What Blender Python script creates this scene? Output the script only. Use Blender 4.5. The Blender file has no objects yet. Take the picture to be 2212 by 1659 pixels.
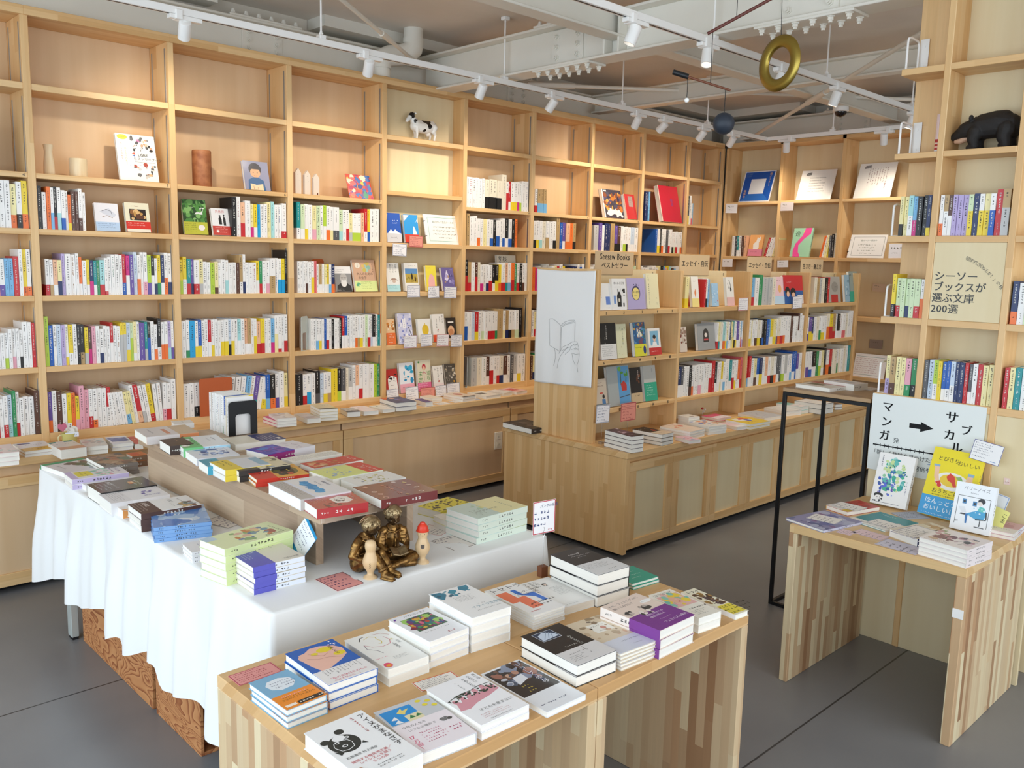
import bpy, bmesh, math, random
from mathutils import Matrix, Vector, noise
SC = bpy.context.scene
COL = SC.collection
PI = math.pi
rad = math.radians

# ---------------------------------------------------------------- camera, world, exposure, large lights
CAM_H = 1.6
yaw, pitch, roll = rad(46.1681), rad(8.1977), rad(1.4032)
fw = Vector((math.cos(yaw) * math.cos(pitch), math.sin(yaw) * math.cos(pitch), -math.sin(pitch)))
rt = fw.cross(Vector((0, 0, 1))).normalized()
up = rt.cross(fw)
rt2 = rt * math.cos(roll) + up * math.sin(roll)
up2 = -rt * math.sin(roll) + up * math.cos(roll)
cam = bpy.data.cameras.new('camera')
cam.sensor_fit = 'HORIZONTAL'
cam.sensor_width = 36.0
cam.lens = 36.0 * 1862.36 / 2212.0
cam.clip_start = 0.05
co = bpy.data.objects.new('camera', cam)
COL.objects.link(co)
co.matrix_world = Matrix(((rt2.x, up2.x, -fw.x, 0), (rt2.y, up2.y, -fw.y, 0), (rt2.z, up2.z, -fw.z, CAM_H), (0, 0, 0, 1)))
SC.camera = co
SC.view_settings.view_transform = 'Standard'
SC.view_settings.look = 'None'
SC.view_settings.exposure = 0.0
SC.view_settings.gamma = 1.0
SC.view_settings.use_curve_mapping = False
SC.cycles.use_denoising = True
SC.cycles.max_bounces = 7
SC.cycles.diffuse_bounces = 5
SC.cycles.glossy_bounces = 3
SC.cycles.transmission_bounces = 4
SC.cycles.caustics_reflective = False
SC.cycles.caustics_refractive = False
SC.cycles.sample_clamp_indirect = 6.0
W = bpy.data.worlds.new('world')
SC.world = W
W.use_nodes = True
W.node_tree.nodes['Background'].inputs[0].default_value = (0.75, 0.87, 1.0, 1)
W.node_tree.nodes['Background'].inputs[1].default_value = 1.6


def lamp(name, kind, loc, energy, color, target=None, size=1.0, size_y=None, angle=None, blend=0.5, spread=None):
    L = bpy.data.lights.new(name, kind)
    L.energy = energy
    L.color = color
    if kind == 'AREA':
        L.shape = 'RECTANGLE'
        L.size = size
        L.size_y = size_y or size
        if spread: L.spread = spread
    elif kind == 'SPOT':
        L.spot_size = angle
        L.spot_blend = blend
        L.shadow_soft_size = size
    else:
        L.shadow_soft_size = size
    o = bpy.data.objects.new(name, L)
    COL.objects.link(o)
    o.location = loc
    if target is not None:
        o.rotation_euler = (Vector(target) - Vector(loc)).to_track_quat('-Z', 'Y').to_euler()
    return o


# daylight through the glazed front behind the camera (cool) plus an added ambient fill from the unseen right-hand side
lamp('daylight_front', 'AREA', (-1.95, 1.0, 1.5), 112, (.74, .88, 1.0), (6, 1.0, 1.5), 6.0, 2.5)
lamp('daylight_side', 'AREA', (2.0, -2.95, 1.5), 105, (.93, .96, 1.0), (2.0, 4, 1.5), 7.0, 2.5)


# ---------------------------------------------------------------- helpers
_cc = {}


def hexc(h):
    if isinstance(h, tuple): return h
    if h in _cc: return _cc[h]
    s = h.lstrip('#')
    if len(s) == 3: s = ''.join(q * 2 for q in s)
    o = []
    for i in (0, 2, 4):
        q = int(s[i:i + 2], 16) / 255
        o.append(q / 12.92 if q <= .04045 else ((q + .055) / 1.055) ** 2.4)
    _cc[h] = tuple(o)
    return _cc[h]


class MB:
    """collects shapes, then becomes ONE mesh object"""

    def __init__(s):
        s.v, s.f, s.c, s.M = [], [], [], None

    def add(s, vs, fs, col='fff', M=None):
        n = len(s.v)
        col = hexc(col)
        X = M if M is not None else s.M
        if X is not None:
            if s.M is not None and M is not None: X = s.M @ M
            s.v += [tuple(X @ Vector(p)) for p in vs]
        else:
            s.v += [tuple(p) for p in vs]
        for q in fs:
            s.f.append(tuple(i + n for i in q))
            s.c.append(col)

    def box(s, x0, y0, z0, x1, y1, z1, col='fff', M=None, cols=None):
        vs = [(x0, y0, z0), (x1, y0, z0), (x1, y1, z0), (x0, y1, z0), (x0, y0, z1), (x1, y0, z1), (x1, y1, z1), (x0, y1, z1)]
        fs = [(3, 2, 1, 0), (4, 5, 6, 7), (0, 1, 5, 4), (1, 2, 6, 5), (2, 3, 7, 6), (3, 0, 4, 7)]
        if cols:
            for q, k in zip(fs, cols): s.add(vs, [q], k, M)
        else:
            s.add(vs, fs, col, M)

    def cbox(s, x0, y0, z0, x1, y1, z1, b=.002, col='fff', M=None):
        """box with chamfered vertical and horizontal edges"""
        vs, fs = [], []
        for z, i in ((z0, b), (z0 + b, 0), (z1 - b, 0), (z1, b)):
            vs += [(x0 + i + b, y0 + i, z), (x1 - i - b, y0 + i, z), (x1 - i, y0 + i + b, z), (x1 - i, y1 - i - b, z),
                   (x1 - i - b, y1 - i, z), (x0 + i + b, y1 - i, z), (x0 + i, y1 - i - b, z), (x0 + i, y0 + i + b, z)]
        for k in range(3):
            for j in range(8):
                a, c = k * 8 + j, k * 8 + (j + 1) % 8
                fs.append((a, c, c + 8, a + 8))
        fs.append(tuple(range(7, -1, -1)))
        fs.append(tuple(range(24, 32)))
        s.add(vs, fs, col, M)

    def quad(s, a, b, c, d, col='fff', M=None):
        s.add([a, b, c, d], [(0, 1, 2, 3)], col, M)

    def prism(s, pts, z0, z1, col='fff', M=None):
        n = len(pts)
        vs = [(p[0], p[1], z0) for p in pts] + [(p[0], p[1], z1) for p in pts]
        fs = [tuple(range(n - 1, -1, -1)), tuple(range(n, 2 * n))] + [(i, (i + 1) % n, n + (i + 1) % n, n + i) for i in range(n)]
        s.add(vs, fs, col, M)

    def lathe(s, prof, seg=20, col='fff', M=None, cols=None):
        vs, fs = [], []
        n = len(prof)
        for (r, z) in prof:
            for j in range(seg):
                a = 2 * PI * j / seg
                vs.append((r * math.cos(a), r * math.sin(a), z))
        if cols is None:
            for k in range(n - 1):
                for j in range(seg):
                    j2 = (j + 1) % seg
                    fs.append((k * seg + j, k * seg + j2, (k + 1) * seg + j2, (k + 1) * seg + j))
            fs.append(tuple(range(seg - 1, -1, -1)))
            fs.append(tuple(range((n - 1) * seg, n * seg)))
            s.add(vs, fs, col, M)
        else:
            for k in range(n - 1):
                s.add(vs[k * seg:(k + 2) * seg], [(j, (j + 1) % seg, seg + (j + 1) % seg, seg + j) for j in range(seg)], cols[k], M)
            s.add(vs[:seg], [tuple(range(seg - 1, -1, -1))], cols[0], M)
            s.add(vs[-seg:], [tuple(range(seg))], cols[-1], M)

    def tube(s, pts, r, seg=8, col='fff', M=None):
        pts = [Vector(p) for p in pts]
        vs, fs = [], []
        n = len(pts)
        pr = None
        for i, p in enumerate(pts):
            d = (pts[min(i + 1, n - 1)] - pts[max(i - 1, 0)]).normalized()
            if pr is None:
                a = d.cross(Vector((0, 0, 1)))
                if a.length < .05: a = d.cross(Vector((0, 1, 0)))
            else:
                a = pr - d * pr.dot(d)
            a.normalize()
            pr = a
            b = d.cross(a)
            ri = r[i] if isinstance(r, (list, tuple)) else r
            for j in range(seg):
                t = 2 * PI * j / seg
                vs.append(tuple(p + a * (ri * math.cos(t)) + b * (ri * math.sin(t))))
        for k in range(n - 1):
            for j in range(seg):
                j2 = (j + 1) % seg
                fs.append((k * seg + j, k * seg + j2, (k + 1) * seg + j2, (k + 1) * seg + j))
        fs.append(tuple(range(seg - 1, -1, -1)))
        fs.append(tuple(range((n - 1) * seg, n * seg)))
        s.add(vs, fs, col, M)

    def sphere(s, c, r, col='fff', seg=16, rings=10, M=None):
        rx, ry, rz = r if isinstance(r, tuple) else (r, r, r)
        vs, fs = [], []
        for i in range(1, rings):
            t = PI * i / rings
            for j in range(seg):
                a = 2 * PI * j / seg
                vs.append((c[0] + rx * math.sin(t) * math.cos(a), c[1] + ry * math.sin(t) * math.sin(a), c[2] - rz * math.cos(t)))
        for i in range(rings - 2):
            for j in range(seg):
                j2 = (j + 1) % seg
                fs.append((i * seg + j, i * seg + j2, (i + 1) * seg + j2, (i + 1) * seg + j))
        vs += [(c[0], c[1], c[2] - rz), (c[0], c[1], c[2] + rz)]
        m = len(vs)
        for j in range(seg):
            j2 = (j + 1) % seg
            fs.append((m - 2, j2, j))
            fs.append((m - 1, (rings - 2) * seg + j, (rings - 2) * seg + j2))
        s.add(vs, fs, col, M)

    def build(s, name, mat, parent=None, loc=None, rot=None, smooth=False):
        me = bpy.data.meshes.new(name)
        me.from_pydata(s.v, [], s.f)
        at = me.color_attributes.new('Col', 'FLOAT_COLOR', 'CORNER')
        buf = []
        for q, k in zip(s.f, s.c):
            buf += [k[0], k[1], k[2], 1.0] * len(q)
        at.data.foreach_set('color', buf)
        me.materials.append(mat)
        if smooth:
            me.polygons.foreach_set('use_smooth', [True] * len(me.polygons))
            if smooth != True:
                me.set_sharp_from_angle(angle=rad(smooth))
        me.update()
        o = bpy.data.objects.new(name, me)
        COL.objects.link(o)
        if parent is not None: o.parent = parent
        if loc is not None: o.location = loc
        if rot is not None: o.rotation_euler = rot
        return o


def tag(o, label, cat, group=None, kind=None):
    o['label'] = label
    o['category'] = cat
    if group: o['group'] = group
    if kind: o['kind'] = kind
    return o


def struct(o, label=None):
    o['kind'] = 'structure'
    if label: o['label'] = label
    return o


def thing(name, label, cat, loc=(0, 0, 0), rot=(0, 0, 0), group=None):
    o = bpy.data.objects.new(name, None)
    o.empty_display_size = .05
    COL.objects.link(o)
    o.location = loc
    o.rotation_euler = rot
    return tag(o, label, cat, group)


def dup(root, loc=None, rot=None, label=None, group=None):
    r = root.copy()
    COL.objects.link(r)
    if loc is not None: r.location = loc
    if rot is not None: r.rotation_euler = rot
    if label: r['label'] = label
    if group: r['group'] = group
    for ch in list(root.children):
        c = ch.copy()
        COL.objects.link(c)
        c.parent = r
        for g in list(ch.children):
            d = g.copy()
            COL.objects.link(d)
            d.parent = c
    return r


# ---- lettering: glyphs of the built-in font, cached as flat meshes
_gl = {}


def glyph(ch):
    if ch in _gl: return _gl[ch]
    c = bpy.data.curves.new('g', 'FONT')
    c.body = ch
    c.resolution_u = 2
    o = bpy.data.objects.new('g', c)
    m = bpy.data.meshes.new_from_object(o)
    vs = [(v.co.x, v.co.y) for v in m.vertices]
    fs = [tuple(p.vertices) for p in m.polygons]
    x0 = min((v[0] for v in vs), default=0)
    x1 = max((v[0] for v in vs), default=.3)
    bpy.data.objects.remove(o)
    bpy.data.meshes.remove(m)
    bpy.data.curves.remove(c)
    _gl[ch] = (vs, fs, x0, x1)
    return _gl[ch]


def wide(ch):
    return ord(ch) > 0x2e80


def text(mb, s, size, x, y, col, M, z=0.0, align='L', vertical=False, bold=0.0, sp=1.0, sx=1.0):
    """lay a line of lettering on the local xy plane of M; x,y is the start of the baseline (or top centre when vertical)"""
    if vertical:
        yy = y - size
        for ch in s:
            if ch != ' ':
                vs, fs, x0, x1 = glyph(ch)
                r = ch in 'ー―〜…-'
                P = []
                for a, b in vs:
                    if r: a, b = .5 + (b - .38), .38 - (a - .5)
                    off = .5 if wide(ch) else (x0 + x1) / 2
                    P.append((x + (a - off) * size, yy + (b + .1) * size, z))
                mb.add(P, fs if not r else fs, col, M)
            yy -= size * sp
        return
    adv = []
    for ch in s:
        if ch == ' ':
            adv.append(.3 * sx)
        elif wide(ch):
            adv.append(1.0 * sp * sx)
        else:
            _, _, a, b = glyph(ch)
            adv.append((b + .07) * sp * sx)
    tot = sum(adv) * size
    xx = x - (tot if align == 'R' else tot / 2 if align == 'C' else 0)
    for ch, a in zip(s, adv):
        if ch != ' ':
            vs, fs, x0, x1 = glyph(ch)
            for dx in ((0, bold) if bold else (0,)):
                mb.add([(xx + p * size * sx + dx * size, y + q * size, z + dx * .0005) for p, q in vs], fs, col, M)
        xx += a * size


def scribble(mb, x, y, size, n, col, M, z, rnd, vertical=False):
    """a run of illegible small print: each sign is a few short strokes"""
    for i in range(n):
        cx, cy = (x, y - i * size * 1.08) if vertical else (x + i * size * 1.05, y)
        k = rnd.random()
        if k < .08: continue
        w = size * (.32 + .12 * rnd.random())
        t = size * .075
        hs = [rnd.uniform(-.34, .34) for _ in range(rnd.choice((1, 2, 2, 3)))]
        for h in hs:
            q = w * rnd.uniform(.6, 1)
            mb.quad((cx - q, cy + h * size - t, z), (cx + q, cy + h * size - t, z), (cx + q, cy + h * size + t, z), (cx - q, cy + h * size + t, z), col, M)
        v = rnd.uniform(-.22, .22) * size
        q = size * rnd.uniform(.25, .42)
        mb.quad((cx + v - t, cy - q, z), (cx + v + t, cy - q, z), (cx + v + t, cy + q, z), (cx + v - t, cy + q, z), col, M)


# ---------------------------------------------------------------- materials
def mat(name):
    m = bpy.data.materials.new(name)
    m.use_nodes = True
    return m, m.node_tree.nodes, m.node_tree.links, m.node_tree.nodes['Principled BSDF']


def plain(name, col, rough=.5, metal=0, coat=0, emit=None):
    m, N, L, B = mat(name)
    B.inputs['Base Color'].default_value = (*hexc(col), 1)
    B.inputs['Roughness'].default_value = rough
    B.inputs['Metallic'].default_value = metal
    if coat: B.inputs['Coat Weight'].default_value = coat
    if emit:
        B.inputs['Emission Color'].default_value = (*hexc(emit[0]), 1)
        B.inputs['Emission Strength'].default_value = emit[1]
    return m


def attr_mat(name, rough=.5, coat=0.0, metal=0, spec=.5):
    m, N, L, B = mat(name)
    a = N.new('ShaderNodeAttribute')
    a.attribute_name = 'Col'
    L.new(a.outputs['Color'], B.inputs['Base Color'])
    B.inputs['Roughness'].default_value = rough
    B.inputs['Specular IOR Level'].default_value = spec
    B.inputs['Metallic'].default_value = metal
    if coat:
        B.inputs['Coat Weight'].default_value = coat
        B.inputs['Coat Roughness'].default_value = .15
    return m


def math_node(N, L, op, a, b=None, c=None):
    n = N.new('ShaderNodeMath')
    n.operation = op
    for i, q in enumerate((a, b, c)):
        if q is None: continue
        if isinstance(q, (int, float)): n.inputs[i].default_value = q
        else: L.new(q, n.inputs[i])
    return n.outputs[0]


def laminated(name, axis, stops, w=.038, ln=.55, rough=.45, grain=.10, bump=.05):
    """edge-glued timber: narrow staves running along one axis of the room, each with its own tone"""
    m, N, L, B = mat(name)
    g = N.new('ShaderNodeNewGeometry')
    sx = N.new('ShaderNodeSeparateXYZ')
    L.new(g.outputs['Position'], sx.inputs[0])
    X, Y, Z = sx.outputs
    if axis == 'z': u, v = math_node(N, L, 'ADD', X, Y), Z
    elif axis == 'x': u, v = math_node(N, L, 'ADD', Y, Z), X
    else: u, v = math_node(N, L, 'ADD', X, Z), Y
    iu = math_node(N, L, 'FLOOR', math_node(N, L, 'DIVIDE', u, w))
    wn = N.new('ShaderNodeTexWhiteNoise')
    wn.noise_dimensions = '1D'
    L.new(iu, wn.inputs['W'])
    iv = math_node(N, L, 'FLOOR', math_node(N, L, 'ADD', math_node(N, L, 'DIVIDE', v, ln), math_node(N, L, 'MULTIPLY', wn.outputs[0], 7.3)))
    cb = N.new('ShaderNodeCombineXYZ')
    L.new(iu, cb.inputs[0])
    L.new(iv, cb.inputs[1])
    w2 = N.new('ShaderNodeTexWhiteNoise')
    w2.noise_dimensions = '2D'
    L.new(cb.outputs[0], w2.inputs['Vector'])
    r = N.new('ShaderNodeValToRGB')
    el = r.color_ramp.elements
    while len(el) < len(stops): el.new(.5)
    for e, (p, h) in zip(el, stops):
        e.position = p
        e.color = (*hexc(h), 1)
    L.new(w2.outputs[0], r.inputs[0])
    # grain, stretched along the stave
    c2 = N.new('ShaderNodeCombineXYZ')
    L.new(math_node(N, L, 'MULTIPLY', u, 95.0), c2.inputs[0])
    L.new(math_node(N, L, 'MULTIPLY', v, 4.0), c2.inputs[1])
    L.new(math_node(N, L, 'MULTIPLY', w2.outputs[0], 30.0), c2.inputs[2])
    nz = N.new('ShaderNodeTexNoise')
    nz.inputs['Scale'].default_value = 1.0
    nz.inputs['Detail'].default_value = 4.0
    nz.inputs['Roughness'].default_value = .6
    L.new(c2.outputs[0], nz.inputs['Vector'])
    k = math_node(N, L, 'MULTIPLY_ADD', nz.outputs[0], grain * 2, 1 - grain)
    mx = N.new('ShaderNodeMix')
    mx.data_type = 'RGBA'
    mx.blend_type = 'MULTIPLY'
    mx.inputs['Factor'].default_value = 1
    L.new(r.outputs[0], mx.inputs[6])
    cc = N.new('ShaderNodeCombineColor')
    for i in range(3): L.new(k, cc.inputs[i])
    L.new(cc.outputs[0], mx.inputs[7])
    L.new(mx.outputs[2], B.inputs['Base Color'])
    B.inputs['Roughness'].default_value = rough
    bp = N.new('ShaderNodeBump')
    bp.inputs['Strength'].default_value = bump
    bp.inputs['Distance'].default_value = .002
    L.new(nz.outputs[0], bp.inputs['Height'])
    L.new(bp.outputs[0], B.inputs['Normal'])
    return m


PINE = [(0, 'd9b27c'), (.3, 'e0bd8a'), (.6, 'e6c797'), (.85, 'dcb681'), (1, 'cfa56c')]
MAPLE = [(0, 'd4a870'), (.35, 'deb67f'), (.7, 'e6c28e'), (1, 'd9ae76')]
CEDAR = [(0, '9c7350'), (.25, 'c3a27c'), (.5, 'd9c29b'), (.72, 'e2d2ac'), (.88, 'b98f68'), (1, 'd7bd94')]
M_SHX = laminated('shelf_timber_x', 'x', MAPLE, .03, .8)
M_SHY = laminated('shelf_timber_y', 'y', MAPLE, .03, .8)
M_SHZ = laminated('shelf_timber_z', 'z', MAPLE, .045, .7)
M_ISZ = laminated('island_timber_z', 'z', MAPLE, .032, .42)
M_TBX = laminated('table_timber_x', 'x', [(0, 'c99c66'), (.4, 'd6ac77'), (.8, 'deb988'), (1, 'c4945c')], .05, .75)
M_TBY = laminated('table_timber_y', 'y', [(0, 'd8b27d'), (.5, 'e3c493'), (1, 'cfa870')], .05, .75)
M_TBZ = laminated('table_timber_z', 'z', CEDAR, .028, .5)
M_RIS = laminated('riser_timber', 'y', [(0, 'b39a80'), (.5, 'c3ab90'), (1, 'a98f76')], .08, 1.2, grain=.16)
M_RISX = laminated('riser_edge_timber', 'x', [(0, 'b09a86'), (.4, 'c9b7a2'), (.7, 'a89078'), (1, 'bfa98f')], .028, .09, grain=.14)
M_STD = laminated('stand_top_timber', 'y', [(0, 'a98a66'), (.5, 'b6966f'), (1, '9e8061')], .06, .8, grain=.14)


def ply_mat(name, c0, c1, scale=1.0, rough=.55):
    """large-sheet veneer with soft vertical figure"""
    m, N, L, B = mat(name)
    g = N.new('ShaderNodeNewGeometry')
    mp = N.new('ShaderNodeMapping')
    mp.inputs['Scale'].default_value = (14 * scale, 14 * scale, .9 * scale)
    L.new(g.outputs['Position'], mp.inputs[0])
    nz = N.new('ShaderNodeTexNoise')
    nz.inputs['Scale'].default_value = 1.0
    nz.inputs['Detail'].default_value = 5
    L.new(mp.outputs[0], nz.inputs['Vector'])
    r = N.new('ShaderNodeValToRGB')
    r.color_ramp.elements[0].position = .3
    r.color_ramp.elements[0].color = (*hexc(c0), 1)
    r.color_ramp.elements[1].position = .7
    r.color_ramp.elements[1].color = (*hexc(c1), 1)
    L.new(nz.outputs[0], r.inputs[0])
    L.new(r.outputs[0], B.inputs['Base Color'])
    B.inputs['Roughness'].default_value = rough
    return m


M_PLY = ply_mat('birch_sheet', 'd6b48a', 'dfc099')
M_PLYP = ply_mat('pale_birch_sheet', 'ddcaa0', 'e4d4ae')
M_BOOK = attr_mat('printed_paper', .42, coat=.12)
M_GLOSS = attr_mat('gloss_paper', .25, coat=.5)
M_MATTE = attr_mat('matte_paper', .8, spec=.25)
M_WHITE = plain('white_enamel', 'f0eeea', .35)
M_BLACK = plain('black_steel', '17181a', .4, .3)
M_CHROME = plain('bright_steel', 'c8c8c8', .25, 1)
M_GALV = plain('galvanised_steel', 'a9adb0', .4, .8)
M_LEG = plain('painted_grey_leg', 'b9c0bc', .4, .2)
M_BRASS = plain('aged_brass', '9a8440', .32, 1)
M_BRONZE = plain('bronze', '7a5c34', .33, .9)
M_PEG = ply_mat('turned_beech', 'd3b083', 'dfc39a', 2.0, .4)
M_RUBBER = plain('black_rubber', '0c0c0d', .7)

# ---------------------------------------------------------------- room shell
def floor_mat():
    m, N, L, B = mat('polished_concrete')
    g = N.new('ShaderNodeNewGeometry')
    sx = N.new('ShaderNodeSeparateXYZ')
    L.new(g.outputs['Position'], sx.inputs[0])
    nz = N.new('ShaderNodeTexNoise')
    nz.inputs['Scale'].default_value = 1.7
    nz.inputs['Detail'].default_value = 6
    L.new(g.outputs['Position'], nz.inputs['Vector'])
    r = N.new('ShaderNodeValToRGB')
    r.color_ramp.elements[0].color = (*hexc('78787a'), 1)
    r.color_ramp.elements[0].position = .3
    r.color_ramp.elements[1].color = (*hexc('848485'), 1)
    r.color_ramp.elements[1].position = .7
    L.new(nz.outputs[0], r.inputs[0])
    # saw-cut joints
    d = math_node(N, L, 'ABSOLUTE', math_node(N, L, 'SUBTRACT', math_node(N, L, 'PINGPONG', math_node(N, L, 'SUBTRACT', sx.outputs[1], 1.32), .94), 0.0))
    j = math_node(N, L, 'LESS_THAN', d, .0035)
    mx = N.new('ShaderNodeMix')
    mx.data_type = 'RGBA'
    L.new(j, mx.inputs['Factor'])
    L.new(r.outputs[0], mx.inputs[6])
    mx.inputs[7].default_value = (*hexc('38383a'), 1)
    L.new(mx.outputs[2], B.inputs['Base Color'])
    B.inputs['Roughness'].default_value = .33
    B.inputs['Specular IOR Level'].default_value = .45
    return m


def paint_mat(name, c0, c1, sc=2.5, bump=.25):
    m, N, L, B = mat(name)
    g = N.new('ShaderNodeNewGeometry')
    nz = N.new('ShaderNodeTexNoise')
    nz.inputs['Scale'].default_value = sc
    nz.inputs['Detail'].default_value = 6
    L.new(g.outputs['Position'], nz.inputs['Vector'])
    r = N.new('ShaderNodeValToRGB')
    r.color_ramp.elements[0].position = .35
    r.color_ramp.elements[0].color = (*hexc(c0), 1)
    r.color_ramp.elements[1].position = .65
    r.color_ramp.elements[1].color = (*hexc(c1), 1)
    L.new(nz.outputs[0], r.inputs[0])
    L.new(r.outputs[0], B.inputs['Base Color'])
    B.inputs['Roughness'].default_value = .6
    n2 = N.new('ShaderNodeTexNoise')
    n2.inputs['Scale'].default_value = 28
    n2.inputs['Detail'].default_value = 5
    L.new(g.outputs['Position'], n2.inputs['Vector'])
    b = N.new('ShaderNodeBump')
    b.inputs['Strength'].default_value = bump
    b.inputs['Distance'].default_value = .004
    L.new(n2.outputs[0], b.inputs['Height'])
    L.new(b.outputs[0], B.inputs['Normal'])
    return m


M_FLOOR = floor_mat()
M_SLAB = paint_mat('painted_slab', 'd9d0c4', 'e2d9ce')
M_STEEL = paint_mat('painted_steelwork', 'ddd8cc', 'e6e2d7', 1.6, .1)
M_WALL = paint_mat('painted_wall', 'd3cbbd', 'dad2c5')


def bx(name, mt, a, b, parent=None):
    m = MB()
    m.box(*a, *b)
    return m.build(name, mt, parent)


struct(bx('floor', M_FLOOR, (-2.2, -3.2, -.1), (7.9, 5.15, 0)))
struct(bx('ceiling', M_SLAB, (-2.2, -3.2, 3.05), (7.9, 5.15, 3.2)))
struct(bx('wall_left', M_WALL, (-2.2, 5.0, 0), (7.9, 5.15, 3.05)))
struct(bx('wall_back', M_WALL, (7.6, -3.2, 0), (7.9, 5.0, 3.05)))
struct(bx('wall_right', M_WALL, (5.6, -3.2, 0), (7.6, -3.0, 3.05)))
# frames of the glazed front behind the camera and of an added glazed side; mullions put in to structure the light
for n, pts in ((1, [(-2.15, y, 0, -2.07, y + .06, 3.05) for y in (-1.2, .6, 2.4, 4.2)] + [(-2.15, -3.0, .0, -2.05, 5.0, .25), (-2.15, -3.0, 2.75, -2.05, 5.0, 3.05)]),
               (2, [(x, -3.1, 0, x + .06, -3.02, 3.05) for x in (-1.0, .8, 2.6, 4.4)] + [(-2.1, -3.1, 0, 5.6, -3.0, .2), (-2.1, -3.1, 2.8, 5.6, -3.0, 3.05)])):
    m = MB()
    for q in pts: m.box(*q)
    struct(m.build('window_%d' % n, M_WHITE))


# ---------------------------------------------------------------- steelwork
def bolt_mesh(d=1):
    m = MB()
    m.lathe([(.019, 0), (.019, .004), (.0135, .0041), (.0135, .017), (.009, .0171), (.009, .027)], 6)
    return m


BOLT = bolt_mesh().build('bolt', M_STEEL)
bolt_me = BOLT.data
bpy.data.objects.remove(BOLT)


def bolt(parent, loc, d):
    o = bpy.data.objects.new('bolt', bolt_me)
    COL.objects.link(o)
    o.parent = parent
    o.location = loc
    o.rotation_euler = Vector(d).to_track_quat('Z', 'X').to_euler()
    return o


def ibeam(label, axis, c, a, b, z0, z1, fl=.075, tf=.014, tw=.012, group=None):
    t = thing('steel_beam', label, 'beam', group=group)
    for nm, q in (('lower_flange', (c - fl, c + fl, z0, z0 + tf)), ('upper_flange', (c - fl, c + fl, z1 - tf, z1)), ('web', (c - tw / 2, c + tw / 2, z0 + tf, z1 - tf))):
        m = MB()
        if axis == 'y': m.cbox(q[0], a, q[2], q[1], b, q[3], .003)
        else: m.cbox(a, q[0], q[2], b, q[1], q[3], .003)
        m.build(nm, M_STEEL, t)
    return t


BM = ibeam('deep white steel beam crossing the ceiling at mid room with bolted splices', 'y', 3.775, -2.9, 4.85, 2.70, 2.935)


def splice(beam, axis, c, p0, p1, z0, z1, side, below=True):
    """plates over a joint: on the web, and above and below the flanges, with bolts"""
    w = .012
    m = MB()
    s = side
    a, b = sorted((c + s * .006, c + s * .016))
    if axis == 'y':
        m.cbox(a, p0 + .05, z0 + .025, b, p1 - .05, z1 - .02, .002)
        m.cbox(c - .075, p0 - .05, z1, c + .075, p1 + .05, z1 + w, .002)
        if below: m.cbox(c - .075, p0 - .05, z0 - w, c + .075, p1 + .05, z0, .002)
    else:
        m.cbox(p0 + .05, a, z0 + .025, p1 - .05, b, z1 - .02, .002)
        m.cbox(p0 - .05, c - .075, z1, p1 + .05, c + .075, z1 + w, .002)
    m.build('splice_plate', M_STEEL, beam)
    P = (lambda u, v, z: (v, u, z)) if axis == 'y' else (lambda u, v, z: (u, v, z))
    n = 5
    for i in range(6):
        u = p0 - .02 + (p1 - p0 + .04) * i / 5
        for v in (-.05, .05):
            if below: bolt(beam, P(u, c + v, z0 - w), (0, 0, -1))
            if v * s > 0: bolt(beam, P(u, c + v, z1 + w), (0, 0, 1))
    for u in (p0 + .09, p1 - .09):
        for k in range(3):
            d = (s, 0, 0) if axis == 'y' else (0, s, 0)
            bolt(beam, P(u, c + s * .016, z0 + .06 + (z1 - z0 - .12) * k / 2), d)


splice(BM, 'y', 3.775, 3.36, 3.70, 2.70, 2.935, -1)
splice(BM, 'y', 3.775, 1.86, 2.24, 2.70, 2.935, -1)
XB1 = ibeam('lower white cross beam meeting the deep mid-room beam on its near side', 'x', 3.15, -2.0, 3.76, 2.79, 2.935, .055)
XB2 = ibeam('white cross beam running from the deep mid-room beam towards the back', 'x', 3.15, 3.79, 5.49, 2.79, 2.935, .055)
XB3 = ibeam('white cross beam at the back carrying the dome camera', 'x', 3.15, 5.56, 7.34, 2.79, 2.935, .055)
YB = ibeam('far white cross beam parallel to the back bookcase', 'y', 5.525, -2.9, 4.85, 2.80, 2.94, .05)
WB = ibeam('grey-white wall beam running above the long left bookcase', 'x', 4.93, -2.0, 7.34, 2.735, 2.945)
splice(WB, 'x', 4.93, 2.42, 2.78, 2.735, 2.945, -1, False)
splice(WB, 'x', 4.93, 4.55, 4.85, 2.735, 2.945, -1, False)
BB = ibeam('grey-white wall beam running above the back bookcase', 'y', 7.42, -2.9, 4.85, 2.735, 2.945)
splice(BB, 'y', 7.42, 3.35, 3.75, 2.735, 2.945, -1, False)
# stiffener of the mid-room beam where the cross beam lands
m = MB()
m.cbox(3.70, 3.10, 2.714, 3.768, 3.112, 2.921, .002)
m.cbox(3.70, 3.2, 2.714, 3.768, 3.212, 2.921, .002)
m.build('stiffener', M_STEEL, BM)
# boxed edge strips between slab and wall beams
struct(bx('trim_1', M_STEEL, (-2, 4.86, 2.99), (2.3, 4.99, 3.05)))
struct(bx('trim_2', M_STEEL, (2.95, 4.8, 2.985), (4.1, 4.99, 3.05)))
struct(bx('trim_3', M_STEEL, (6.2, 4.8, 2.985), (7.3, 4.99, 3.05)))
struct(bx('trim_4', M_STEEL, (7.3, 4.0, 2.985), (7.59, 4.9, 3.05)))


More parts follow.
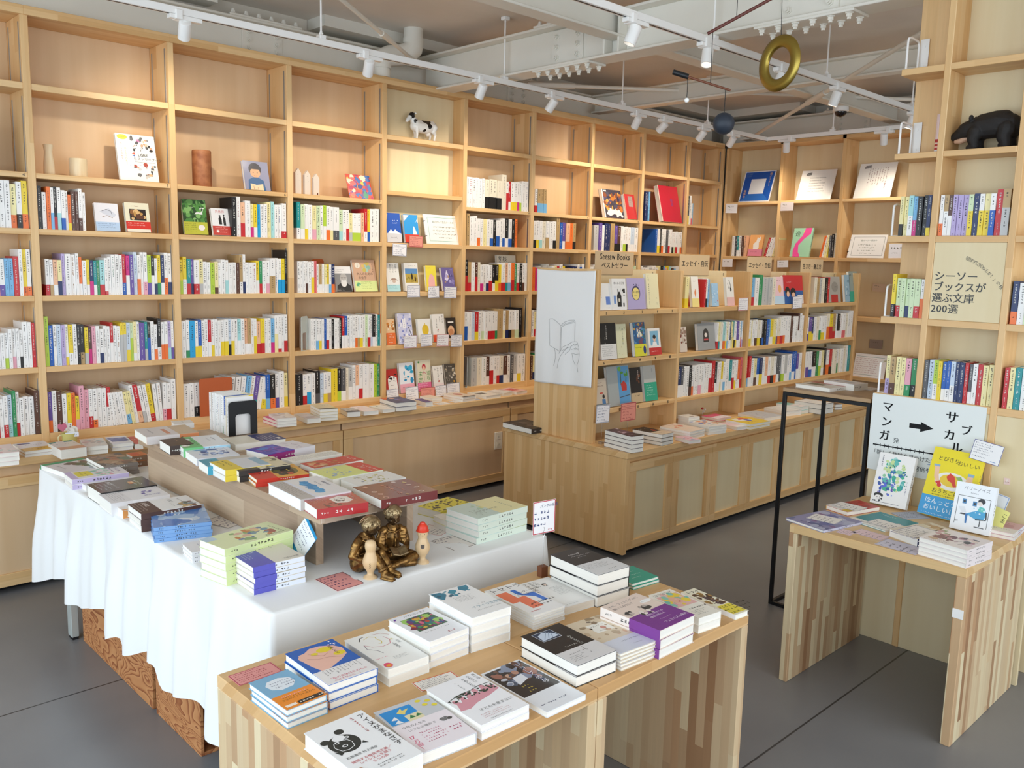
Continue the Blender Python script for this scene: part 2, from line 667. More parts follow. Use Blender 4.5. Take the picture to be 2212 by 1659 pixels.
def brace(label, a, b, r=.014, sleeve=None):
    t = thing('brace_rod', label, 'brace', group=None)
    m = MB()
    m.tube([a, b], r, 10)
    m.build('rod', M_STEEL, t, smooth=40)
    if sleeve:
        A, B = Vector(a), Vector(b)
        m = MB()
        m.tube([A.lerp(B, sleeve[0]), A.lerp(B, sleeve[1])], r * 1.5, 10)
        m.build('turnbuckle', M_STEEL, t, smooth=40)
    for p in (a, b):
        m = MB()
        P = Vector(p)
        m.cbox(P.x - .07, P.y - .05, P.z - .012, P.x + .05, P.y + .05, P.z, .002)
        m.build('gusset', M_STEEL, t)
    return t


brace('diagonal white brace rod from the back corner towards the pillar', (7.28, 4.485, 2.765), (4.3, 1.62, 2.765), .014, (.45, .55))
brace('diagonal white brace rod ending by the drain pipe', (3.62, 4.72, 2.85), (1.9, 3.42, 2.85), .012, (.3, .38))
brace('thin white conduit rod crossing the ceiling behind the mid-room beam', (4.60, 4.80, 2.89), (7.3, 2.55, 2.89), .014, (.02, .12))

# drain pipe
t = thing('drain_pipe', 'white bent drain pipe dropping from the ceiling slab behind the bookcase', 'pipe')
m = MB()
m.tube([(3.52, 4.66, 3.05), (3.52, 4.66, 2.985)], .062, 20)
m.build('upper_pipe', M_STEEL, t, smooth=40)
m = MB()
m.tube([(3.52, 4.66, 2.99), (3.52, 4.66, 2.955), (3.515, 4.66, 2.93), (3.49, 4.67, 2.90), (3.44, 4.69, 2.88), (3.37, 4.71, 2.865), (3.33, 4.72, 2.845), (3.31, 4.72, 2.81), (3.31, 4.72, 2.78)], .066, 20)
m.build('elbow', M_STEEL, t, smooth=40)
m = MB()
m.tube([(3.31, 4.72, 2.79), (3.31, 4.72, 2.725)], .06, 20)
m.build('lower_pipe', M_STEEL, t, smooth=40)

# ---------------------------------------------------------------- ceiling tracks and spotlights
def track(label, axis, c, a, b, z):
    t = thing('light_track', label, 'light track')
    m = MB()
    k = MB()
    if axis == 'x':
        m.cbox(a, c - .017, z, b, c + .017, z + .032, .002)
        k.box(a, c - .004, z - .0012, b, c + .004, z + .001)
    else:
        m.cbox(c - .017, a, z, c + .017, b, z + .032, .002)
        k.box(c - .004, a, z - .0012, c + .004, b, z + .001)
    m.build('rail', M_WHITE, t)
    k.build('slot', M_BLACK, t)
    return t


TZ = 2.655
T1 = track('white light track hanging along the long left bookcase', 'x', 4.01, .6, 6.80, TZ)
T2 = track('white light track under the mid-room beam towards the pillar', 'x', 2.52, 2.2, 7.0, TZ)
T3 = track('short white light track in front of the back bookcase', 'y', 6.795, 2.2, 3.993, TZ)


def hanger(tr, x, y):
    m = MB()
    m.tube([(x, y, TZ + .045), (x, y, 3.05)], .005, 8)
    m.build('suspension_rod', M_WHITE, tr)
    m = MB()
    m.cbox(x - .018, y - .02, TZ + .03, x + .018, y + .02, TZ + .05, .002)
    m.lathe([(.012, TZ + .05), (.012, TZ + .062), (.007, TZ + .063), (.007, TZ + .07)], 6, M=Matrix.Translation((x, y, 0)))
    m.cbox(x - .02, y - .02, 3.03, x + .02, y + .02, 3.05, .002)
    m.build('clamp', M_WHITE, tr)


for x in (2.445, 3.72, 4.85, 5.9): hanger(T1, x, 4.01)
for x in (3.72, 4.88, 6.1): hanger(T2, x, 2.52)
hanger(T3, 6.795, 3.42)
M_LENS = plain('lamp_lens', 'fff6e6', .3, emit=('fff1dc', 14))
M_LENSOFF = plain('lamp_lens_dim', 'e9e4da', .3, emit=('fff1dc', 1.0))


def spot(label, x, y, aim, ax, on=1.0, power=26, lit=True):
    """track spotlight: adapter, arm, can; the can points at aim"""
    t = thing('track_spotlight', label, 'spotlight', (x, y, TZ), group='spotlights on the ceiling tracks')
    m = MB()
    if ax == 'x':
        m.cbox(-.075, -.017, -.02, .075, .017, -.001, .002)
        m.cbox(-.05, -.026, -.022, -.02, .026, .02, .002)
    else:
        m.cbox(-.017, -.075, -.02, .017, .075, -.001, .002)
        m.cbox(-.026, -.05, -.022, .026, -.02, .02, .002)
    m.build('adapter', M_WHITE, t)
    m = MB()
    m.tube([(0, 0, -.018), (0, 0, -.036)], .007, 8)
    m.build('arm', M_WHITE, t)
    d = (Vector(aim) - Vector((x, y, TZ - .05))).normalized()
    q = d.to_track_quat('Z', 'X').to_matrix().to_4x4()
    M = Matrix.Translation((0, 0, -.032)) @ q
    m = MB()
    m.lathe([(.018, -.012), (.026, -.008), (.028, 0), (.028, .075), (.0245, .0752), (.0245, .062)], 20, M=M)
    m.build('can', M_WHITE, t, smooth=40)
    m = MB()
    m.lathe([(.024, .0605), (.024, .0625)], 20, M=M)
    m.build('lens', M_LENS if lit else M_LENSOFF, t)
    if lit:
        p = Vector((x, y, TZ - .032)) + d * .085
        lamp('spot_beam', 'SPOT', p, power * on, (1.0, .87, .70), aim, .03, angle=rad(105), blend=.9)
    return t


ORD = ['leftmost', 'second', 'third', 'fourth', 'fifth', 'sixth', 'seventh', 'eighth', 'ninth', 'tenth']
T1S = [(1.74, (2.0, 4.9, 1.75)), (2.74, (3.1, 4.9, 1.6)), (3.55, (3.65, 4.9, 1.3)), (4.17, (4.0, 4.9, 1.55)), (5.04, (5.3, 4.9, 1.5)), (5.36, (5.3, 4.9, 1.9)), (5.86, (5.85, 4.9, 1.6)), (6.28, (6.6, 4.9, 1.6))]
for i, (x, aim) in enumerate(T1S):
    spot('white spotlight on the left bookcase track, %s from the left' % (ORD[i] if i else 'first'), x, 4.01, aim, 'x', 1.0 if i < 4 else .9, 23)
T2S = [(3.12, (2.6, 3.0, .7), 1), (3.68, (3.0, 2.2, .7), 1), (4.39, (4.0, 3.15, 1.1), 1), (5.03, (5.0, 3.1, 1.0), 1), (6.14, (6.0, 3.1, 1.0), 1)]
for i, (x, aim, lit) in enumerate(T2S):
    spot('white spotlight on the track towards the pillar, %s from the left' % (ORD[i] if i else 'first'), x, 2.52, aim, 'x', 1.0, 30, i > 1)
for i, (y, aim) in enumerate(((3.82, (7.3, 4.1, 1.7)), (3.0, (7.3, 3.2, 1.6)))):
    spot('white spotlight on the back bookcase track, %s one' % ('left', 'right')[i], 6.795, y, aim, 'y', 1.0, 20)

# dome camera under the back cross beam
t = thing('dome_camera', 'small white dome security camera with a dark lens bubble under the back cross beam', 'security camera', (6.36, 3.15, 2.79))
m = MB()
m.lathe([(.052, 0), (.056, -.004), (.058, -.03), (.05, -.036)][::-1], 24)
m.build('housing', M_WHITE, t, smooth=40)
m = MB()
m.sphere((0, 0, -.034), (.045, .045, .042), seg=20, rings=12)
m.build('dome', plain('smoked_bubble', '1b1416', .08), t, smooth=True)

# ---------------------------------------------------------------- hanging mobile
t = thing('hanging_mobile', 'hanging mobile with brass ring, dark ball, white bead and brown rods', 'mobile', (0, 0, 0))


def wire(p, q):
    m = MB()
    m.tube([p, q], .0012, 5)
    m.build('wire', M_BLACK, t)


m = MB()
m.tube([(2.638, 1.812, 2.392), (2.86, 1.48, 2.6)], .0055, 10)
m.build('upper_rod', plain('red_brown_wood', '5e2d24', .4), t, smooth=40)
m = MB()
m.tube([(2.600, 1.862, 2.250), (2.687, 1.738, 2.201)], .0042, 10)
m.build('lower_rod', plain('brown_wood', '6b3a22', .4), t, smooth=40)
m = MB()
m.tube([(2.572, 1.902, 2.266), (2.603, 1.858, 2.249)], .0095, 12)
m.build('black_grip', M_BLACK, t, smooth=40)
wire((2.647, 1.797, 2.399), (2.647, 1.795, 2.224))
wire((2.603, 1.86, 2.246), (2.603, 1.86, 2.178))
wire((2.677, 1.752, 2.206), (2.677, 1.752, 2.125))
wire((2.772, 1.606, 2.375), (2.772, 1.612, 2.517))
wire((2.69, 1.733, 2.441), (2.69, 1.733, 3.05))
m = MB()
m.sphere((2.677, 1.752, 2.089), .0375, seg=28, rings=18)
m.build('dark_ball', plain('navy_ball', '1f2733', .55), t, smooth=True)
m = MB()
m.sphere((2.603, 1.86, 2.170), .0085)
m.build('white_bead', M_WHITE, t, smooth=True)
m = MB()
prof = [(.052, -.004), (.058, -.008), (.075, -.009), (.09, -.006), (.0935, 0), (.09, .006), (.075, .009), (.058, .008), (.052, .004), (.052, -.004)]
vs, fs = [], []
for i in range(48):
    a = 2 * PI * i / 48
    for r, z in prof[:-1]: vs.append((r * math.cos(a), r * math.sin(a), z))
n = len(prof) - 1
for i in range(48):
    for j in range(n):
        fs.append((i * n + j, ((i + 1) % 48) * n + j, ((i + 1) % 48) * n + (j + 1) % n, i * n + (j + 1) % n))
m.add(vs, fs)
m.build('brass_ring', M_BRASS, t, loc=(2.772, 1.606, 2.287), rot=(PI / 2, 0, rad(75)), smooth=60)

# ---------------------------------------------------------------- long left bookcase (bay by bay), counter, base cabinets
YU, YB_ = 4.65, 4.88
UP = [.565, 1.247, 1.933, 2.6225, 3.2925, 3.967, 4.634, 5.293, 5.945, 6.5975, 7.145]
UT = .017
SH = [(2.371, 2.341), (1.957, 1.932), (1.692, 1.665), (1.370, 1.343), (1.019, .991)]
BASE, TOPU, TOPZ = .684, 2.678, 2.72
CZ = .64
BAYNAME = {0: 'bay marked 4 at the left edge', 1: 'bay marked 5', 2: 'bay marked 6', 3: 'bay marked 7', 4: 'shallow display bay under the cow', 5: 'bay marked 8',
           6: 'bay marked 9', 7: 'bay marked 10', 8: 'bay with two leaning red volumes'}
BAYLAB = {0: 'wall bookcase bay marked 4, cut by the left edge', 1: 'wall bookcase bay marked 5, with the history book on its upper shelf',
          2: 'wall bookcase bay marked 6, holding the red-brown cylinder', 3: 'wall bookcase bay marked 7, holding three white toy houses',
          4: 'shallow wall bookcase bay holding the toy cow and covers facing out', 5: 'wall bookcase bay marked 8, right of the toy cow',
          6: 'wall bookcase bay marked 9, with four orange and blue spines', 7: 'wall bookcase bay marked 10, holding a dark cover and red book',
          8: 'wall bookcase bay holding the tall red and navy volumes', 9: 'last narrow wall bookcase bay before the corner'}
NUM = {0: '4', 1: '5', 2: '6', 3: '7', 5: '8', 6: '9', 7: '10'}


def wb(name, mt, parent, *q, b=.0015):
    m = MB()
    m.cbox(*q, b)
    return m.build(name, mt, parent)


for i in range(10):
    x0, x1 = UP[i] + UT, UP[i + 1] - UT
    t = thing('bookcase', BAYLAB[i], 'bookcase', (0, 0, 0))
    yb = 4.765 if i == 4 else YB_
    wb('upright', M_SHZ, t, x1, YU, CZ, x1 + 2 * UT, YB_ + .012, TOPU)
    if i == 0: wb('upright', M_SHZ, t, x0 - 2 * UT, YU, CZ, x0, YB_ + .012, TOPU)
    wb('back_panel', M_PLYP if i == 4 else M_PLY, t, x0, yb, CZ, x1, YB_ + .012, TOPU)
    wb('top_board', M_SHX, t, UP[i], YU - .004, TOPU, UP[i + 1], YB_ + .012, TOPZ)
    wb('plinth', M_SHX, t, x0, YU + .002, CZ, x1, yb, BASE)
    for k, (a, b) in enumerate(SH):
        if i == 4 and k == 1: a, b = 2.022, 1.995
        s = wb('shelf', M_SHX, t, x0, YU + .003, b, x1, yb, a)
        if k == 1 and i in NUM:
            m = MB()
            text(m, NUM[i], .022, x1 - .012, b + .005, '222', Matrix.Translation((0, YU + .0024, 0)) @ Matrix.Rotation(PI / 2, 4, 'X'), align='R')
            m.build('shelf_number', M_BOOK, s)
    if i != 4:
        for y in (YU + .03, YB_ - .03):
            m = MB()
            for a, b in zip([CZ + .044] + [s[0] for s in SH[::-1]], [s[1] for s in SH[::-1]] + [TOPU]):
                m.box(x1 - .0018, y - .006, a + .004, x1, y + .006, b - .03)
            m.build('shelf_standard', M_GALV, t)

wb_ct = thing('counter_top', 'long pine counter top under the left bookcase, lined with flat books', 'counter', (0, 0, 0))
wb('top_board', M_SHX, wb_ct, -.6, 4.36, .603, 7.165, YB_, CZ, b=.002)
# base cabinets under the counter
CAB = [(-.6, .60), (.607, 2.80), (2.807, 4.19), (4.2, 4.66), (4.667, 5.12), (5.127, 5.58), (5.587, 6.2)]
CABL = ['base cabinet panel at the far left edge', 'wide base cabinet behind the cloth-covered table', 'wide base cabinet with a wall socket at its right end',
        'narrow base cabinet hidden by the island corner', 'base cabinet door behind the island', 'second base cabinet door behind the island', 'last base cabinet behind the island']
for (a, b), lab in zip(CAB, CABL):
    st = .066
    t = thing('base_cabinet', lab, 'cabinet', (0, 0, 0))
    wb('carcass', M_PLY, t, a + .002, 4.40, .035, b - .002, YB_, .603)
    wb('toe_kick', M_BLACK, t, a, 4.45, 0, b, YB_, .035)
    for q in ((a, .502, b, .556), (a, .035, b, .095)): wb('rail', M_SHX, t, q[0], 4.375, q[1], q[2], 4.40, q[3])
    for q in ((a, a + st), (b - st, b)): wb('stile', M_SHZ, t, q[0], 4.3755, .095, q[1], 4.40, .502)
    wb('panel', M_PLY, t, a + st, 4.384, .095, b - st, 4.40, .502)
t = thing('wall_socket', 'cream double wall socket on the base cabinet beside the island end', 'socket', (4.085, 4.384, .33))
wb('plate', plain('cream_plastic', 'e9dfcc', .4), t, -.036, -.007, -.062, .036, 0, .062)
for z in (-.028, .028):
    m = MB()
    m.cbox(-.018, -.0095, z - .018, .018, -.007, z + .018, .001, 'e2d8c4')
    for x in (-.007, .006): m.box(x - .001, -.0099, z - .006, x + .001, -.0094, z + .006, '332')
    m.build('outlet', M_BOOK, t)

# ---------------------------------------------------------------- back bookcase
XB, XBB = 7.165, 7.415
UPY = [4.63, 4.063, 3.49, 2.915, 2.33]
BSH = [(2.18, 2.155), (1.684, 1.655), (1.19, 1.155)]
BL = ['back bookcase bay in the corner, holding the blue framed sign', 'middle back bookcase bay with a white printed board', 'back bookcase bay with a white board beside the pillar', 'back bookcase bay mostly hidden behind the pillar']
for i in range(4):
    y1, y0 = UPY[i] - .014, UPY[i + 1] + .014
    t = thing('bookcase', BL[i], 'bookcase', (0, 0, 0))
    wb('upright', M_SHZ, t, XB, y0 - .028, .0, XBB, y0, TOPU)
    if i == 0: wb('upright', M_SHZ, t, XB, y1, .0, XBB, y1 + .02, TOPU)
    wb('back_panel', M_PLYP, t, XBB - .012, y0, 0, XBB, y1, TOPU)
    wb('top_board', M_SHY, t, XB - .004, y0 - .028, TOPU, XBB, y1 + (.034 if i else .0), TOPZ)
    for a, b in BSH + [(.684, .655), (.12, .0)]: wb('shelf', M_SHY, t, XB + .003, y0, b, XBB - .012, y1, a)

# ---------------------------------------------------------------- island: counter with doors, shelving on top
t = thing('island_cabinet', 'pine island cabinet with a row of framed doors and a blank laminated end', 'cabinet', (0, 0, 0))
wb('top_board', M_SHX, t, 3.535, 2.79, .568, 6.79, 3.755, .6, b=.002)
wb('end_panel', M_ISZ, t, 3.543, 2.8, .035, 3.575, 3.745, .568)
wb('carcass', M_PLY, t, 3.575, 2.84, .035, 6.78, 3.72, .568)
wb('toe_kick', M_BLACK, t, 3.6, 2.88, 0, 6.75, 3.68, .035)
wb('rail', M_SHX, t, 3.575, 2.832, .535, 6.78, 2.86, .568)
for i in range(8):
    a, b = 3.59 + i * .397, 3.984 + i * .397
    dr = wb('door', M_PLYP, t, a + .06, 2.824, .096, b - .06, 2.834, .485)
    for q in ((.483, .536), (.05, .098)): wb('rail', M_SHX, dr, a, 2.812, q[0], b, 2.834, q[1])
    for q in ((a, a + .062), (b - .062, b)): wb('stile', M_SHZ, dr, q[0], 2.8125, .098, q[1], 2.834, .483)
ISX = [(3.57, 3.595), (4.325, 4.35), (5.105, 5.13), (5.905, 5.93), (6.70, 6.735)]
ISH = [(1.335, 1.308), (1.06, 1.033), (.785, .758)]
ILAB = ['island shelving bay A facing the camera, with numbered covers', 'island shelving bay B, second from its near end', 'island shelving bay C, third from its near end', 'island shelving bay D at the far end']
IY0, IYB = 3.065, 3.25
for i in range(4):
    t = thing('display_shelving', ILAB[i], 'bookcase', (0, 0, 0))
    x0, x1 = ISX[i][1], ISX[i + 1][0]
    if i == 0: wb('end_panel', M_ISZ, t, ISX[0][0], IY0, .6, ISX[0][1], 3.53, 1.56)
    wb('divider', M_SHZ, t, ISX[i + 1][0], IY0, .6, ISX[i + 1][1], 3.53, 1.56)
    wb('back_panel', M_PLYP, t, x0, IYB, .6, x1, IYB + .012, 1.56)
    for k, (a, b) in enumerate(ISH):
        s = wb('shelf', M_SHX, t, x0, IY0 + .002, b, x1, IYB, a)
        wb('rear_shelf', M_SHX, t, x0, IYB + .012, b, x1, 3.528, a)
        if i == 0:
            m = MB()
            for j in range(5):
                n = k * 5 + j + 1
                if n == 11: continue
                text(m, str(n), .022, [3.645, 3.80, 3.965, 4.11, 4.255][j], b + .006, '1a1a1a', Matrix.Translation((0, IY0 + .0013, 0)) @ Matrix.Rotation(PI / 2, 4, 'X'), align='C', bold=.08)
            m.build('shelf_numbers', M_BOOK, s)
    m = MB()
    text(m, 'ABCD'[i], .026, x1 - .045, 1.528, '222', Matrix.Translation((0, IYB - .0006, 0)) @ Matrix.Rotation(PI / 2, 4, 'X'))
    m.build('bay_letter', M_BOOK, t)
M_KRAFT = plain('kraft_board', 'cdb48f', .8)
RX = Matrix.Rotation(PI / 2, 4, 'X')
RY = Matrix.Rotation(-PI / 2, 4, 'Z') @ RX      # lettering on a face looking towards -X, reading along -Y
for (a, b, ls, lab) in ((3.745, 4.09, ('Seesaw Books', 'ベストセラー'), 'kraft card sign for the best sellers, above bay A'), (4.555, 4.885, ('エッセイ・自伝',), 'kraft category card standing above bay B'),
                        (5.35, 5.675, ('エッセイ・自伝',), 'kraft category card standing above bay C'), (6.10, 6.45, ('生き方・働き方',), 'kraft category card standing above bay D')):
    t = thing('category_sign', lab, 'sign', (0, 0, 0))
    m = MB()
    m.cbox(a, IYB - .006, 1.40 if False else 1.53, b, IYB - .0012, 1.66, .0008, 'cdb48f')
    m.build('board', M_KRAFT, t)
    m = MB()
    M = Matrix.Translation((0, IYB - .0066, 0)) @ RX
    c = (a + b) / 2
    if len(ls) == 2:
        text(m, ls[0], .05, c, 1.615, '1c1c1c', M, align='C', bold=.03, sx=.86)
        text(m, ls[1], .042, c, 1.567, '1c1c1c', M, align='C', bold=.03, sx=.95)
    else:
        text(m, ls[0], .043, c, 1.588, '1c1c1c', M, align='C', bold=.04, sx=.98)
    m.build('lettering', M_BOOK, t)

# white cloth banner pinned to the island end
def cloth_mat(name, col, rough=.85, tr=0):
    m, N, L, B = mat(name)
    g = N.new('ShaderNodeNewGeometry')
    n1 = N.new('ShaderNodeTexNoise')
    n1.inputs['Scale'].default_value = 420
    n1.inputs['Detail'].default_value = 2
    L.new(g.outputs['Position'], n1.inputs['Vector'])
    bp = N.new('ShaderNodeBump')
    bp.inputs['Strength'].default_value = .12
    bp.inputs['Distance'].default_value = .001
    L.new(n1.outputs[0], bp.inputs['Height'])
    L.new(bp.outputs[0], B.inputs['Normal'])
    B.inputs['Base Color'].default_value = (*hexc(col), 1)
    B.inputs['Roughness'].default_value = rough
    B.inputs['Sheen Weight'].default_value = .15
    return m


M_CLOTH = cloth_mat('white_cotton', 'eeeeec')
M_BANNER = cloth_mat('banner_cotton', 'efefed')
t = thing('cloth_banner', 'white cloth banner with a line drawing of hands holding a book', 'banner', (0, 0, 0))


def banner_x(y, z):
    u = (y - 3.30) / .22
    v = (1.555 - z) / .655
    d = .006 + .006 * abs(math.sin(u * 2.1 + v * 1.3)) * v + .005 * math.sin(v * 5 + u * 3) * (v * (1 - v) * 2) + .004 * math.cos(9 * u) * max(0, v - .3)
    return 3.57 - .003 - abs(d)


NY, NZ = 36, 60
vs, fs = [], []
for j in range(NZ + 1):
    v = j / NZ
    for i in range(NY + 1):
        u = i / NY
        y = 3.523 - .445 * u + .004 * math.sin(v * 7) * (u - .5)
        z = 1.552 - (.655 - .018 * u) * v - .006 * math.sin(PI * u) * (1 - v)
        vs.append((banner_x(y, z), y, z))
for j in range(NZ):
    for i in range(NY):
        a = j * (NY + 1) + i
        fs.append((a, a + NY + 1, a + NY + 2, a + 1))
m = MB()
m.add(vs, fs, 'eee')
bo = m.build('cloth', M_BANNER, t, smooth=True)
md = bo.modifiers.new('thick', 'SOLIDIFY')
md.thickness = .0012
m = MB()


def stroke(pts, r=.0007, col='7c7c7c'):
    """ink line on the banner; points in picture fractions of the cloth"""
    P = []
    for u, v in pts:
        y = 3.523 - .445 * u
        z = 1.552 - .655 * v
        P.append((banner_x(y, z) - .0018, y, z))
    # subdivide
    Q = []
    for a, b in zip(P, P[1:]):
        n = max(1, int((Vector(a) - Vector(b)).length / .012))
        for k in range(n):
            q = Vector(a).lerp(Vector(b), k / n)
            Q.append((banner_x(q.y, q.z) - .0018, q.y, q.z))
    Q.append(P[-1])
    m.tube(Q, r, 4, col)


BK = [(.25, .43), (.31, .425), (.37, .44), (.46, .475), (.52, .445), (.60, .425), (.68, .42), (.70, .435)]
stroke(BK)
stroke([(.25, .43), (.27, .66), (.36, .68), (.45, .70)])
stroke([(.46, .475), (.455, .70)])
stroke([(.47, .49), (.475, .70)])
stroke([(.70, .435), (.70, .60)])
stroke([(.47, .478), (.56, .45), (.68, .432)])
stroke([(.48, .485), (.57, .458), (.69, .44)])
stroke([(.36, .68), (.38, .74), (.37, .80), (.35, .83)])
stroke([(.44, .72), (.50, .66), (.60, .63), (.585, .655), (.52, .70), (.47, .74), (.44, .78), (.42, .85)])
stroke([(.50, .69), (.57, .665), (.64, .65), (.62, .68), (.55, .72)])
stroke([(.60, .63), (.66, .605), (.74, .60), (.76, .62), (.70, .635)])
stroke([(.63, .65), (.70, .62), (.77, .63), (.78, .655), (.70, .67)])
stroke([(.64, .675), (.72, .655), (.78, .67), (.79, .70), (.72, .71), (.66, .70)])
stroke([(.79, .70), (.78, .76), (.75, .80), (.77, .86)])
stroke([(.66, .70), (.68, .76), (.72, .80)])
m.build('line_drawing', M_BOOK, t)

# ---------------------------------------------------------------- pillar shelving, right
XP = 3.63
t = thing('pillar_shelving', 'tall pine shelving wrapped round the pillar at the right, carrying the bear', 'bookcase', (0, 0, 0))
PZ = [(2.398, 2.373), (2.066, 2.043), (1.736, 1.711), (1.403, 1.377), (1.079, 1.05)]
for y in (1.362, 1.073): wb('post', M_SHZ, t, XP, y, .0, XP + .155, y + .025, 3.05)
wb('back_panel', M_PLYP, t, XP + .155, .905, 0, XP + .17, 1.553, 3.05)
wb('side_panel', M_SHZ, t, XP + .148, 1.387, 1.05, XP + .155, 1.552, 3.05)
for k, (a, b) in enumerate(PZ):
    wb('shelf', M_SHY, t, XP, 1.098, b, XP + .155, 1.362, a)
    wb('side_shelf', M_SHY, t, XP, 1.387, b, XP + .148, 1.553, a)
    wb('side_shelf', M_SHY, t, XP, .905, b, XP + .155, 1.073, a)
wb('front_panel', M_PLYP, t, XP + .004, 1.387, 0, XP + .02, 1.553, 1.05)
wb('front_panel', M_PLYP, t, XP + .004, 1.098, 0, XP + .02, 1.362, 1.05)
wb('front_panel', M_PLYP, t, XP + .004, .905, 0, XP + .02, 1.073, 1.05)
wb('core', M_PLYP, t, XP + .17, .905, 0, XP + .6, 1.553, 3.05)
# lettered board in the fourth compartment
s = thing('lettered_board', 'pale wooden board lettered in black between pillar shelves', 'sign', (0, 0, 0))
wb('board', M_PLYP, s, XP + .003, 1.0985, 1.4035, XP + .018, 1.3615, 1.7105)
m = MB()
MP = Matrix.Translation((XP + .0024, 0, 0)) @ RY


def ptext(st, size, y, z, **k):
    text(m, st, size, -y, z, '1d1d1b', MP, bold=.035, **k)


ptext('シーソー', .041, 1.354, 1.563, sx=1.0)
ptext('ブックスが', .040, 1.354, 1.521, sx=.98)
ptext('選ぶ文庫', .040, 1.356, 1.477)
ptext('200選', .040, 1.356, 1.434)
arc = '「読まずに死ねるか！」の柱'
for i, ch in enumerate(arc):
    f = i / (len(arc) - 1)
    y = 1.252 - f * .137
    z = 1.648 - .022 * f - .07 * f * f * .9 - .02 * f
    a = rad(-22 - 22 * f)
    text(m, ch, .0165, 0, 0, '1d1d1b', MP @ Matrix.Translation((-y, z, 0)) @ Matrix.Rotation(a, 4, 'Z'))
m.build('lettering', M_BOOK, s)


# white wire end brackets on the pillar's left shelves
for k, (z, lab) in enumerate(((2.398, 'white wire book end on the topmost pillar side shelf'), (2.066, 'white wire book end on the pillar side shelf beside the bear'), (1.736, 'white wire book end left of the yellow paperbacks'), (1.403, 'white wire book end left of the lime paperbacks'), (1.079, 'white wire book end on the lowest pillar side shelf'))):
    s = thing('book_end', lab, 'book end', (XP + .02, 1.545, z), group=None)
    m = MB()
    h = .13
    m.tube([(0, 0, .002), (0, 0, h - .02), (.005, 0, h - .006), (.02, 0, h), (.09, 0, h), (.105, 0, h - .006), (.11, 0, h - .02), (.11, 0, .002)], .0045, 8)
    m.build('wire_loop', M_WHITE, s, smooth=40)
    m = MB()
    m.cbox(-.004, -.05, 0, .12, .004, .0022, .0005)
    if k < 2:
        m.cbox(.121, -.036, .0, .1235, .0, .14, .0005)
        for zz in (.03, .11): m.lathe([(.005, 0), (.005, .002)], 8, '999', M=Matrix.Translation((.121, -.018, zz)) @ Matrix.Rotation(-PI / 2, 4, 'Y'))
    m.build('plate', M_WHITE, s)

# ---------------------------------------------------------------- tables of laminated timber (inverted U)
def u_table(label, x0, y0, x1, y1, z, along, apron=None):
    """along='x': legs stand at both x ends; 'y': at both y ends"""
    t = thing('display_table', label, 'table', (0, 0, 0))
    T = .032
    wb('tabletop', M_TBX if along == 'x' else M_TBY, t, x0, y0, z - T, x1, y1, z, b=.002)
    if along == 'x':
        for a in (x0, x1 - T): wb('leg_panel', M_TBZ, t, a, y0, 0, a + T, y1, z - T, b=.002)
    else:
        for a in (y0, y1 - T): wb('leg_panel', M_TBZ, t, x0, a, 0, x1, a + T, z - T, b=.002)
    if apron: wb('apron', M_TBZ, t, *apron)
    return t


TB = .63
u_table('near-left pine display table covered with stacked books', .822, 1.195, 1.4455, 1.822, TB, 'x', (.86, 1.60, .50, 1.41, 1.62, .598))
u_table('pine display table joined on the right of the near one', 1.448, 1.195, 2.094, 1.822, TB, 'x', (1.485, 1.60, .50, 2.06, 1.62, .598))
RT = u_table('pine display table standing against the lettered pillar', 2.975, .917, 3.612, 1.552, TB, 'y', (3.27, .95, .508, 3.29, 1.52, .598))
m = MB()
m.cbox(2.9735, .915, .455, 2.975, .95, .487, .0003)
m.build('sticker', M_WHITE, RT)

# ---------------------------------------------------------------- tall black frame stand
t = thing('frame_stand', 'tall thin black steel frame stand with a wooden top', 'stand', (0, 0, 0))
SX0, SX1, SY0, SY1, SZ = 3.635, 4.04, 1.567, 1.978, 1.047
wb('tabletop', M_STD, t, SX0, SY0, SZ - .018, SX1, SY1, SZ)
q = .0165
for x in (SX0, SX1 - q):
    for y in (SY0, SY1 - q): wb('leg', M_BLACK, t, x, y, 0, x + q, y + q, SZ - .019)
for z in (0, SZ - .019 - q):
    m = MB()
    for y in (SY0, SY1 - q): m.cbox(SX0 + q, y, z, SX1 - q, y + q, z + q, .001)
    for x in (SX0, SX1 - q): m.cbox(x, SY0 + q, z, x + q, SY1 - q, z + q, .001)
    m.build('rail', M_BLACK, t)

# ---------------------------------------------------------------- cloth-covered table
CT = .68
t = thing('folding_table', 'grey steel table hidden under the white cloth', 'table', (0, 0, 0))
wb('tabletop', M_LEG, t, 1.03, 1.955, CT - .03, 2.03, 3.91, CT - .003)
for x, y in ((1.04, 3.665), (1.99, 3.665), (1.05, 1.99), (1.99, 1.99)):
    lg = wb('leg', M_LEG, t, x, y, .012, x + .028, y + .05, CT - .03)
    m = MB()
    m.cbox(x + .002, y + .003, 0, x + .026, y + .047, .012, .001)
    m.build('rubber_foot', M_RUBBER, lg)


def hem_left(y):      # hem height above the floor on the side facing the camera's left
    P = [(1.94, .215), (2.2, .225), (2.32, .262), (2.42, .268), (2.55, .245), (2.62, .305), (2.72, .296), (2.91, .236), (2.96, .276), (3.06, .243), (3.13, .255), (3.18, .298), (3.38, .257), (3.47, .248), (3.52, .308), (3.6, .288), (3.93, .205)]
    for (a, p), (b, q) in zip(P, P[1:]):
        if a <= y <= b:
            f = (y - a) / (b - a)
            f = f * f * (3 - 2 * f)
            return p + (q - p) * f
    return P[-1][1] if y > 3.9 else P[0][1]


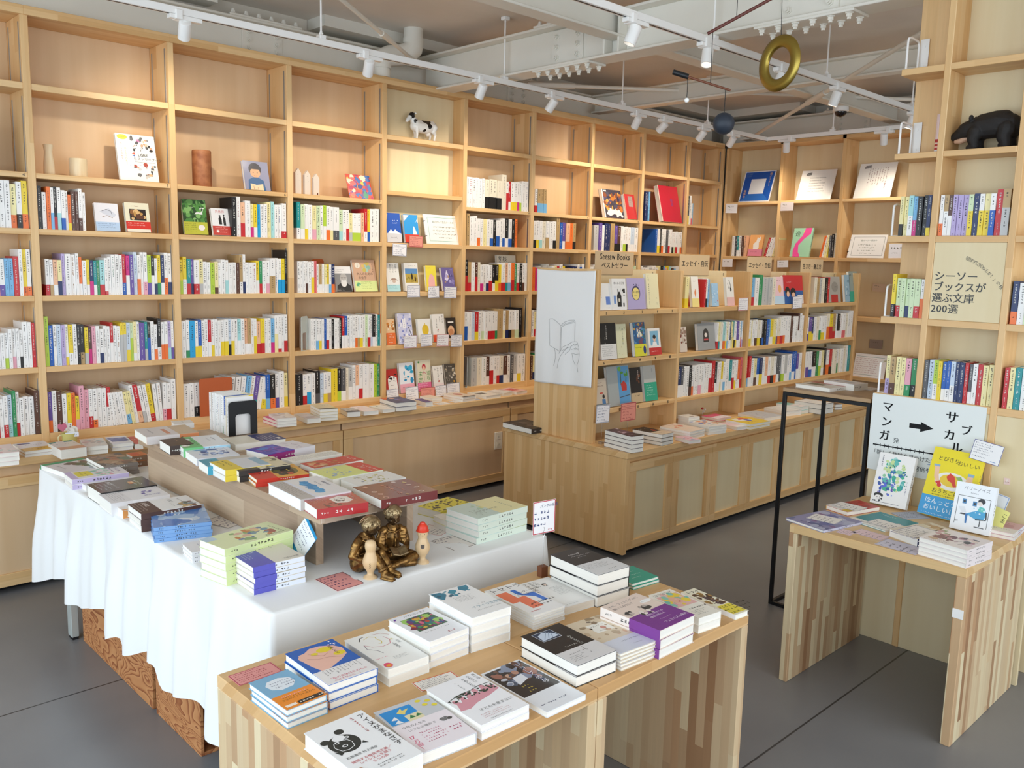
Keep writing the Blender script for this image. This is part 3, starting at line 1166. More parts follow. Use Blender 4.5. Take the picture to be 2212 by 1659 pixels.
# outline of the tabletop walked anticlockwise, with a hanging skirt
c = thing('tablecloth', 'white cotton tablecloth draped over the long display table', 'tablecloth', (0, 0, 0))
x0, x1, y0, y1 = 1.022, 2.04, 1.94, 3.93
ring = []
N1, N2 = 110, 60
for i in range(N1): ring.append((x0, y1 + (y0 - y1) * i / N1, 'L'))
for i in range(N2): ring.append((x0 + (x1 - x0) * i / N2, y0, 'F'))
for i in range(N1): ring.append((x1, y0 + (y1 - y0) * i / N1, 'R'))
for i in range(N2): ring.append((x1 + (x0 - x1) * i / N2, y1, 'B'))
NR = len(ring)
rows = [0, .01, .03, .06, .1, .16, .23, .31, .4, .5, .6, .7, .8, .9, 1.0]
vs, fs = [], []
for r, f in enumerate(rows):
    for i, (x, y, sd) in enumerate(ring):
        top = CT
        if sd == 'L': hem = hem_left(y)
        elif sd == 'F': hem = .215 + .05 * (x - x0) / (x1 - x0)
        elif sd == 'R': hem = .265 - .03 * (y - y0) / (y1 - y0)
        else: hem = .235 - .03 * (x1 - x) / (x1 - x0)
        nx, ny = {'L': (-1, 0), 'F': (0, -1), 'R': (1, 0), 'B': (0, 1)}[sd]
        # corners fan out
        s = (y if sd in 'LR' else x)
        wv = 0
        if sd == 'L':
            wv = .018 * math.sin(s * 15.0 + .8) + .012 * math.sin(s * 31 + 1.2) + .006 * math.sin(s * 57)
            k = 1.0
        elif sd == 'F':
            wv = .0035 * math.sin(s * 11) + .002 * math.sin(s * 23)
        else:
            wv = .014 * math.sin(s * 13) + .006 * math.sin(s * 29)
        drop = (top - hem) * f
        out = (wv + .010) * min(1, f * 1.6) + .004 * math.sqrt(f) + .02 * f * (sd != 'F')
        px, py = x + nx * out, y + ny * out
        # corner fold: the cloth's spare corner swings outward
        for cx, cy in ((x0, y0), (x0, y1), (x1, y0), (x1, y1)):
            dd = math.hypot(x - cx, y - cy)
            if dd < .12:
                g = (1 - dd / .12) ** 2 * f
                px += (1 if cx > 1.5 else -1) * .012 * g
                py += (1 if cy > 3 else -1) * .012 * g
        zz = top - drop - (.003 if f == 0 else 0) * 0
        vs.append((px, py, zz))
for r in range(len(rows) - 1):
    for i in range(NR):
        j = (i + 1) % NR
        fs.append((r * NR + i, (r + 1) * NR + i, (r + 1) * NR + j, r * NR + j))
# top sheet as a grid joined to the rim
base = len(vs)
G1, G2 = 60, N2
gi = {}
for a in range(1, N1):
    for b in range(1, N2):
        x = x0 + (x1 - x0) * b / N2
        y = y1 + (y0 - y1) * a / N1
        z = CT
        if y < 2.25 and 1.25 < x < 1.8: z += .0035 * (noise.noise((x * 9, y * 12, 3)) + .4) * min(1, (x - 1.25) * 12, (1.8 - x) * 12, (2.25 - y) * 14)
        if 1.13 < x < 1.27 and 2.6 < y < 3.6: z += .002 * noise.noise((x * 30, y * 20, 1))
        gi[a, b] = len(vs)
        vs.append((x, y, z))


def gid(a, b):
    if b == 0: return a % NR if a < N1 else N1
    if a == N1: return N1 + b if b < N2 else N1 + N2
    if b == N2: return N1 + N2 + (N1 - a) if a > 0 else N1 + N2 + N1
    if a == 0: return (NR - b) if b > 0 else 0
    return gi[a, b]


for a in range(N1):
    for b in range(N2):
        fs.append((gid(a, b), gid(a + 1, b), gid(a + 1, b + 1), gid(a, b + 1)))
m = MB()
m.add(vs, fs, 'eee')
m.build('cloth', M_CLOTH, c, smooth=True)


# fir-plywood crates under the table
def fir(name, seed):
    m, N, L, B = mat(name)
    g = N.new('ShaderNodeNewGeometry')
    mp = N.new('ShaderNodeMapping')
    mp.inputs['Location'].default_value = (seed, seed * 2.3, seed)
    mp.inputs['Scale'].default_value = (2.2, 2.2, 5.5)
    L.new(g.outputs['Position'], mp.inputs[0])
    n1 = N.new('ShaderNodeTexNoise')
    n1.inputs['Scale'].default_value = 1.1
    n1.inputs['Detail'].default_value = 2.5
    n1.inputs['Distortion'].default_value = .6
    L.new(mp.outputs[0], n1.inputs['Vector'])
    s = math_node(N, L, 'FRACT', math_node(N, L, 'MULTIPLY', n1.outputs[0], 26.0))
    r = N.new('ShaderNodeValToRGB')
    el = r.color_ramp.elements
    el[0].position, el[0].color = 0, (*hexc('c98f5c'), 1)
    el[1].position, el[1].color = 1, (*hexc('8a4c28'), 1)
    e = el.new(.55)
    e.color = (*hexc('bf8250'), 1)
    e = el.new(.85)
    e.color = (*hexc('9a5a32'), 1)
    L.new(s, r.inputs[0])
    L.new(r.outputs[0], B.inputs['Base Color'])
    B.inputs['Roughness'].default_value = .6
    return m


M_FIR = [fir('fir_ply_a', 0.3), fir('fir_ply_b', 4.1), fir('fir_ply_c', 9.7)]
M_DARKIN = plain('crate_inside', '5a3c22', .8)
for i, (a, b, lab) in enumerate(((3.262, 3.637, 'fir plywood crate beside the grey table leg'), (2.905, 3.255, 'middle fir plywood crate with swirling grain under the cloth'), (2.514, 2.875, 'fir plywood crate nearest the camera under the cloth'))):
    t = thing('plywood_crate', lab, 'crate', (0, 0, 0))
    X0, X1, Z1 = 1.075, 1.45, .40
    wb('side_board', M_FIR[i], t, X0, a, .0, X0 + .012, b, Z1)
    wb('side_board', M_FIR[i], t, X1 - .012, a, .0, X1, b, Z1)
    wb('bottom_board', M_FIR[i], t, X0 + .012, a, .0, X1 - .012, b, .012)
    wb('top_board', M_FIR[i], t, X0 + .012, a, Z1 - .012, X1 - .012, b, Z1)
    wb('end_board', M_FIR[i], t, X0 + .012, b - .012, .012, X1 - .012, b, Z1 - .012)
    wb('shelf', M_FIR[i], t, X0 + .012, a + .01, .19, X1 - .012, b - .012, .202)

# riser on the cloth table
RZ = .855
t = thing('display_riser', 'grey-washed wooden riser bench on the cloth, lined with flat books', 'riser', (0, 0, 0))
wb('top_board', M_RIS, t, 1.272, 2.11, RZ - .026, 1.692, 3.49, RZ)
wb('front_edge', M_RISX, t, 1.2735, 2.106, RZ - .0255, 1.6905, 2.110, RZ - .0005)
for x in (1.30, 1.635): wb('side_board', M_RIS, t, x, 2.18, CT + .001, x + .026, 3.47, RZ - .026)
wb('end_board', M_RIS, t, 1.326, 3.45, CT + .001, 1.635, 3.47, RZ - .026)

# where things lie or stand: measured from the room (metres)
LAY = {
    'ainu': (0.882, 1.314, 0.63, 0.1, 0.135, 0.209, 0.0340, 1),
    'seventeen': (1.027, 1.306, 0.63, -5.6, 0.131, 0.188, 0.0260, 1),
    'thorns': (1.168, 1.303, 0.63, -1.7, 0.133, 0.190, 0.0165, 2),
    'gentle': (1.325, 1.290, 0.63, -1.4, 0.121, 0.221, 0.0140, 1),
    'dontknow': (1.480, 1.324, 0.63, -3.0, 0.131, 0.198, 0.0270, 2),
    'fossil': (1.622, 1.307, 0.63, -5.5, 0.130, 0.199, 0.0090, 5),
    'purple': (1.744, 1.287, 0.63, -0.1, 0.149, 0.193, 0.0253, 3),
    'pinkface': (1.926, 1.300, 0.63, -7.1, 0.089, 0.188, 0.0220, 2),
    'tonight': (2.065, 1.292, 0.63, -6.3, 0.058, 0.198, 0.0150, 1),
    'blackwhite': (1.871, 1.600, 0.63, -5.4, 0.128, 0.208, 0.0323, 3),
    'teal': (2.041, 1.569, 0.63, -6.6, 0.111, 0.110, 0.0100, 2),
    'anarchism': (1.753, 1.623, 0.63, -6.7, 0.114, 0.208, 0.0230, 1),
    'simone': (1.617, 1.616, 0.63, -3.4, 0.113, 0.212, 0.0068, 6),
    'iraira': (1.411, 1.610, 0.63, -3.8, 0.125, 0.190, 0.0228, 4),
    'hama': (1.273, 1.606, 0.63, 0.4, 0.124, 0.166, 0.0170, 4),
    'lineface': (1.145, 1.607, 0.63, -2.3, 0.114, 0.194, 0.0215, 2),
    'blueback': (0.995, 1.610, 0.63, -1.1, 0.125, 0.195, 0.0193, 3),
    'orangeband': (0.871, 1.584, 0.63, 1.7, 0.096, 0.158, 0.0143, 3),
    'greenspine': (1.124, 3.804, 0.68, -80.4, 0.226, 0.175, 0.0220, 1),
    'brownphoto': (1.239, 3.705, 0.68, -89.8, 0.217, 0.137, 0.0167, 3),
    'orangeback': (1.357, 3.747, 0.68, -90.5, 0.076, 0.064, 0.0250, 2),
    'purpleyellow': (1.126, 3.548, 0.68, -93.1, 0.131, 0.208, 0.0210, 2),
    'whiteflat': (1.150, 3.484, 0.68, -89.5, 0.094, 0.199, 0.0240, 1),
    'blackorange': (1.130, 3.278, 0.68, -91.0, 0.156, 0.202, 0.0500, 1),
    'whitesquares': (1.120, 3.131, 0.68, -92.7, 0.151, 0.203, 0.0450, 1),
    'orangeedge': (1.137, 3.052, 0.68, -90.1, 0.103, 0.207, 0.0300, 1),
    'brownobi': (1.130, 2.881, 0.68, -93.0, 0.144, 0.200, 0.0210, 3),
    'bluesky': (1.133, 2.764, 0.68, -107.6, 0.220, 0.175, 0.0125, 4),
    'palegreen': (1.129, 2.276, 0.68, -81.4, 0.125, 0.233, 0.0216, 5),
    'smallwhite': (1.081, 2.472, 0.68, -96.7, 0.100, 0.094, 0.0117, 3),
    'bluesociety': (1.132, 2.180, 0.68, -91.7, 0.185, 0.155, 0.0158, 5),
    'greenyellow': (1.912, 2.099, 0.68, -88.7, 0.160, 0.231, 0.0218, 4),
    'yellowink': (1.946, 2.369, 0.68, -80.2, 0.111, 0.164, 0.0300, 1),
    'yellowwhite': (1.852, 2.202, 0.68, -95.3, 0.110, 0.099, 0.0200, 2),
    'r_beige': (1.356, 3.412, 0.855, -96.2, 0.185, 0.200, 0.0320, 1),
    'r_white0': (1.503, 3.606, 0.855, -102.6, 0.082, 0.080, 0.0200, 1),
    'r_darkspine': (1.296, 3.172, 0.855, -95.6, 0.138, 0.086, 0.0350, 1),
    'r_green': (1.372, 3.133, 0.855, -100.5, 0.205, 0.169, 0.0170, 2),
    'r_blueill': (1.340, 2.966, 0.855, -98.4, 0.175, 0.151, 0.0260, 1),
    'r_cream': (1.573, 3.096, 0.855, 85.4, 0.139, 0.206, 0.0260, 1),
    'r_bluepurple': (1.567, 2.873, 0.855, 99.6, 0.131, 0.217, 0.0300, 1),
    'r_tealspine': (1.318, 2.792, 0.855, -97.8, 0.118, 0.168, 0.0300, 1),
    'r_yellow': (1.317, 2.695, 0.855, -93.9, 0.143, 0.159, 0.0200, 2),
    'r_catblack': (1.362, 2.668, 0.855, -95.2, 0.152, 0.179, 0.0185, 2),
    'r_catred': (1.381, 2.571, 0.855, -100.5, 0.162, 0.174, 0.0130, 2),
    'r_open': (1.607, 2.715, 0.855, 92.0, 0.070, 0.213, 0.0200, 1),
    'r_redphoto': (1.618, 2.597, 0.855, 91.4, 0.089, 0.207, 0.0200, 1),
    'r_yellowgreen': (1.567, 2.426, 0.855, 91.9, 0.138, 0.206, 0.0300, 1),
    'r_whiteyellow': (1.584, 2.297, 0.855, -90.9, 0.111, 0.183, 0.0250, 1),
    'r_brooch': (1.556, 2.137, 0.855, 85.3, 0.176, 0.200, 0.0280, 1),
    'r_blueanimal': (1.348, 2.299, 0.855, -94.0, 0.228, 0.168, 0.0350, 1),
    'r_red': (1.338, 2.139, 0.855, -100.1, 0.133, 0.158, 0.0300, 1),
    't_purple': (3.098, 1.476, 0.63, -101.9, 0.177, 0.228, 0.0100, 1),
    't_red': (3.354, 1.481, 0.63, -105.7, 0.108, 0.189, 0.0180, 1),
    't_teal': (3.276, 1.327, 0.63, -103.0, 0.169, 0.202, 0.0080, 1),
    't_photo': (3.201, 1.142, 0.63, -110.1, 0.128, 0.215, 0.0300, 1),
    't_manga': (3.075, 0.995, 0.63, -97.1, 0.166, 0.177, 0.0155, 4),
    't_pink': (3.501, 0.971, 0.63, -87.0, 0.104, 0.158, 0.0140, 2),
    's_redwhite': (3.766, 1.853, 1.047, -95.1, 0.176, 0.167, 0.0170, 1),
    's_white': (3.869, 1.793, 1.047, -98.2, 0.161, 0.108, 0.0300, 1),
    'i_black4': (3.612, 2.880, 0.6, -7.1, 0.088, 0.211, 0.0228, 4),
    'i_blackred': (3.890, 2.896, 0.6, 1.2, 0.109, 0.205, 0.0217, 3),
    'i_peach': (4.192, 2.908, 0.6, 1.2, 0.158, 0.212, 0.0153, 3),
    'i_lowpink': (4.067, 2.781, 0.6, -11.9, 0.086, 0.123, 0.0200, 1),
    'i_white3': (4.438, 3.036, 0.6, -9.5, 0.096, 0.096, 0.0175, 4),
    'i_blue': (4.410, 2.886, 0.6, -10.0, 0.146, 0.186, 0.0167, 3),
    'i_pink': (4.746, 3.033, 0.6, -2.7, 0.147, 0.126, 0.0175, 2),
    'i_yellow': (4.786, 2.830, 0.6, -4.7, 0.211, 0.189, 0.0175, 2),
    'i_greyface': (5.121, 2.939, 0.6, -5.7, 0.200, 0.214, 0.0220, 1),
    'i_pinkflat': (4.646, 2.851, 0.6, -8.3, 0.093, 0.153, 0.0200, 1),
    'i_stackA': (5.397, 2.930, 0.6, -9.4, 0.154, 0.195, 0.0160, 2),
    'i_teal': (5.519, 2.925, 0.6, -5.6, 0.094, 0.200, 0.0250, 2),
    'i_stackB': (5.648, 2.833, 0.6, -0.6, 0.156, 0.212, 0.0350, 2),
    'i_lowwhite': (5.675, 2.795, 0.6, 20.8, 0.074, 0.090, 0.0300, 1),
    'i_last': (5.886, 2.796, 0.6, -21.7, 0.065, 0.091, 0.0200, 2),
    'i_blackrear': (3.587, 3.588, 0.6, -92.6, 0.261, 0.183, 0.0300, 1),
    'c_0': (0.983, 4.329, 0.64, -4.7, 0.091, 0.196, 0.0200, 3),
    'c_1': (1.145, 4.466, 0.64, 0.7, 0.136, 0.209, 0.0140, 2),
    'c_2': (1.245, 4.320, 0.64, 0.2, 0.111, 0.199, 0.0450, 1),
    'c_3': (1.368, 4.330, 0.64, -11.3, 0.104, 0.194, 0.0200, 2),
    'c_4': (1.489, 4.339, 0.64, -8.2, 0.094, 0.189, 0.0175, 2),
    'c_5': (1.557, 4.310, 0.64, -9.9, 0.037, 0.189, 0.0300, 1),
    'c_6': (2.359, 4.414, 0.64, -3.0, 0.038, 0.176, 0.0175, 2),
    'c_7': (2.405, 4.388, 0.64, -11.9, 0.111, 0.167, 0.0167, 3),
    'c_8': (2.573, 4.405, 0.64, -5.8, 0.083, 0.190, 0.0280, 1),
    'c_9': (2.694, 4.418, 0.64, -13.1, 0.109, 0.187, 0.0175, 4),
    'c_10': (2.877, 4.417, 0.64, -15.5, 0.082, 0.149, 0.0300, 1),
    'c_11': (2.988, 4.432, 0.64, -7.3, 0.099, 0.197, 0.0250, 1),
    'c_12': (3.115, 4.424, 0.64, -1.7, 0.088, 0.165, 0.0220, 1),
    'c_13': (3.249, 4.438, 0.64, -6.8, 0.146, 0.219, 0.0275, 2),
    'c_14': (3.460, 4.440, 0.64, -9.3, 0.053, 0.150, 0.0300, 1),
    'c_15': (3.597, 4.536, 0.64, 1.9, 0.091, 0.131, 0.0150, 2),
    'c_16': (3.794, 4.469, 0.64, 4.1, 0.121, 0.196, 0.0175, 2),
    'c_17': (4.019, 4.470, 0.64, 2.1, 0.145, 0.195, 0.0220, 1),
    'c_18': (4.179, 4.481, 0.64, 7.3, 0.094, 0.162, 0.0220, 1),
    'c_19': (4.313, 4.484, 0.64, 7.3, 0.125, 0.173, 0.0220, 1),
}
FACE = {
    'w_history': (1.775, 4.700, 1.957, 0.200, 0.247, 14, 'y'),
    'w_child': (2.445, 4.700, 1.957, 0.156, 0.170, 14, 'y'),
    'w_whitecurve': (1.602, 4.690, 1.692, 0.117, 0.144, 12, 'y'),
    'w_painting': (1.757, 4.690, 1.692, 0.125, 0.155, 12, 'y'),
    'w_forest': (2.067, 4.690, 1.692, 0.134, 0.192, 10, 'y'),
    'w_couple': (2.218, 4.680, 1.692, 0.115, 0.153, 14, 'y'),
    'w_patches': (3.155, 4.700, 1.957, 0.179, 0.161, 20, 'y'),
    'w_beard': (3.024, 4.700, 1.37, 0.124, 0.161, 12, 'y'),
    'w_money': (3.179, 4.680, 1.37, 0.170, 0.208, 14, 'y'),
    'w_cloudblue': (3.390, 4.670, 1.692, 0.118, 0.191, 10, 'y'),
    'w_skyblue': (3.543, 4.680, 1.692, 0.117, 0.188, 10, 'y'),
    'w_hat': (3.387, 4.670, 1.37, 0.103, 0.190, 10, 'y'),
    'w_plain': (3.544, 4.680, 1.37, 0.115, 0.190, 8, 'y'),
    'w_yellowpink': (3.712, 4.680, 1.37, 0.088, 0.176, 8, 'y'),
    'w_violet': (3.861, 4.670, 1.37, 0.109, 0.164, 14, 'y'),
    'w_orangeanimal': (3.368, 4.670, 1.019, 0.073, 0.170, 10, 'y'),
    'w_floral': (3.491, 4.670, 1.019, 0.117, 0.206, 10, 'y'),
    'w_lemon': (3.650, 4.670, 1.019, 0.110, 0.164, 8, 'y'),
    'w_whitered': (3.776, 4.670, 1.019, 0.105, 0.193, 8, 'y'),
    'w_darksmall': (3.894, 4.680, 1.019, 0.086, 0.164, 8, 'y'),
    'w_face': (3.380, 4.670, 0.684, 0.099, 0.170, 10, 'y'),
    'w_bluewhite': (3.505, 4.670, 0.684, 0.119, 0.205, 8, 'y'),
    'w_mitei': (3.651, 4.670, 0.684, 0.115, 0.214, 6, 'y'),
    'w_yasuragi': (3.779, 4.670, 0.684, 0.090, 0.166, 10, 'y'),
    'w_night': (3.906, 4.680, 0.684, 0.107, 0.170, 12, 'y'),
    'w_nuclear': (4.506, 4.770, 1.37, 0.195, 0.262, 5, 'y'),
    'w_festival': (5.653, 4.700, 1.957, 0.250, 0.240, 14, 'y'),
    'w_redbook': (5.862, 4.680, 1.957, 0.153, 0.215, 14, 'y'),
    'w_redvolume': (6.413, 4.670, 1.957, 0.294, 0.326, 14, 'y'),
    'b_bluesign': (7.195, 4.343, 2.18, 0.317, 0.305, 20, 'x'),
    'b_whiteen': (7.195, 3.760, 2.18, 0.321, 0.279, 20, 'x'),
    'b_whitejp': (7.195, 3.243, 2.18, 0.311, 0.310, 20, 'x'),
    'b_cat': (7.195, 4.301, 1.684, 0.140, 0.199, 12, 'x'),
    'b_play': (7.195, 3.852, 1.684, 0.184, 0.261, 14, 'x'),
    'b_clip': (7.195, 3.274, 1.684, 0.314, 0.209, 20, 'x'),
    'i_a1': (3.673, 3.085, 1.335, 0.120, 0.148, 10, 'y'),
    'i_a2': (3.778, 3.075, 1.335, 0.120, 0.174, 8, 'y'),
    'i_a3': (3.930, 3.075, 1.335, 0.161, 0.176, 8, 'y'),
    'i_a4': (4.084, 3.075, 1.335, 0.115, 0.205, 8, 'y'),
    'i_a5': (3.701, 3.075, 1.06, 0.134, 0.203, 8, 'y'),
    'i_a6': (3.829, 3.085, 1.06, 0.088, 0.193, 8, 'y'),
    'i_a7': (3.988, 3.075, 1.06, 0.109, 0.198, 10, 'y'),
    'i_a8': (4.125, 3.075, 1.06, 0.115, 0.158, 10, 'y'),
    'i_a9': (3.653, 3.072, 0.785, 0.102, 0.168, 10, 'y'),
    'i_a10': (3.830, 3.085, 0.785, 0.197, 0.228, 10, 'y'),
    'i_a11': (3.986, 3.085, 0.785, 0.103, 0.207, 10, 'y'),
    'i_a12': (4.121, 3.085, 0.785, 0.120, 0.210, 10, 'y'),
    'i_b1': (4.527, 3.085, 1.335, 0.076, 0.189, 8, 'y'),
    'i_b2': (4.744, 3.085, 1.335, 0.073, 0.146, 8, 'y'),
    'i_b3': (4.921, 3.085, 1.335, 0.087, 0.187, 8, 'y'),
    'i_b4': (4.423, 3.085, 1.06, 0.073, 0.156, 8, 'y'),
    'i_b5': (4.674, 3.085, 1.06, 0.191, 0.170, 8, 'y'),
    'i_c1': (5.540, 3.085, 1.335, 0.140, 0.191, 8, 'y'),
    'i_c2': (5.743, 3.085, 1.335, 0.278, 0.203, 8, 'y'),
    'i_d1': (6.358, 3.085, 1.335, 0.219, 0.196, 8, 'y'),
    'i_d2': (6.592, 3.085, 1.335, 0.092, 0.211, 8, 'y'),
    'i_d3': (6.697, 3.085, 1.335, 0.141, 0.238, 8, 'y'),
}
STANDCARD = {
    'sc_white_a': (3.410, 4.646, 1.646, 0.114, 0.080, 'y'),
    'sc_pink_a': (3.539, 4.640, 1.705, 0.113, 0.074, 'y'),
    'sc_b1': (3.526, 4.646, 1.375, 0.107, 0.079, 'y'),
    'sc_b2': (3.697, 4.646, 1.369, 0.098, 0.078, 'y'),
    'sc_b3': (3.846, 4.646, 1.365, 0.111, 0.080, 'y'),
    'sc_c1': (3.503, 4.646, 1.038, 0.109, 0.084, 'y'),
    'sc_c2': (3.641, 4.646, 1.042, 0.101, 0.082, 'y'),
    'sc_c3': (3.783, 4.646, 1.035, 0.108, 0.084, 'y'),
    'sc_c4': (3.908, 4.646, 1.026, 0.105, 0.084, 'y'),
    'sc_d1': (3.341, 4.620, 0.699, 0.097, 0.065, 'y'),
    'sc_d2': (3.494, 4.610, 0.688, 0.108, 0.097, 'y'),
    'sc_d3': (3.636, 4.620, 0.688, 0.122, 0.062, 'y'),
    'sc_d4': (3.752, 4.620, 0.685, 0.097, 0.075, 'y'),
    'sc_d5': (3.864, 4.620, 0.694, 0.117, 0.073, 'y'),
    'sc_i1': (3.621, 3.040, 0.768, 0.114, 0.101, 'y'),
    'sc_i2': (3.845, 3.040, 0.757, 0.136, 0.105, 'y'),
    'sc_ib': (5.027, 3.060, 1.348, 0.116, 0.084, 'y'),
    'sc_ic': (5.744, 3.060, 1.349, 0.134, 0.088, 'y'),
    'sc_back1': (7.160, 4.547, 2.125, 0.124, 0.084, 'x'),
    'sc_back2': (7.160, 3.980, 2.128, 0.125, 0.074, 'x'),
    'sc_back3': (7.180, 2.995, 1.747, 0.113, 0.116, 'x'),
    'sc_back4': (7.390, 3.198, 1.439, 0.112, 0.067, 'x'),
    'sc_back5': (7.390, 3.183, 0.956, 0.114, 0.077, 'x'),
    'sc_back6': (7.160, 4.556, 1.619, 0.110, 0.073, 'x'),
    'sc_back7': (7.160, 3.984, 1.623, 0.106, 0.063, 'x'),
}
FLATCARD = {
    'fc_front1': (0.890, 1.766, 0.63, -0.2, 0.109, 0.059),
    'fc_front2': (1.186, 1.462, 0.63, -7.2, 0.107, 0.046),
    'fc_cloth1': (1.291, 2.755, 0.68, 16.7, 0.106, 0.134),
    'fc_cloth2': (1.285, 2.026, 0.68, 0.1, 0.092, 0.117),
    'fc_cloth3': (1.748, 2.079, 0.68, -0.0, 0.094, 0.125),
    'fc_cloth4': (1.784, 2.222, 0.68, 19.9, 0.087, 0.100),
    'fc_cloth5': (1.315, 3.058, 0.68, 4.2, 0.050, 0.116),
    'ft_1': (3.043, 1.362, 0.63, 2.4, 0.060, 0.055),
    'ft_2': (3.087, 1.289, 0.63, -6.1, 0.072, 0.117),
    'ft_3': (3.035, 1.157, 0.63, -3.1, 0.098, 0.146),
    'ft_4': (3.460, 1.295, 0.63, -30.1, 0.116, 0.094),
    'ft_p': (3.108, 1.478, 0.648, 4.0, 0.087, 0.113),
    'ft_r': (3.323, 1.484, 0.655, -1.6, 0.083, 0.112),
    'ft_t': (3.233, 1.293, 0.645, -9.3, 0.080, 0.121),
    'ft_ph': (3.149, 1.158, 0.662, -11.3, 0.160, 0.092),
    'fs_1': (3.944, 1.710, 1.047, -4.0, 0.101, 0.068),
    'f_lc1': (3.461, 4.410, 0.64, 4.0, 0.099, 0.078),
    'f_lc2': (3.591, 4.408, 0.64, -1.8, 0.098, 0.076),
    'f_lc3': (3.724, 4.416, 0.64, -5.0, 0.084, 0.080),
    'f_lc4': (3.865, 4.415, 0.64, -6.4, 0.107, 0.069),
}

# ---------------------------------------------------------------- books: one builder for all covers
PAGE = 'f1ede3'


def lum(c):
    c = hexc(c)
    return .3 * c[0] + .6 * c[1] + .1 * c[2]


def draw(mbs, dsl, w, h, t, rnd, z0=None, side='R'):
    """prints a cover: each element is a flat inked shape lying on the paper"""
    cover, band = mbs[0], None
    mb = cover
    z = t if z0 is None else z0
    st = 4e-5
    X = lambda u: -w / 2 + u * w
    Y = lambda v: -h / 2 + v * h
    M = None
    for el in dsl.split(';'):
        q = el.strip().split(' ')
        if not q or not q[0]: continue
        k, q = q[0], q[1:]
        z += st
        if k == 'o':
            band = MB()
            e = .0005
            f = float(q[1])
            ct = .0011 if t > .008 else t * .12
            xa, xb = (-w / 2 - e, w / 2) if side == 'L' else (-w / 2, w / 2 + e)
            band.box(xa, -h / 2 + .0004, t - ct * .5, xb, -h / 2 + f * h, t + e, q[0])
            band.box(xa, -h / 2 + .0004, 0, xb, -h / 2 + f * h, ct * .5, q[0])
            if side == 'L': band.box(xa, -h / 2 + .0004, ct * .5, -w / 2, -h / 2 + f * h, t - ct * .5, q[0])
            else: band.box(w / 2, -h / 2 + .0004, ct * .5, xb, -h / 2 + f * h, t - ct * .5, q[0])
            mb = band
            z = t + e
            mbs.append(band)
        elif k == 'r':
            a, b, c, d = map(float, q[1:5])
            mb.quad((X(a), Y(b), z), (X(c), Y(b), z), (X(c), Y(d), z), (X(a), Y(d), z), q[0])
        elif k == 'e':
            a, b, c, d = map(float, q[1:5])
            mb.add([(X(a) + c * w * math.cos(i * PI / 14), Y(b) + d * h * math.sin(i * PI / 14), z) for i in range(28)], [tuple(range(28))], q[0])
        elif k == 'p':
            P = [tuple(map(float, s.split(','))) for s in q[1:]]
            mb.add([(X(a), Y(b), z) for a, b in P], [tuple(range(len(P)))], q[0])
        elif k == 'l':
            P = [tuple(map(float, s.split(','))) for s in q[2:]]
            wd = float(q[1]) * w / 2
            for (a, b), (c, d) in zip(P, P[1:]):
                p0, p1 = Vector((X(a), Y(b), z)), Vector((X(c), Y(d), z))
                n = (p1 - p0).normalized().cross(Vector((0, 0, 1))) * wd
                mb.quad(p0 - n, p0 + n, p1 + n, p1 - n, q[0])
        elif k in ('t', 'tc', 'tb'):
            text(mb, ' '.join(q[4:]), float(q[3]) * h, X(float(q[1])), Y(float(q[2])), q[0], None, z, 'C' if k == 'tc' else 'L', bold=.05 if k == 'tb' else 0)
        elif k == 'v':
            text(mb, ' '.join(q[4:]), float(q[3]) * h, X(float(q[1])), Y(float(q[2])), q[0], None, z, vertical=True)
        elif k == 's':
            scribble(mb, X(float(q[1])), Y(float(q[2])), float(q[3]) * h, int(q[4]), q[0], None, z, rnd)
        elif k == 'sv':
            scribble(mb, X(float(q[1])), Y(float(q[2])), float(q[3]) * h, int(q[4]), q[0], None, z, rnd, True)
        elif k == 'sb':
            a, b, c, d, s = map(float, q[1:6])
            y = d
            while y > b:
                n = int((c - a) * w / (s * h * 1.05) * rnd.uniform(.75, 1))
                scribble(mb, X(a), Y(y), s * h, n, q[0], None, z, rnd)
                y -= s * 1.7
        elif k == 'svb':
            a, b, c, d, s = map(float, q[1:6])
            x = c
            while x > a:
                scribble(mb, X(x), Y(d), s * h, int((d - b) / (s * 1.08) * rnd.uniform(.6, 1)), q[0], None, z, rnd, True)
                x -= s * 1.7 * h / w
        elif k == 'b':
            sd, n = int(q[0]), int(q[1])
            a, b, c, d, r0, r1 = map(float, q[2:8])
            cs = q[8].split(',')
            g = random.Random(sd)
            for i in range(n):
                cx, cy, r = X(g.uniform(a, c)), Y(g.uniform(b, d)), g.uniform(r0, r1) * w
                m = g.choice((6, 7, 8))
                a0 = g.uniform(0, 6)
                sx, sy = g.uniform(.5, 1.3), g.uniform(.5, 1.3)
                mb.add([(max(-w / 2, min(w / 2, cx + r * sx * g.uniform(.75, 1.2) * math.cos(a0 + 2 * PI * j / m))), max(-h / 2, min(h / 2, cy + r * sy * g.uniform(.75, 1.2) * math.sin(a0 + 2 * PI * j / m))), z + i * 2e-6) for j in range(m)], [tuple(range(m))], g.choice(cs))


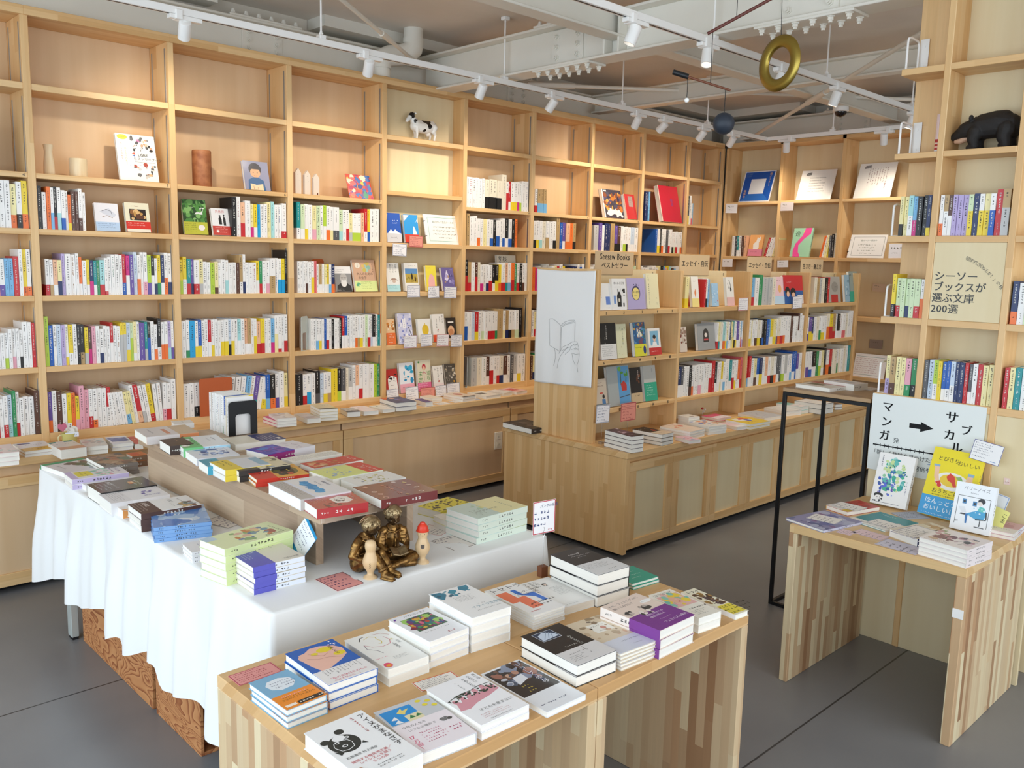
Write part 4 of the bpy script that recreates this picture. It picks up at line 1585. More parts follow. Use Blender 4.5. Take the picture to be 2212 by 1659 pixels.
def book_parts(w, h, t, base, spine, side, dsl, seed, pages=PAGE):
    rnd = random.Random(seed)
    c = MB()
    ct = .0011 if t > .008 else t * .12
    c.box(-w / 2, -h / 2, 0, w / 2, h / 2, ct, base)
    c.box(-w / 2, -h / 2, t - ct, w / 2, h / 2, t, base)
    s = -1 if side == 'L' else 1
    x0, x1 = sorted((s * w / 2, s * (w / 2 - ct)))
    c.box(x0, -h / 2, ct, x1, h / 2, t - ct, spine)
    # lettering along the back
    xs = s * (w / 2 + .00006)
    ink = '2a2a2a' if lum(spine) > .25 else 'efefe8'
    MS = Matrix.Translation((xs, 0, t / 2)) @ (Matrix.Rotation(PI / 2, 4, 'Z') @ Matrix.Rotation(PI / 2, 4, 'X') if s > 0 else Matrix.Rotation(-PI / 2, 4, 'Z') @ Matrix.Rotation(PI / 2, 4, 'X'))
    g = min(t * .55, .011)
    if t > .009:
        scribble(c, -h * .12, 0, g, max(2, int(h * .38 / (g * 1.05))), ink, MS, 0, rnd)
        scribble(c, -h * .40, 0, g * .7, 3, ink, MS, 0, rnd)
    mbs = [c]
    draw(mbs, dsl, w, h, t, rnd, None, side)
    p = MB()
    i = .0022
    p.box(-w / 2 + (ct if s < 0 else i), -h / 2 + i, ct, w / 2 - (ct if s > 0 else i), h / 2 - i, t - ct, pages)
    return mbs, p


def make_book(name, label, w, h, t, base, spine, side, dsl, seed, mt=None, group=None, pages=PAGE):
    mbs, p = book_parts(w, h, t, base, spine, side, dsl, seed, pages)
    root = thing(name, label, 'book', group=group)
    mbs[0].build('cover', mt or M_BOOK, root)
    p.build('pages', M_PAGES, root)
    for b in mbs[1:]: b.build('paper_band', mt or M_BOOK, root)
    return root


def merge(M, parts):
    mbs, p = parts
    for b in mbs + [p]:
        n = len(STUFF.v)
        STUFF.v += [tuple(M @ Vector(q)) for q in b.v]
        STUFF.f += [tuple(i + n for i in f) for f in b.f]
        STUFF.c += b.c


STUFF = MB()      # the books past the three hundred that show largest
KEYOF = {}
SMALL = set()
for _q in 'F25 F56 L10:1 L12:1,2,3,4,5 L19:1,2 L20:0,1 L21:1 L22:0 L25:0 L26:1,2 L29:1,2 L33:0,1 L35:0 L37:1 L42:1 L43:1 L44:1 L5:1,2,3,4 L57:1 L60:2 L61:1,2 L62:1,2 L63:0 L64:0,1,2,3 L65:1,2 L66:0,1 L67:1 L69:0 L70:0,1 L71:0,1 L72:1 L73:0 L74:0,1 L76:1,2 L77:1 L79:1 L80:1 L81:0 L82:0,1 L83:1,2 L85:1,2,3 L86:0 L88:0 L89:1 L90:0 L91:0,1 L92:0,1 L94:0 L95:0 R1:0,1 R10:0,10,11,12,13,14,15,17,18,19,2,20,21,22,23,24,26,27,28,3,5,6,7,8,9 R11:0,1,10,11,12,13,14,15,16,17,18,19,20,21,22,23,24,25,26,27,28,29,3,30,4,5,6,7,8,9 R12:10,11,12,13,14,15,17,19,21,3,4,5,6,7,8,9 R13:1,11,12,13,14,15,16,17,19,2,21,3,4,5,6,7,8,9 R14:0,6 R15:2 R16:3,6 R18:10,4,7 R19:2,3,4,5 R2:0,1,2 R20:3,4,5 R3:0,1,2,3,4,6,7,8 R4:0,1,5 R5:10,12,3,4,5,6,7,8 R53:0,1,10,2,3,4,5,6,7,8,9 R54:0 R6:1,10,11,12,13,14,16,19,2,21,24,25,27,28,29,3,30,31,33,7,8,9 R7:10,11,13,14,15,16,17,18,19,2,20,21,22,23,24,25,27,28,29,30,32,33,34,35,5,8 R8:0,14,15,16,17,19,22,26,28,5,6 R9:1,10,11,12,2,4,5,6,7,8'.split(' '):
    _a, _, _c = _q.partition(':')
    SMALL |= {_a + '.' + i for i in _c.split(',')} if _c else {_a}


def page_mat():
    m, N, L, B = mat('page_edges')
    tc = N.new('ShaderNodeTexCoord')
    mp = N.new('ShaderNodeMapping')
    mp.inputs['Scale'].default_value = (4, 4, 900)
    L.new(tc.outputs['Object'], mp.inputs[0])
    n = N.new('ShaderNodeTexNoise')
    n.inputs['Scale'].default_value = 1
    n.inputs['Detail'].default_value = 1
    L.new(mp.outputs[0], n.inputs['Vector'])
    a = N.new('ShaderNodeAttribute')
    a.attribute_name = 'Col'
    mx = N.new('ShaderNodeMix')
    mx.data_type = 'RGBA'
    mx.blend_type = 'MULTIPLY'
    mx.inputs['Factor'].default_value = 1
    L.new(a.outputs['Color'], mx.inputs[6])
    k = math_node(N, L, 'MULTIPLY_ADD', n.outputs[0], .2, .9)
    cc = N.new('ShaderNodeCombineColor')
    for i in range(3): L.new(k, cc.inputs[i])
    L.new(cc.outputs[0], mx.inputs[7])
    L.new(mx.outputs[2], B.inputs['Base Color'])
    B.inputs['Roughness'].default_value = .8
    return m


M_PAGES = page_mat()
ORDT = ['topmost', 'second from the top', 'third from the top', 'fourth from the top', 'fifth from the top', 'lowest']

# id: paper | spine | spine side | label | short phrase for the copies below | printing
ART = {}
for ln in '''
ainu|f2f2f2|f2f2f2|R|white book with a black bear drawing, nearest the camera|x|e 2b3230 .30 .60 .24 .155;e 2b3230 .40 .80 .075 .045;e 2b3230 .09 .72 .07 .042;e f2f2f2 .30 .705 .10 .05;e 2b3230 .27 .57 .14 .085;l f0f0f0 .012 .13,.60 .17,.65 .27,.665 .38,.64 .41,.58 .38,.51 .27,.485 .17,.50 .13,.57 .13,.60;e f0f0f0 .22 .645 .035 .02;e 2b3230 .22 .645 .02 .012;e f0f0f0 .41 .675 .035 .02;e 2b3230 .41 .675 .02 .012;e f0f0f0 .27 .56 .045 .022;e 2b3230 .27 .56 .032 .014;p 2b3230 .06,.53 .10,.44 .17,.47;p 2b3230 .5,.5 .58,.47 .54,.53;v 1d1d1d .90 .95 .088 アイヌがまなざす;sv c66 .74 .93 .034 9;t 444 .10 .35 .04 石原真衣 村上靖彦;t c2484e .10 .265 .043 継続する植民地主義／;t c2484e .18 .215 .043 レイシズムを問う;t c2484e .34 .165 .043 ５つの声;sb 555 .36 .06 .9 .11 .02;b 5 8 .03 .10 .16 .16 .03 .06 d58,e8a,c97
seventeen|c9cbcf|c9cbcf|R|grey book with blue picture and pink lettered band beside the bear book|x|r 1f8fd6 .04 .62 .60 .93;r e8ddb4 .34 .60 .62 .74;p e8d27a .28,.83 .40,.90 .40,.85 .52,.86 .42,.80 .38,.76;p eee .10,.72 .20,.78 .22,.70;p eee .10,.64 .2,.70 .24,.62;p 2f7a4a .38,.65 .44,.72 .5,.66 .56,.72 .62,.66;e e9d640 .76 .93 .05 .028;e e9d640 .90 .88 .05 .028;e e9d640 .80 .82 .05 .028;e e9d640 .93 .76 .05 .028;o efe6ea .60;t 555 .12 .50 .05 今夜の人生を;t 555 .16 .42 .05 いつもの場所で;t d83a6a .06 .28 .085 17;v d83a6a .12 .26 .075 万部！;sb d85a80 .28 .14 .74 .34 .028;s d85a80 .76 .26 .04 4;s d85a80 .78 .2 .04 3;b 3 5 .78 .36 .92 .46 .02 .05 444,89a,777
thorns|f3f2f4|f3f2f4|R|white book with pink women and a thorn branch across it|white thorn-branch book|p d998a4 .02,.36 .10,.52 .16,.54 .20,.50 .24,.56 .30,.57 .34,.52 .38,.58 .44,.59 .48,.54 .54,.60 .60,.60 .66,.56 .72,.62 .80,.60 .88,.64 .98,.60 .98,.50 .70,.44 .40,.40 .20,.34;e d998a4 .12 .55 .05 .045;e d998a4 .28 .59 .05 .045;e d998a4 .44 .61 .05 .045;e d998a4 .60 .625 .05 .045;e d998a4 .78 .64 .05 .045;b 11 60 .04 .54 .96 .66 .008 .035 2e3f35,3a4a3c,26332c;l 2e3a32 .014 .02,.60 .2,.64 .35,.66 .55,.66 .75,.69 .98,.68;v 555 .93 .96 .05 母には;v 555 .81 .96 .05 なれない;v 555 .69 .94 .05 かもしれない;sv 777 .50 .92 .026 8;t 888 .26 .22 .06 子どもを産まない;sb c99 .2 .08 .8 .16 .02;s 999 .26 .04 .022 14
gentle|eceef2|eceef2|R|thin book with a dark stage photograph and bold blue outlined title|x|r 2c2626 .03 .34 .97 .97;b 8 30 .1 .58 .9 .95 .05 .16 6a4a3c,35302f,c8ccd6,8a93a8,4a5568,a06a5a,2a2020;e c9a48e .38 .78 .07 .045;e b98c78 .56 .80 .07 .045;p e6e8ee .30,.56 .6,.62 .62,.74 .36,.72;v f6f7fb .80 .95 .086 やさしく依存;v 22356e .79 .945 .08 やさしく依存;sb d9c35a .30 .36 .55 .52 .034;s 446 .10 .12 .028 12
dontknow|231d1a|eceae6|R|black book with a blue winged picture above a pale band|thick black winged-picture book|r 23364f .18 .70 .64 .93;p c9d6e6 .20,.72 .62,.74 .60,.82 .42,.92 .24,.86;l 7f93ad .012 .26,.74 .5,.90;l 7f93ad .012 .36,.74 .54,.88;l 7f93ad .012 .46,.74 .57,.86;l cfd8e2 .012 .18,.70 .64,.70 .64,.93 .18,.93 .18,.70;v dfe0da .72 .66 .055 わからない;s c9c9c2 .36 .44 .034 6;o dcd9d8 .36;sv 444 .6 .33 .03 6;sb 666 .1 .08 .5 .2 .02;s 444 .2 .26 .03 9
fossil|dccbb0|e4e0da|R|beige book with drawings of shells and fossils around a label|thin beige shell book|b 21 26 .04 .42 .96 .97 .03 .085 b9a182,8f7a62,c7b090,a08a6c,77695a,d0a98a;r efece2 .28 .58 .74 .82;s 776 .36 .76 .03 7;e c98a78 .56 .68 .06 .045;l 7a8a5a .012 .56,.6 .57,.66;s 888 .4 .62 .02 6;o d6d9e4 .34;s 778 .4 .24 .026 12;s 999 .5 .12 .022 8
purple|ecd9cc|efe4dc|L|pink-beige book about feminism with a wide purple band|purple-banded feminism book|t 5b4a52 .06 .88 .062 それ、フェミニズムに;t 5b4a52 .06 .79 .062 聞いてみない？;e fdfdfd .84 .74 .14 .045;s 777 .74 .74 .02 6;e 4b4a4c .16 .60 .08 .06;b 4 12 .08 .54 .24 .66 .02 .05 333,555,c9bdb4;e 3b3a3c .62 .60 .1 .07;b 6 14 .5 .54 .72 .66 .02 .05 2a2a2a,444,b9aea6;o 7d3a8f .5;t f2e4f4 .30 .38 .05 意識に残るもの;t f2e4f4 .30 .31 .05 価値に残る人;t f2e4f4 .34 .10 .06 フェミニズム案内;s e6cfe9 .4 .22 .024 9;b 9 12 .32 .44 .56 .54 .03 .06 efe4dc,444,d9c9c0
pinkface|f0ece0|f0ece0|R|cream book with a pastel face and yellow hair on teal and pink|pastel face book|r e9b9b4 .05 .42 .95 .86;b 13 24 .05 .45 .95 .86 .08 .2 7cc3b4,e6a9b0,efd24a,8fcabb,e9c0b8,f0d860;e eab89e .46 .64 .2 .12;e f0d64a .78 .58 .14 .08;e b0484e .5 .58 .05 .018;s 666 .1 .93 .03 12;s 666 .1 .89 .03 10;s 333 .3 .30 .05 7;sb 777 .2 .08 .8 .22 .024
tonight|f3efd8|f3f3f3|L|cream book with a brown crowd picture and bold black title|x|tb 1d1d1d .08 .88 .085 トナイト;b 17 40 .04 .38 .96 .82 .06 .2 6b4a33,8a6a3c,4f3a30,a9854a,5a4a55,7a5a40;r e9d84a .02 .04 .98 .34;s 222 .06 .28 .06 9;s 222 .06 .18 .06 9;s 222 .1 .08 .045 9
blackwhite|222224|222224|R|black book with a white paper band, at the back of the joined table|thick black and white book|tb f2f2f2 .30 .80 .042 じんるい学;s dcdcdc .30 .74 .024 16;s dcdcdc .42 .68 .02 8;o dedede .44;sb 777 .1 .2 .9 .36 .02;s 666 .4 .1 .03 7
teal|35a68e|e9ece8|R|flat teal green book behind the black and white stack|teal green book|s e6f2ee .3 .5 .05 10;s e6f2ee .3 .3 .04 8;s e6f2ee .3 .7 .05 9
anarchism|f0eeea|f0eeea|R|white book titled in handwriting with a small face drawing|x|v 222 .42 .96 .074 ただ;v 222 .28 .96 .074 生きる;v 222 .13 .96 .074 アナキズム;e 2c2c2c .56 .80 .07 .035;e e8d2c2 .58 .78 .05 .03;b 31 9 .5 .74 .66 .84 .01 .035 444,777;sb 888 .5 .36 .92 .66 .018;o ebe9e6 .12;s 777 .2 .06 .02 10
simone|f1f0ee|e4e6ea|R|white magazine with a large orange block and a blue bar|orange block magazine|t 222 .03 .86 .135 トセトラ;p f07a55 .06,.80 .40,.80 .40,.56 .62,.56 .62,.18 .28,.18 .28,.44 .06,.44;p 1f6fd0 .52,.80 .66,.80 .66,.60 .97,.60 .97,.30 .82,.30 .82,.46 .52,.64;t 222 .44 .66 .055 ジェンダーと刑法の;t 222 .44 .58 .055 ささやかな七年;s 222 .42 .30 .06 7;s 222 .42 .22 .05 6;tb c8403a .10 .10 .04 etcbooks
iraira|f1f1f0|f1f1f0|R|white book with teal animal shapes along its top edge|white teal-animal book|p 1f7f9c .02,.98 .02,.80 .10,.70 .18,.76 .30,.86 .24,.96;p 2a8ea8 .36,.88 .42,.82 .56,.84 .60,.92 .48,.96;p 1f7f9c .66,.90 .74,.80 .90,.86 .96,.98 .74,.99;b 41 18 .04 .74 .92 .96 .02 .05 17667f,2a8ea8,155a72;sb 888 .3 .5 .8 .68 .022;t 5f93a6 .30 .24 .075 イライラ文学館;s 888 .34 .16 .024 16;s 888 .55 .34 .03 4
hama|efeff2|e4e4ea|R|white book with a rich multicoloured dream painting on it|dream painting book|t 333 .30 .90 .06 ハマれないまま;r 3f6a4e .14 .36 .86 .84;b 43 70 .16 .38 .84 .82 .03 .10 7a2a4a,2f5f8a,c04a3a,4f9a5a,d8b04a,6a3f7a,9fcf6a,2a7a7a,d86a8a;l bfe08a .05 .4,.6 .55,.66 .68,.6 .6,.5 .48,.52;s 666 .2 .28 .024 18;s c03a4a .6 .10 .045 3;b 44 4 .06 .9 .12 .94 .02 .03 44a,a4a
lineface|f2f1ec|f4f2ea|R|white book with a loose line-drawn face and a rainbow dot|line-drawn face book|l d8c23a .014 .34,.86 .5,.9 .6,.84 .58,.78 .62,.70 .56,.64 .5,.66;l c2405a .012 .2,.72 .3,.62 .5,.56 .7,.58 .8,.68 .76,.8;l 4a3a5a .012 .2,.72 .16,.6 .3,.5 .34,.4;l 3a3a3a .02 .22,.84 .3,.92 .4,.93;l c2705a .012 .6,.92 .8,.9 .92,.8;v 777 .90 .62 .045 日記;v 777 .76 .58 .045 人間関係;v e0d23a .83 .7 .05 光;e e8507a .12 .10 .09 .06;e f2a03a .12 .085 .06 .03;sb 999 .4 .16 .8 .24 .016;s e58 .06 .3 .02 8
blueback|1f63b8|1f63b8|R|blue book with a curled pink figure and a white band|blue curled-figure book|p ecbcaa .08,.72 .14,.84 .28,.86 .44,.93 .64,.92 .86,.84 .95,.72 .90,.56 .70,.46 .40,.36 .20,.30 .12,.50;e ecbcaa .16 .74 .09 .07;e e9d23a .64 .80 .16 .065;e e9d23a .80 .62 .12 .05;e e9d23a .40 .76 .07 .035;l c08a80 .01 .2,.7 .34,.62 .55,.6 .8,.5;l c08a80 .01 .3,.8 .5,.66 .62,.7;v 222 .78 .86 .05 妊娠したら;b 47 6 .8 .84 .98 .96 .01 .03 fff,fde;o ebe8e6 .34;svb 555 .16 .14 .86 .31 .026;t d0486a .10 .085 .05 「私の身体は私のもの;t d0486a .16 .03 .045 のはずなのに…」
orangeband|7fb2d2|7fb2d2|R|light blue book with a white cloud label and an orange band|blue and orange-banded book|p e6ecf2 .22,.60 .18,.74 .30,.84 .60,.86 .82,.78 .84,.64 .70,.54 .40,.52;s 557 .32 .76 .036 8;s 557 .30 .69 .036 10;s 557 .34 .62 .036 8;o ef8f2e .40;s fbe 0.2 .33 .03 12;t 6b4a1a .12 .22 .05 生活がガラリと変わる;s 6b4a1a .2 .29 .035 11;r 2a2622 .36 .03 .98 .12;s f6f0e6 .42 .075 .045 11;r f3e9dc .06 .05 .32 .11
greenspine|d9d4d6|2f9a66|L|landscape picture book with a bright green spine at the table corner|x|r 2f9a66 .0 .0 .14 1;b 51 26 .2 .5 .9 .95 .05 .14 8a7a5a,5a6a4a,b09a7a,6a5548,a8b0b4;s 777 .3 .2 .05 9
brownphoto|8a7a6c|8a8078|R|brown photo book with a crowded picture beside the green spine|brown photo book|b 53 60 .02 .04 .98 .96 .05 .16 7a5a4a,a88a6c,5a5550,c0a488,6f7f6a,b07a5a,8f8a84
orangeback|c9702e|8a6a50|R|orange book partly hidden behind the brown photo stack|orange book|r c9502a .1 .1 .9 .6;s fbe 0.2 .7 .07 6
purpleyellow|e9e6ea|c7b9dc|R|pale book with a yellow label and mint pattern, lilac edge|pale yellow-label book|r c9b8de 0 0 1 .12;r e6d84a .12 .14 .75 .42;s 775 .2 .32 .05 7;s 775 .2 .24 .05 6;b 57 22 .04 .44 .96 .72 .05 .16 a9d8c2,e8a0b0,f2efe6,8fc9b4;t 7a5aa0 .12 .86 .07 くらしの本;s 7a5aa0 .2 .78 .05 6
whiteflat|eeeeea|eeeeea|R|plain white book lying against the black one|x|s 999 .3 .5 .05 7
blackorange|1f1d1d|232121|R|thick black book with an orange glow and white title|x|b 59 7 .34 .58 .66 .70 .03 .09 e08a3a,f0b060,c8602a;s f0eee6 .3 .78 .06 6;s f0eee6 .3 .70 .045 7;o 2b2a2a .42;tb f4f4f4 .08 .30 .085 読む力;sb e6e6e6 .1 .06 .9 .24 .045;s ddd .3 .36 .05 8
whitesquares|edecee|edecee|R|white book with purple squares by its title|x|r 6a5fa8 .30 .78 .40 .84;r 6a5fa8 .42 .72 .50 .80;r 7a6fb4 .30 .66 .38 .74;r 6a5fa8 .46 .62 .58 .68;v 6a5fa8 .72 .9 .07 日本の家;o e6e4e6 .36;sb 999 .1 .06 .9 .26 .024;s 888 .1 .32 .03 9
orangeedge|efe8e2|e8a05a|R|white book with a thin orange edge under the brown-banded stack|x|r e8a05a .86 0 1 1;sb 888 .1 .1 .7 .5 .04
brownobi|efedea|5a3a30|R|white book with a dark brown band and a small house photo|brown-banded white book|b 61 22 .52 .70 .96 .92 .05 .12 7a4a30,c9a04a,5a6a4a,8a8f96,d0b080;tb 333 .14 .62 .07 ビルド;s 555 .2 .8 .04 7;s 777 .5 .6 .03 7;o 4f332b .34;tb f2e8e0 .08 .20 .09 人生は;sb e2d4ca .1 .04 .9 .15 .032
bluesky|6f9fd8|7fabdf|R|blue and white cloud-painted book|blue cloud-painted book|b 63 46 .02 .04 .98 .96 .06 .22 3f78c8,cfe0f2,5f94d6,a8c8ea,e6eff8,4a84cc,8fb4e2;l e9f2fa .05 .1,.2 .4,.42 .8,.40
palegreen|dfe6b8|d3e0a0|R|pale green book with watercolour figures, on a tall stack|pale green watercolour book|b 67 30 .2 .34 .8 .80 .05 .13 c98a5a,7a9aa8,e0c88a,a86a5a,8fae7a,d8b4a0,6a7fa0;r b8cfe0 0 0 .3 .16;v 4a5a3a .86 .96 .065 ことばの花;s 5a6a4a .3 .9 .04 8
smallwhite|ecebee|ecebee|R|small white book at the cloth table edge|small white book|s 88a .3 .6 .06 6;s 88a .3 .4 .05 5
bluesociety|ddd6c8|dfe4ef|R|beige book with a violet-blue band, on a stack of five|violet-banded social book|v 4a4540 .90 .94 .062 解放社会学;s 555 .2 .72 .04 5;o 5a58b8 .42;t f2f2fa .10 .28 .075 ふつうの力;sb dfe0f2 .1 .06 .7 .2 .034;s e6e6fa .2 .36 .03 8
greenyellow|cfe3da|dfe9da|R|mint and pale yellow book, on the stack at the cloth's right corner|mint and yellow book|r efe9b4 0 .46 1 1;v 4a5a52 .62 .62 .06 庭とエスキモー;s 6a7a6a .3 .8 .04 9;sb 8a9a8a .5 .1 .9 .3 .03;b 71 6 .2 .3 .5 .5 .03 .08 e6e08a,b8d8c0
yellowink|e4d94a|d8cc40|R|yellow book with a busy black ink pattern beside the riser|x|b 73 70 .05 .05 .95 .95 .02 .08 23221a,2f2d20,3a3826,e4d94a
yellowwhite|e9e2b0|f0eee6|R|pale yellow booklet under the mint stack|pale yellow booklet|s 776 .2 .6 .06 7;r f0eee6 0 0 1 .4
r_beige|cdb698|d98a5a|R|beige and grey book with an orange spine on the riser's far corner|x|o dcd5d2 .62;r d08a6a .3 .42 .84 .5;s 666 .2 .2 .05 9
r_white0|ece9e4|ece9e4|R|small white book by the standing books on the riser|x|s 888 .2 .5 .08 6
r_darkspine|3a2a24|3a2a24|R|dark brown book end poking out beside the green book|x|s c9a080 .2 .6 .08 5
r_green|e9ebec|a8cfe0|R|white book with a green band and light blue spine|green-banded book|s 446 .2 .82 .07 6;s 446 .2 .7 .05 8;o 6fbf7a .42;b 77 9 .2 .08 .8 .2 .04 .12 2a3a30,f0f0ea,35503a;sb 2f5a3a .1 .24 .9 .36 .05
r_blueill|e6e9f0|e6e9f0|R|white book with blue brush figures on the riser|x|b 79 26 .2 .2 .85 .8 .03 .12 4a74c0,7fa0d8,2f4a8a,c0d0ea;s 446 .2 .88 .06 6;e 2f3f8a .5 .78 .06 .04
r_cream|e6e0cf|e6e0cf|R|cream book with a navy band at the riser's far side|x|o 24356e .5;sb e6e9f2 .1 .1 .9 .4 .04;r f0eee6 .1 .06 .3 .12
r_bluepurple|3a3fae|9a2f7a|L|deep blue and purple swirling book with a white band|x|b 83 40 .03 .45 .97 .97 .05 .2 2f36a0,5a58c8,7a4ab0,3f7fd0,6a3fa0;o e6e3e8 .45;b 84 12 .1 .05 .9 .4 .05 .12 d8d2dc,ded8e0;s 888 .3 .2 .04 6
r_tealspine|c9c2b4|2f94ac|R|book with a teal spine and band under the yellow one|x|o 3f9fb8 .36;s 1f5a6a .2 .2 .06 6
r_yellow|d6d8dc|e4c83a|R|book with a yellow band between the teal and black-banded ones|yellow-banded book|r 8fb4c8 .1 .8 .9 1;o e4c83a .38;s 4a3a10 .12 .26 .08 6;s 4a3a10 .12 .14 .07 6
r_catblack|d9cfae|2a2624|R|book with an ink landscape and a black lettered band|black-banded landscape book|b 89 34 .04 .44 .96 .94 .04 .14 6a6a58,3a3a34,b0a884,8a9aac,d9cfae;o 2c2725 .40;sb f0ece4 .08 .08 .92 .34 .06
r_catred|e0a84a|c8352a|R|orange book with a black cat picture and a red band|orange cat-picture book|e 6b6a3a .5 .68 .36 .24;b 91 16 .2 .5 .8 .84 .05 .13 2f2622,3a2f28,7a8a4a,c04a30;e 2b2320 .5 .72 .2 .13;e d8c04a .44 .74 .025 .02;e d8c04a .56 .74 .025 .02;s 4a2a10 .2 .46 .05 7;o d23a2a .40;s 2a1410 .1 .30 .08 6;s 2a1410 .1 .18 .08 6
r_open|efece2|dcd8cc|R|open book with printed pages facing up on the riser|x|sb 777 .06 .56 .94 .92 .02;sb 777 .06 .08 .94 .44 .02;l b9b4a6 .03 0,.5 1,.5
r_redphoto|c8453a|e6e0d8|R|red-covered book with a warm portrait, beside the open book|x|b 97 26 .1 .4 .9 .95 .06 .18 c07a4a,e0b48a,8a4a30,d89a6a,b85a3a;r d0443a .0 .0 1 .3;s fbe9e0 .1 .12 .08 8
r_yellowgreen|dbe08a|eceadf|R|yellow-green book with a red band on the riser's right side|x|b 99 30 .2 .5 .8 .9 .01 .05 7a9ad0,9fb8dc,6a8ac0;o d2423c .30;s fbe9e0 .1 .2 .07 6;s fbe9e0 .1 .1 .06 7
r_whiteyellow|e9e8e4|e9e8e4|R|white art book with a yellow scribbled drawing next to it|x|b 101 60 .08 .2 .92 .75 .01 .06 c9c04a,b0a83a,8a94a0,e0d870,a8a060
r_brooch|6e2422|6e2422|L|dark red book with jewellery brooches pictured at the riser's front corner|x|e c9a08a .12 .86 .05 .04;e 6e2422 .12 .86 .035 .028;e d8c0b0 .34 .84 .05 .04;e 7a2a28 .34 .84 .035 .028;e e0d0c4 .52 .86 .05 .04;e 6e2422 .52 .86 .035 .028;e c9a08a .88 .84 .05 .04;e e0cfc4 .14 .22 .05 .04;e 6e2422 .14 .22 .034 .026;e e6dad0 .4 .16 .04 .05;e 6e2422 .4 .16 .026 .034;e d8c0b0 .6 .2 .04 .05;e b89a4a .78 .18 .06 .03;e d8c8c0 .9 .32 .05 .04;e b08a4a .08 .5 .05 .03;s e0a08a .2 .56 .085 7;s d89a88 .3 .42 .03 14
r_blueanimal|e6e4e4|e6e4e6|R|white book with a blue animal and a lifted grey band|x|p 2f8fc8 .16,.52 .22,.66 .34,.62 .46,.68 .60,.62 .74,.66 .82,.54 .76,.44 .66,.50 .58,.42 .46,.50 .34,.42 .26,.48;b 103 10 .2 .46 .8 .62 .03 .07 2f8fc8,4aa4d8;tb 446 .30 .86 .07 地球をほる;s 557 .3 .76 .05 6;r dfe3f0 0 0 1 .34;o bfb9b4 .28;sb 666 .1 .05 .9 .23 .03
r_red|b1262a|b1262a|R|red book with a white monkey mask drawing at the riser front|x|p f2ece6 .24,.64 .34,.80 .66,.82 .80,.66 .72,.46 .36,.44;l 443 .014 .34,.62 .5,.70 .66,.62;l 443 .014 .36,.54 .5,.50 .66,.54;b 105 6 .4 .52 .62 .66 .02 .05 555,333;s f6dcd4 .3 .88 .05 6;sb f0c8c0 .14 .1 .6 .34 .028;b 106 8 .7 .2 .98 .5 .03 .06 3a1a18,5a2420
t_purple|8f8fb4|c9c9dc|R|blue-violet book with a pasted note card, left front of the pillar table|x|b 107 34 .03 .05 .97 .95 .05 .18 6f74a8,a8a8c8,8a6a94,b4b8d0,5f6a94;s 2f2f6a .3 .12 .08 8
t_red|b8372f|d8a83a|L|red book with a white card lying on it|x|b 109 10 .1 .5 .9 .95 .1 .2 a82a26,c8453a,8f2420;o e9e4dc .44;r d8b43a .7 .0 1 .44;s 9a3a30 .1 .3 .06 7
t_teal|2f8a8f|e6e2dc|R|teal book with an outstretched arm drawing|x|p f0c8a8 .5,.34 .62,.44 .84,.62 .9,.58 .72,.38 .56,.28;s e6f2f0 .2 .86 .05 6;o ece6de .2;s 888 .3 .1 .04 6
t_photo|d8c8b0|2f3a6a|R|book with sepia photographs and a note card on it|x|b 113 30 .05 .2 .95 .95 .07 .2 8a6a4a,c0a488,4a3a2e,b8906a,e6dac8,6a5040
t_manga|ece2e0|e9dfdd|R|comic with purple-haired figures, on a stack of four|comic|b 117 26 .2 .3 .85 .8 .05 .13 6a3a52,3a3440,b88a98,d8c0c4,8a5a6a,e8d4c8;sb 8a6a80 .1 .06 .7 .2 .04;b 118 8 .02 .6 .3 .95 .03 .08 c89aa4,8aa47a,e0c0b0;l 443 .012 .5,.3 .9,.6;l 443 .012 .7,.2 .8,.5;e c9a890 .2 .2 .1 .07
t_pink|d9b0b4|e6e6ea|R|pink book with a paper strip at the pillar table's right edge|pink strip-banded book|s c0405a .3 .86 .05 6;s c0405a .3 .74 .05 7;e c9949c .6 .6 .2 .15;o e6ded6 .4;s 555 .2 .26 .05 8
s_redwhite|e9e6de|efeee8|R|white book with a brick-red spine band on the tall black stand|x|r b0503c .0 .72 1 1;r 6a6a4a .1 .34 .6 .66;o eeece6 .3;s 888 .3 .2 .04 6
s_white|e9e8ea|e0dcd2|R|white book with a blue-grey bar behind the red-white one|x|r 7a86b0 .2 .5 .8 .58;r 7a86b0 .2 .3 .3 .58;s 999 .2 .8 .04 7
i_black4|5a4a52|f0efe8|R|black and mauve book, on the four-high stack at the island corner|mauve-topped book|b 121 16 .05 .4 .95 .95 .08 .2 b9a4b0,3a2f36,d8c8d0,6a5460;r 2a2326 0 0 1 .4;s d8c8d0 .2 .2 .05 6
i_blackred|2b2626|efede6|R|black book with a red mark beside the island corner stack|black and red book|p c03a30 .5,.5 .7,.66 .8,.56 .66,.44;s f2f2ea .2 .84 .06 7;o e2cdb4 .38;s 8a7a6a .2 .2 .04 8
i_peach|efdccb|efece2|R|peach book with an orange flower, third stack from the island corner|peach flower book|b 123 12 .3 .3 .8 .8 .06 .14 e8a060,f0c090,e07a6a,f4d8c0;s c86a5a .3 .9 .05 7
i_lowpink|e8c0c8|efece6|R|low pink and white booklet beside the peach stack|x|b 125 10 .1 .1 .9 .9 .08 .2 e0607a,f2e6e6,88a8c8
i_white3|ecebe4|efeee6|R|white book behind the peach stack, against bay B|white book|s 888 .2 .7 .06 6;r 556 .3 .2 .7 .3
i_blue|e6e4e0|efece4|R|white book with blue and orange figures in front of bay B|blue and orange figure book|b 127 14 .1 .4 .9 .9 .05 .15 3a5ab0,e08a4a,d8c0b0,6a7ac0;s 666 .2 .2 .05 7
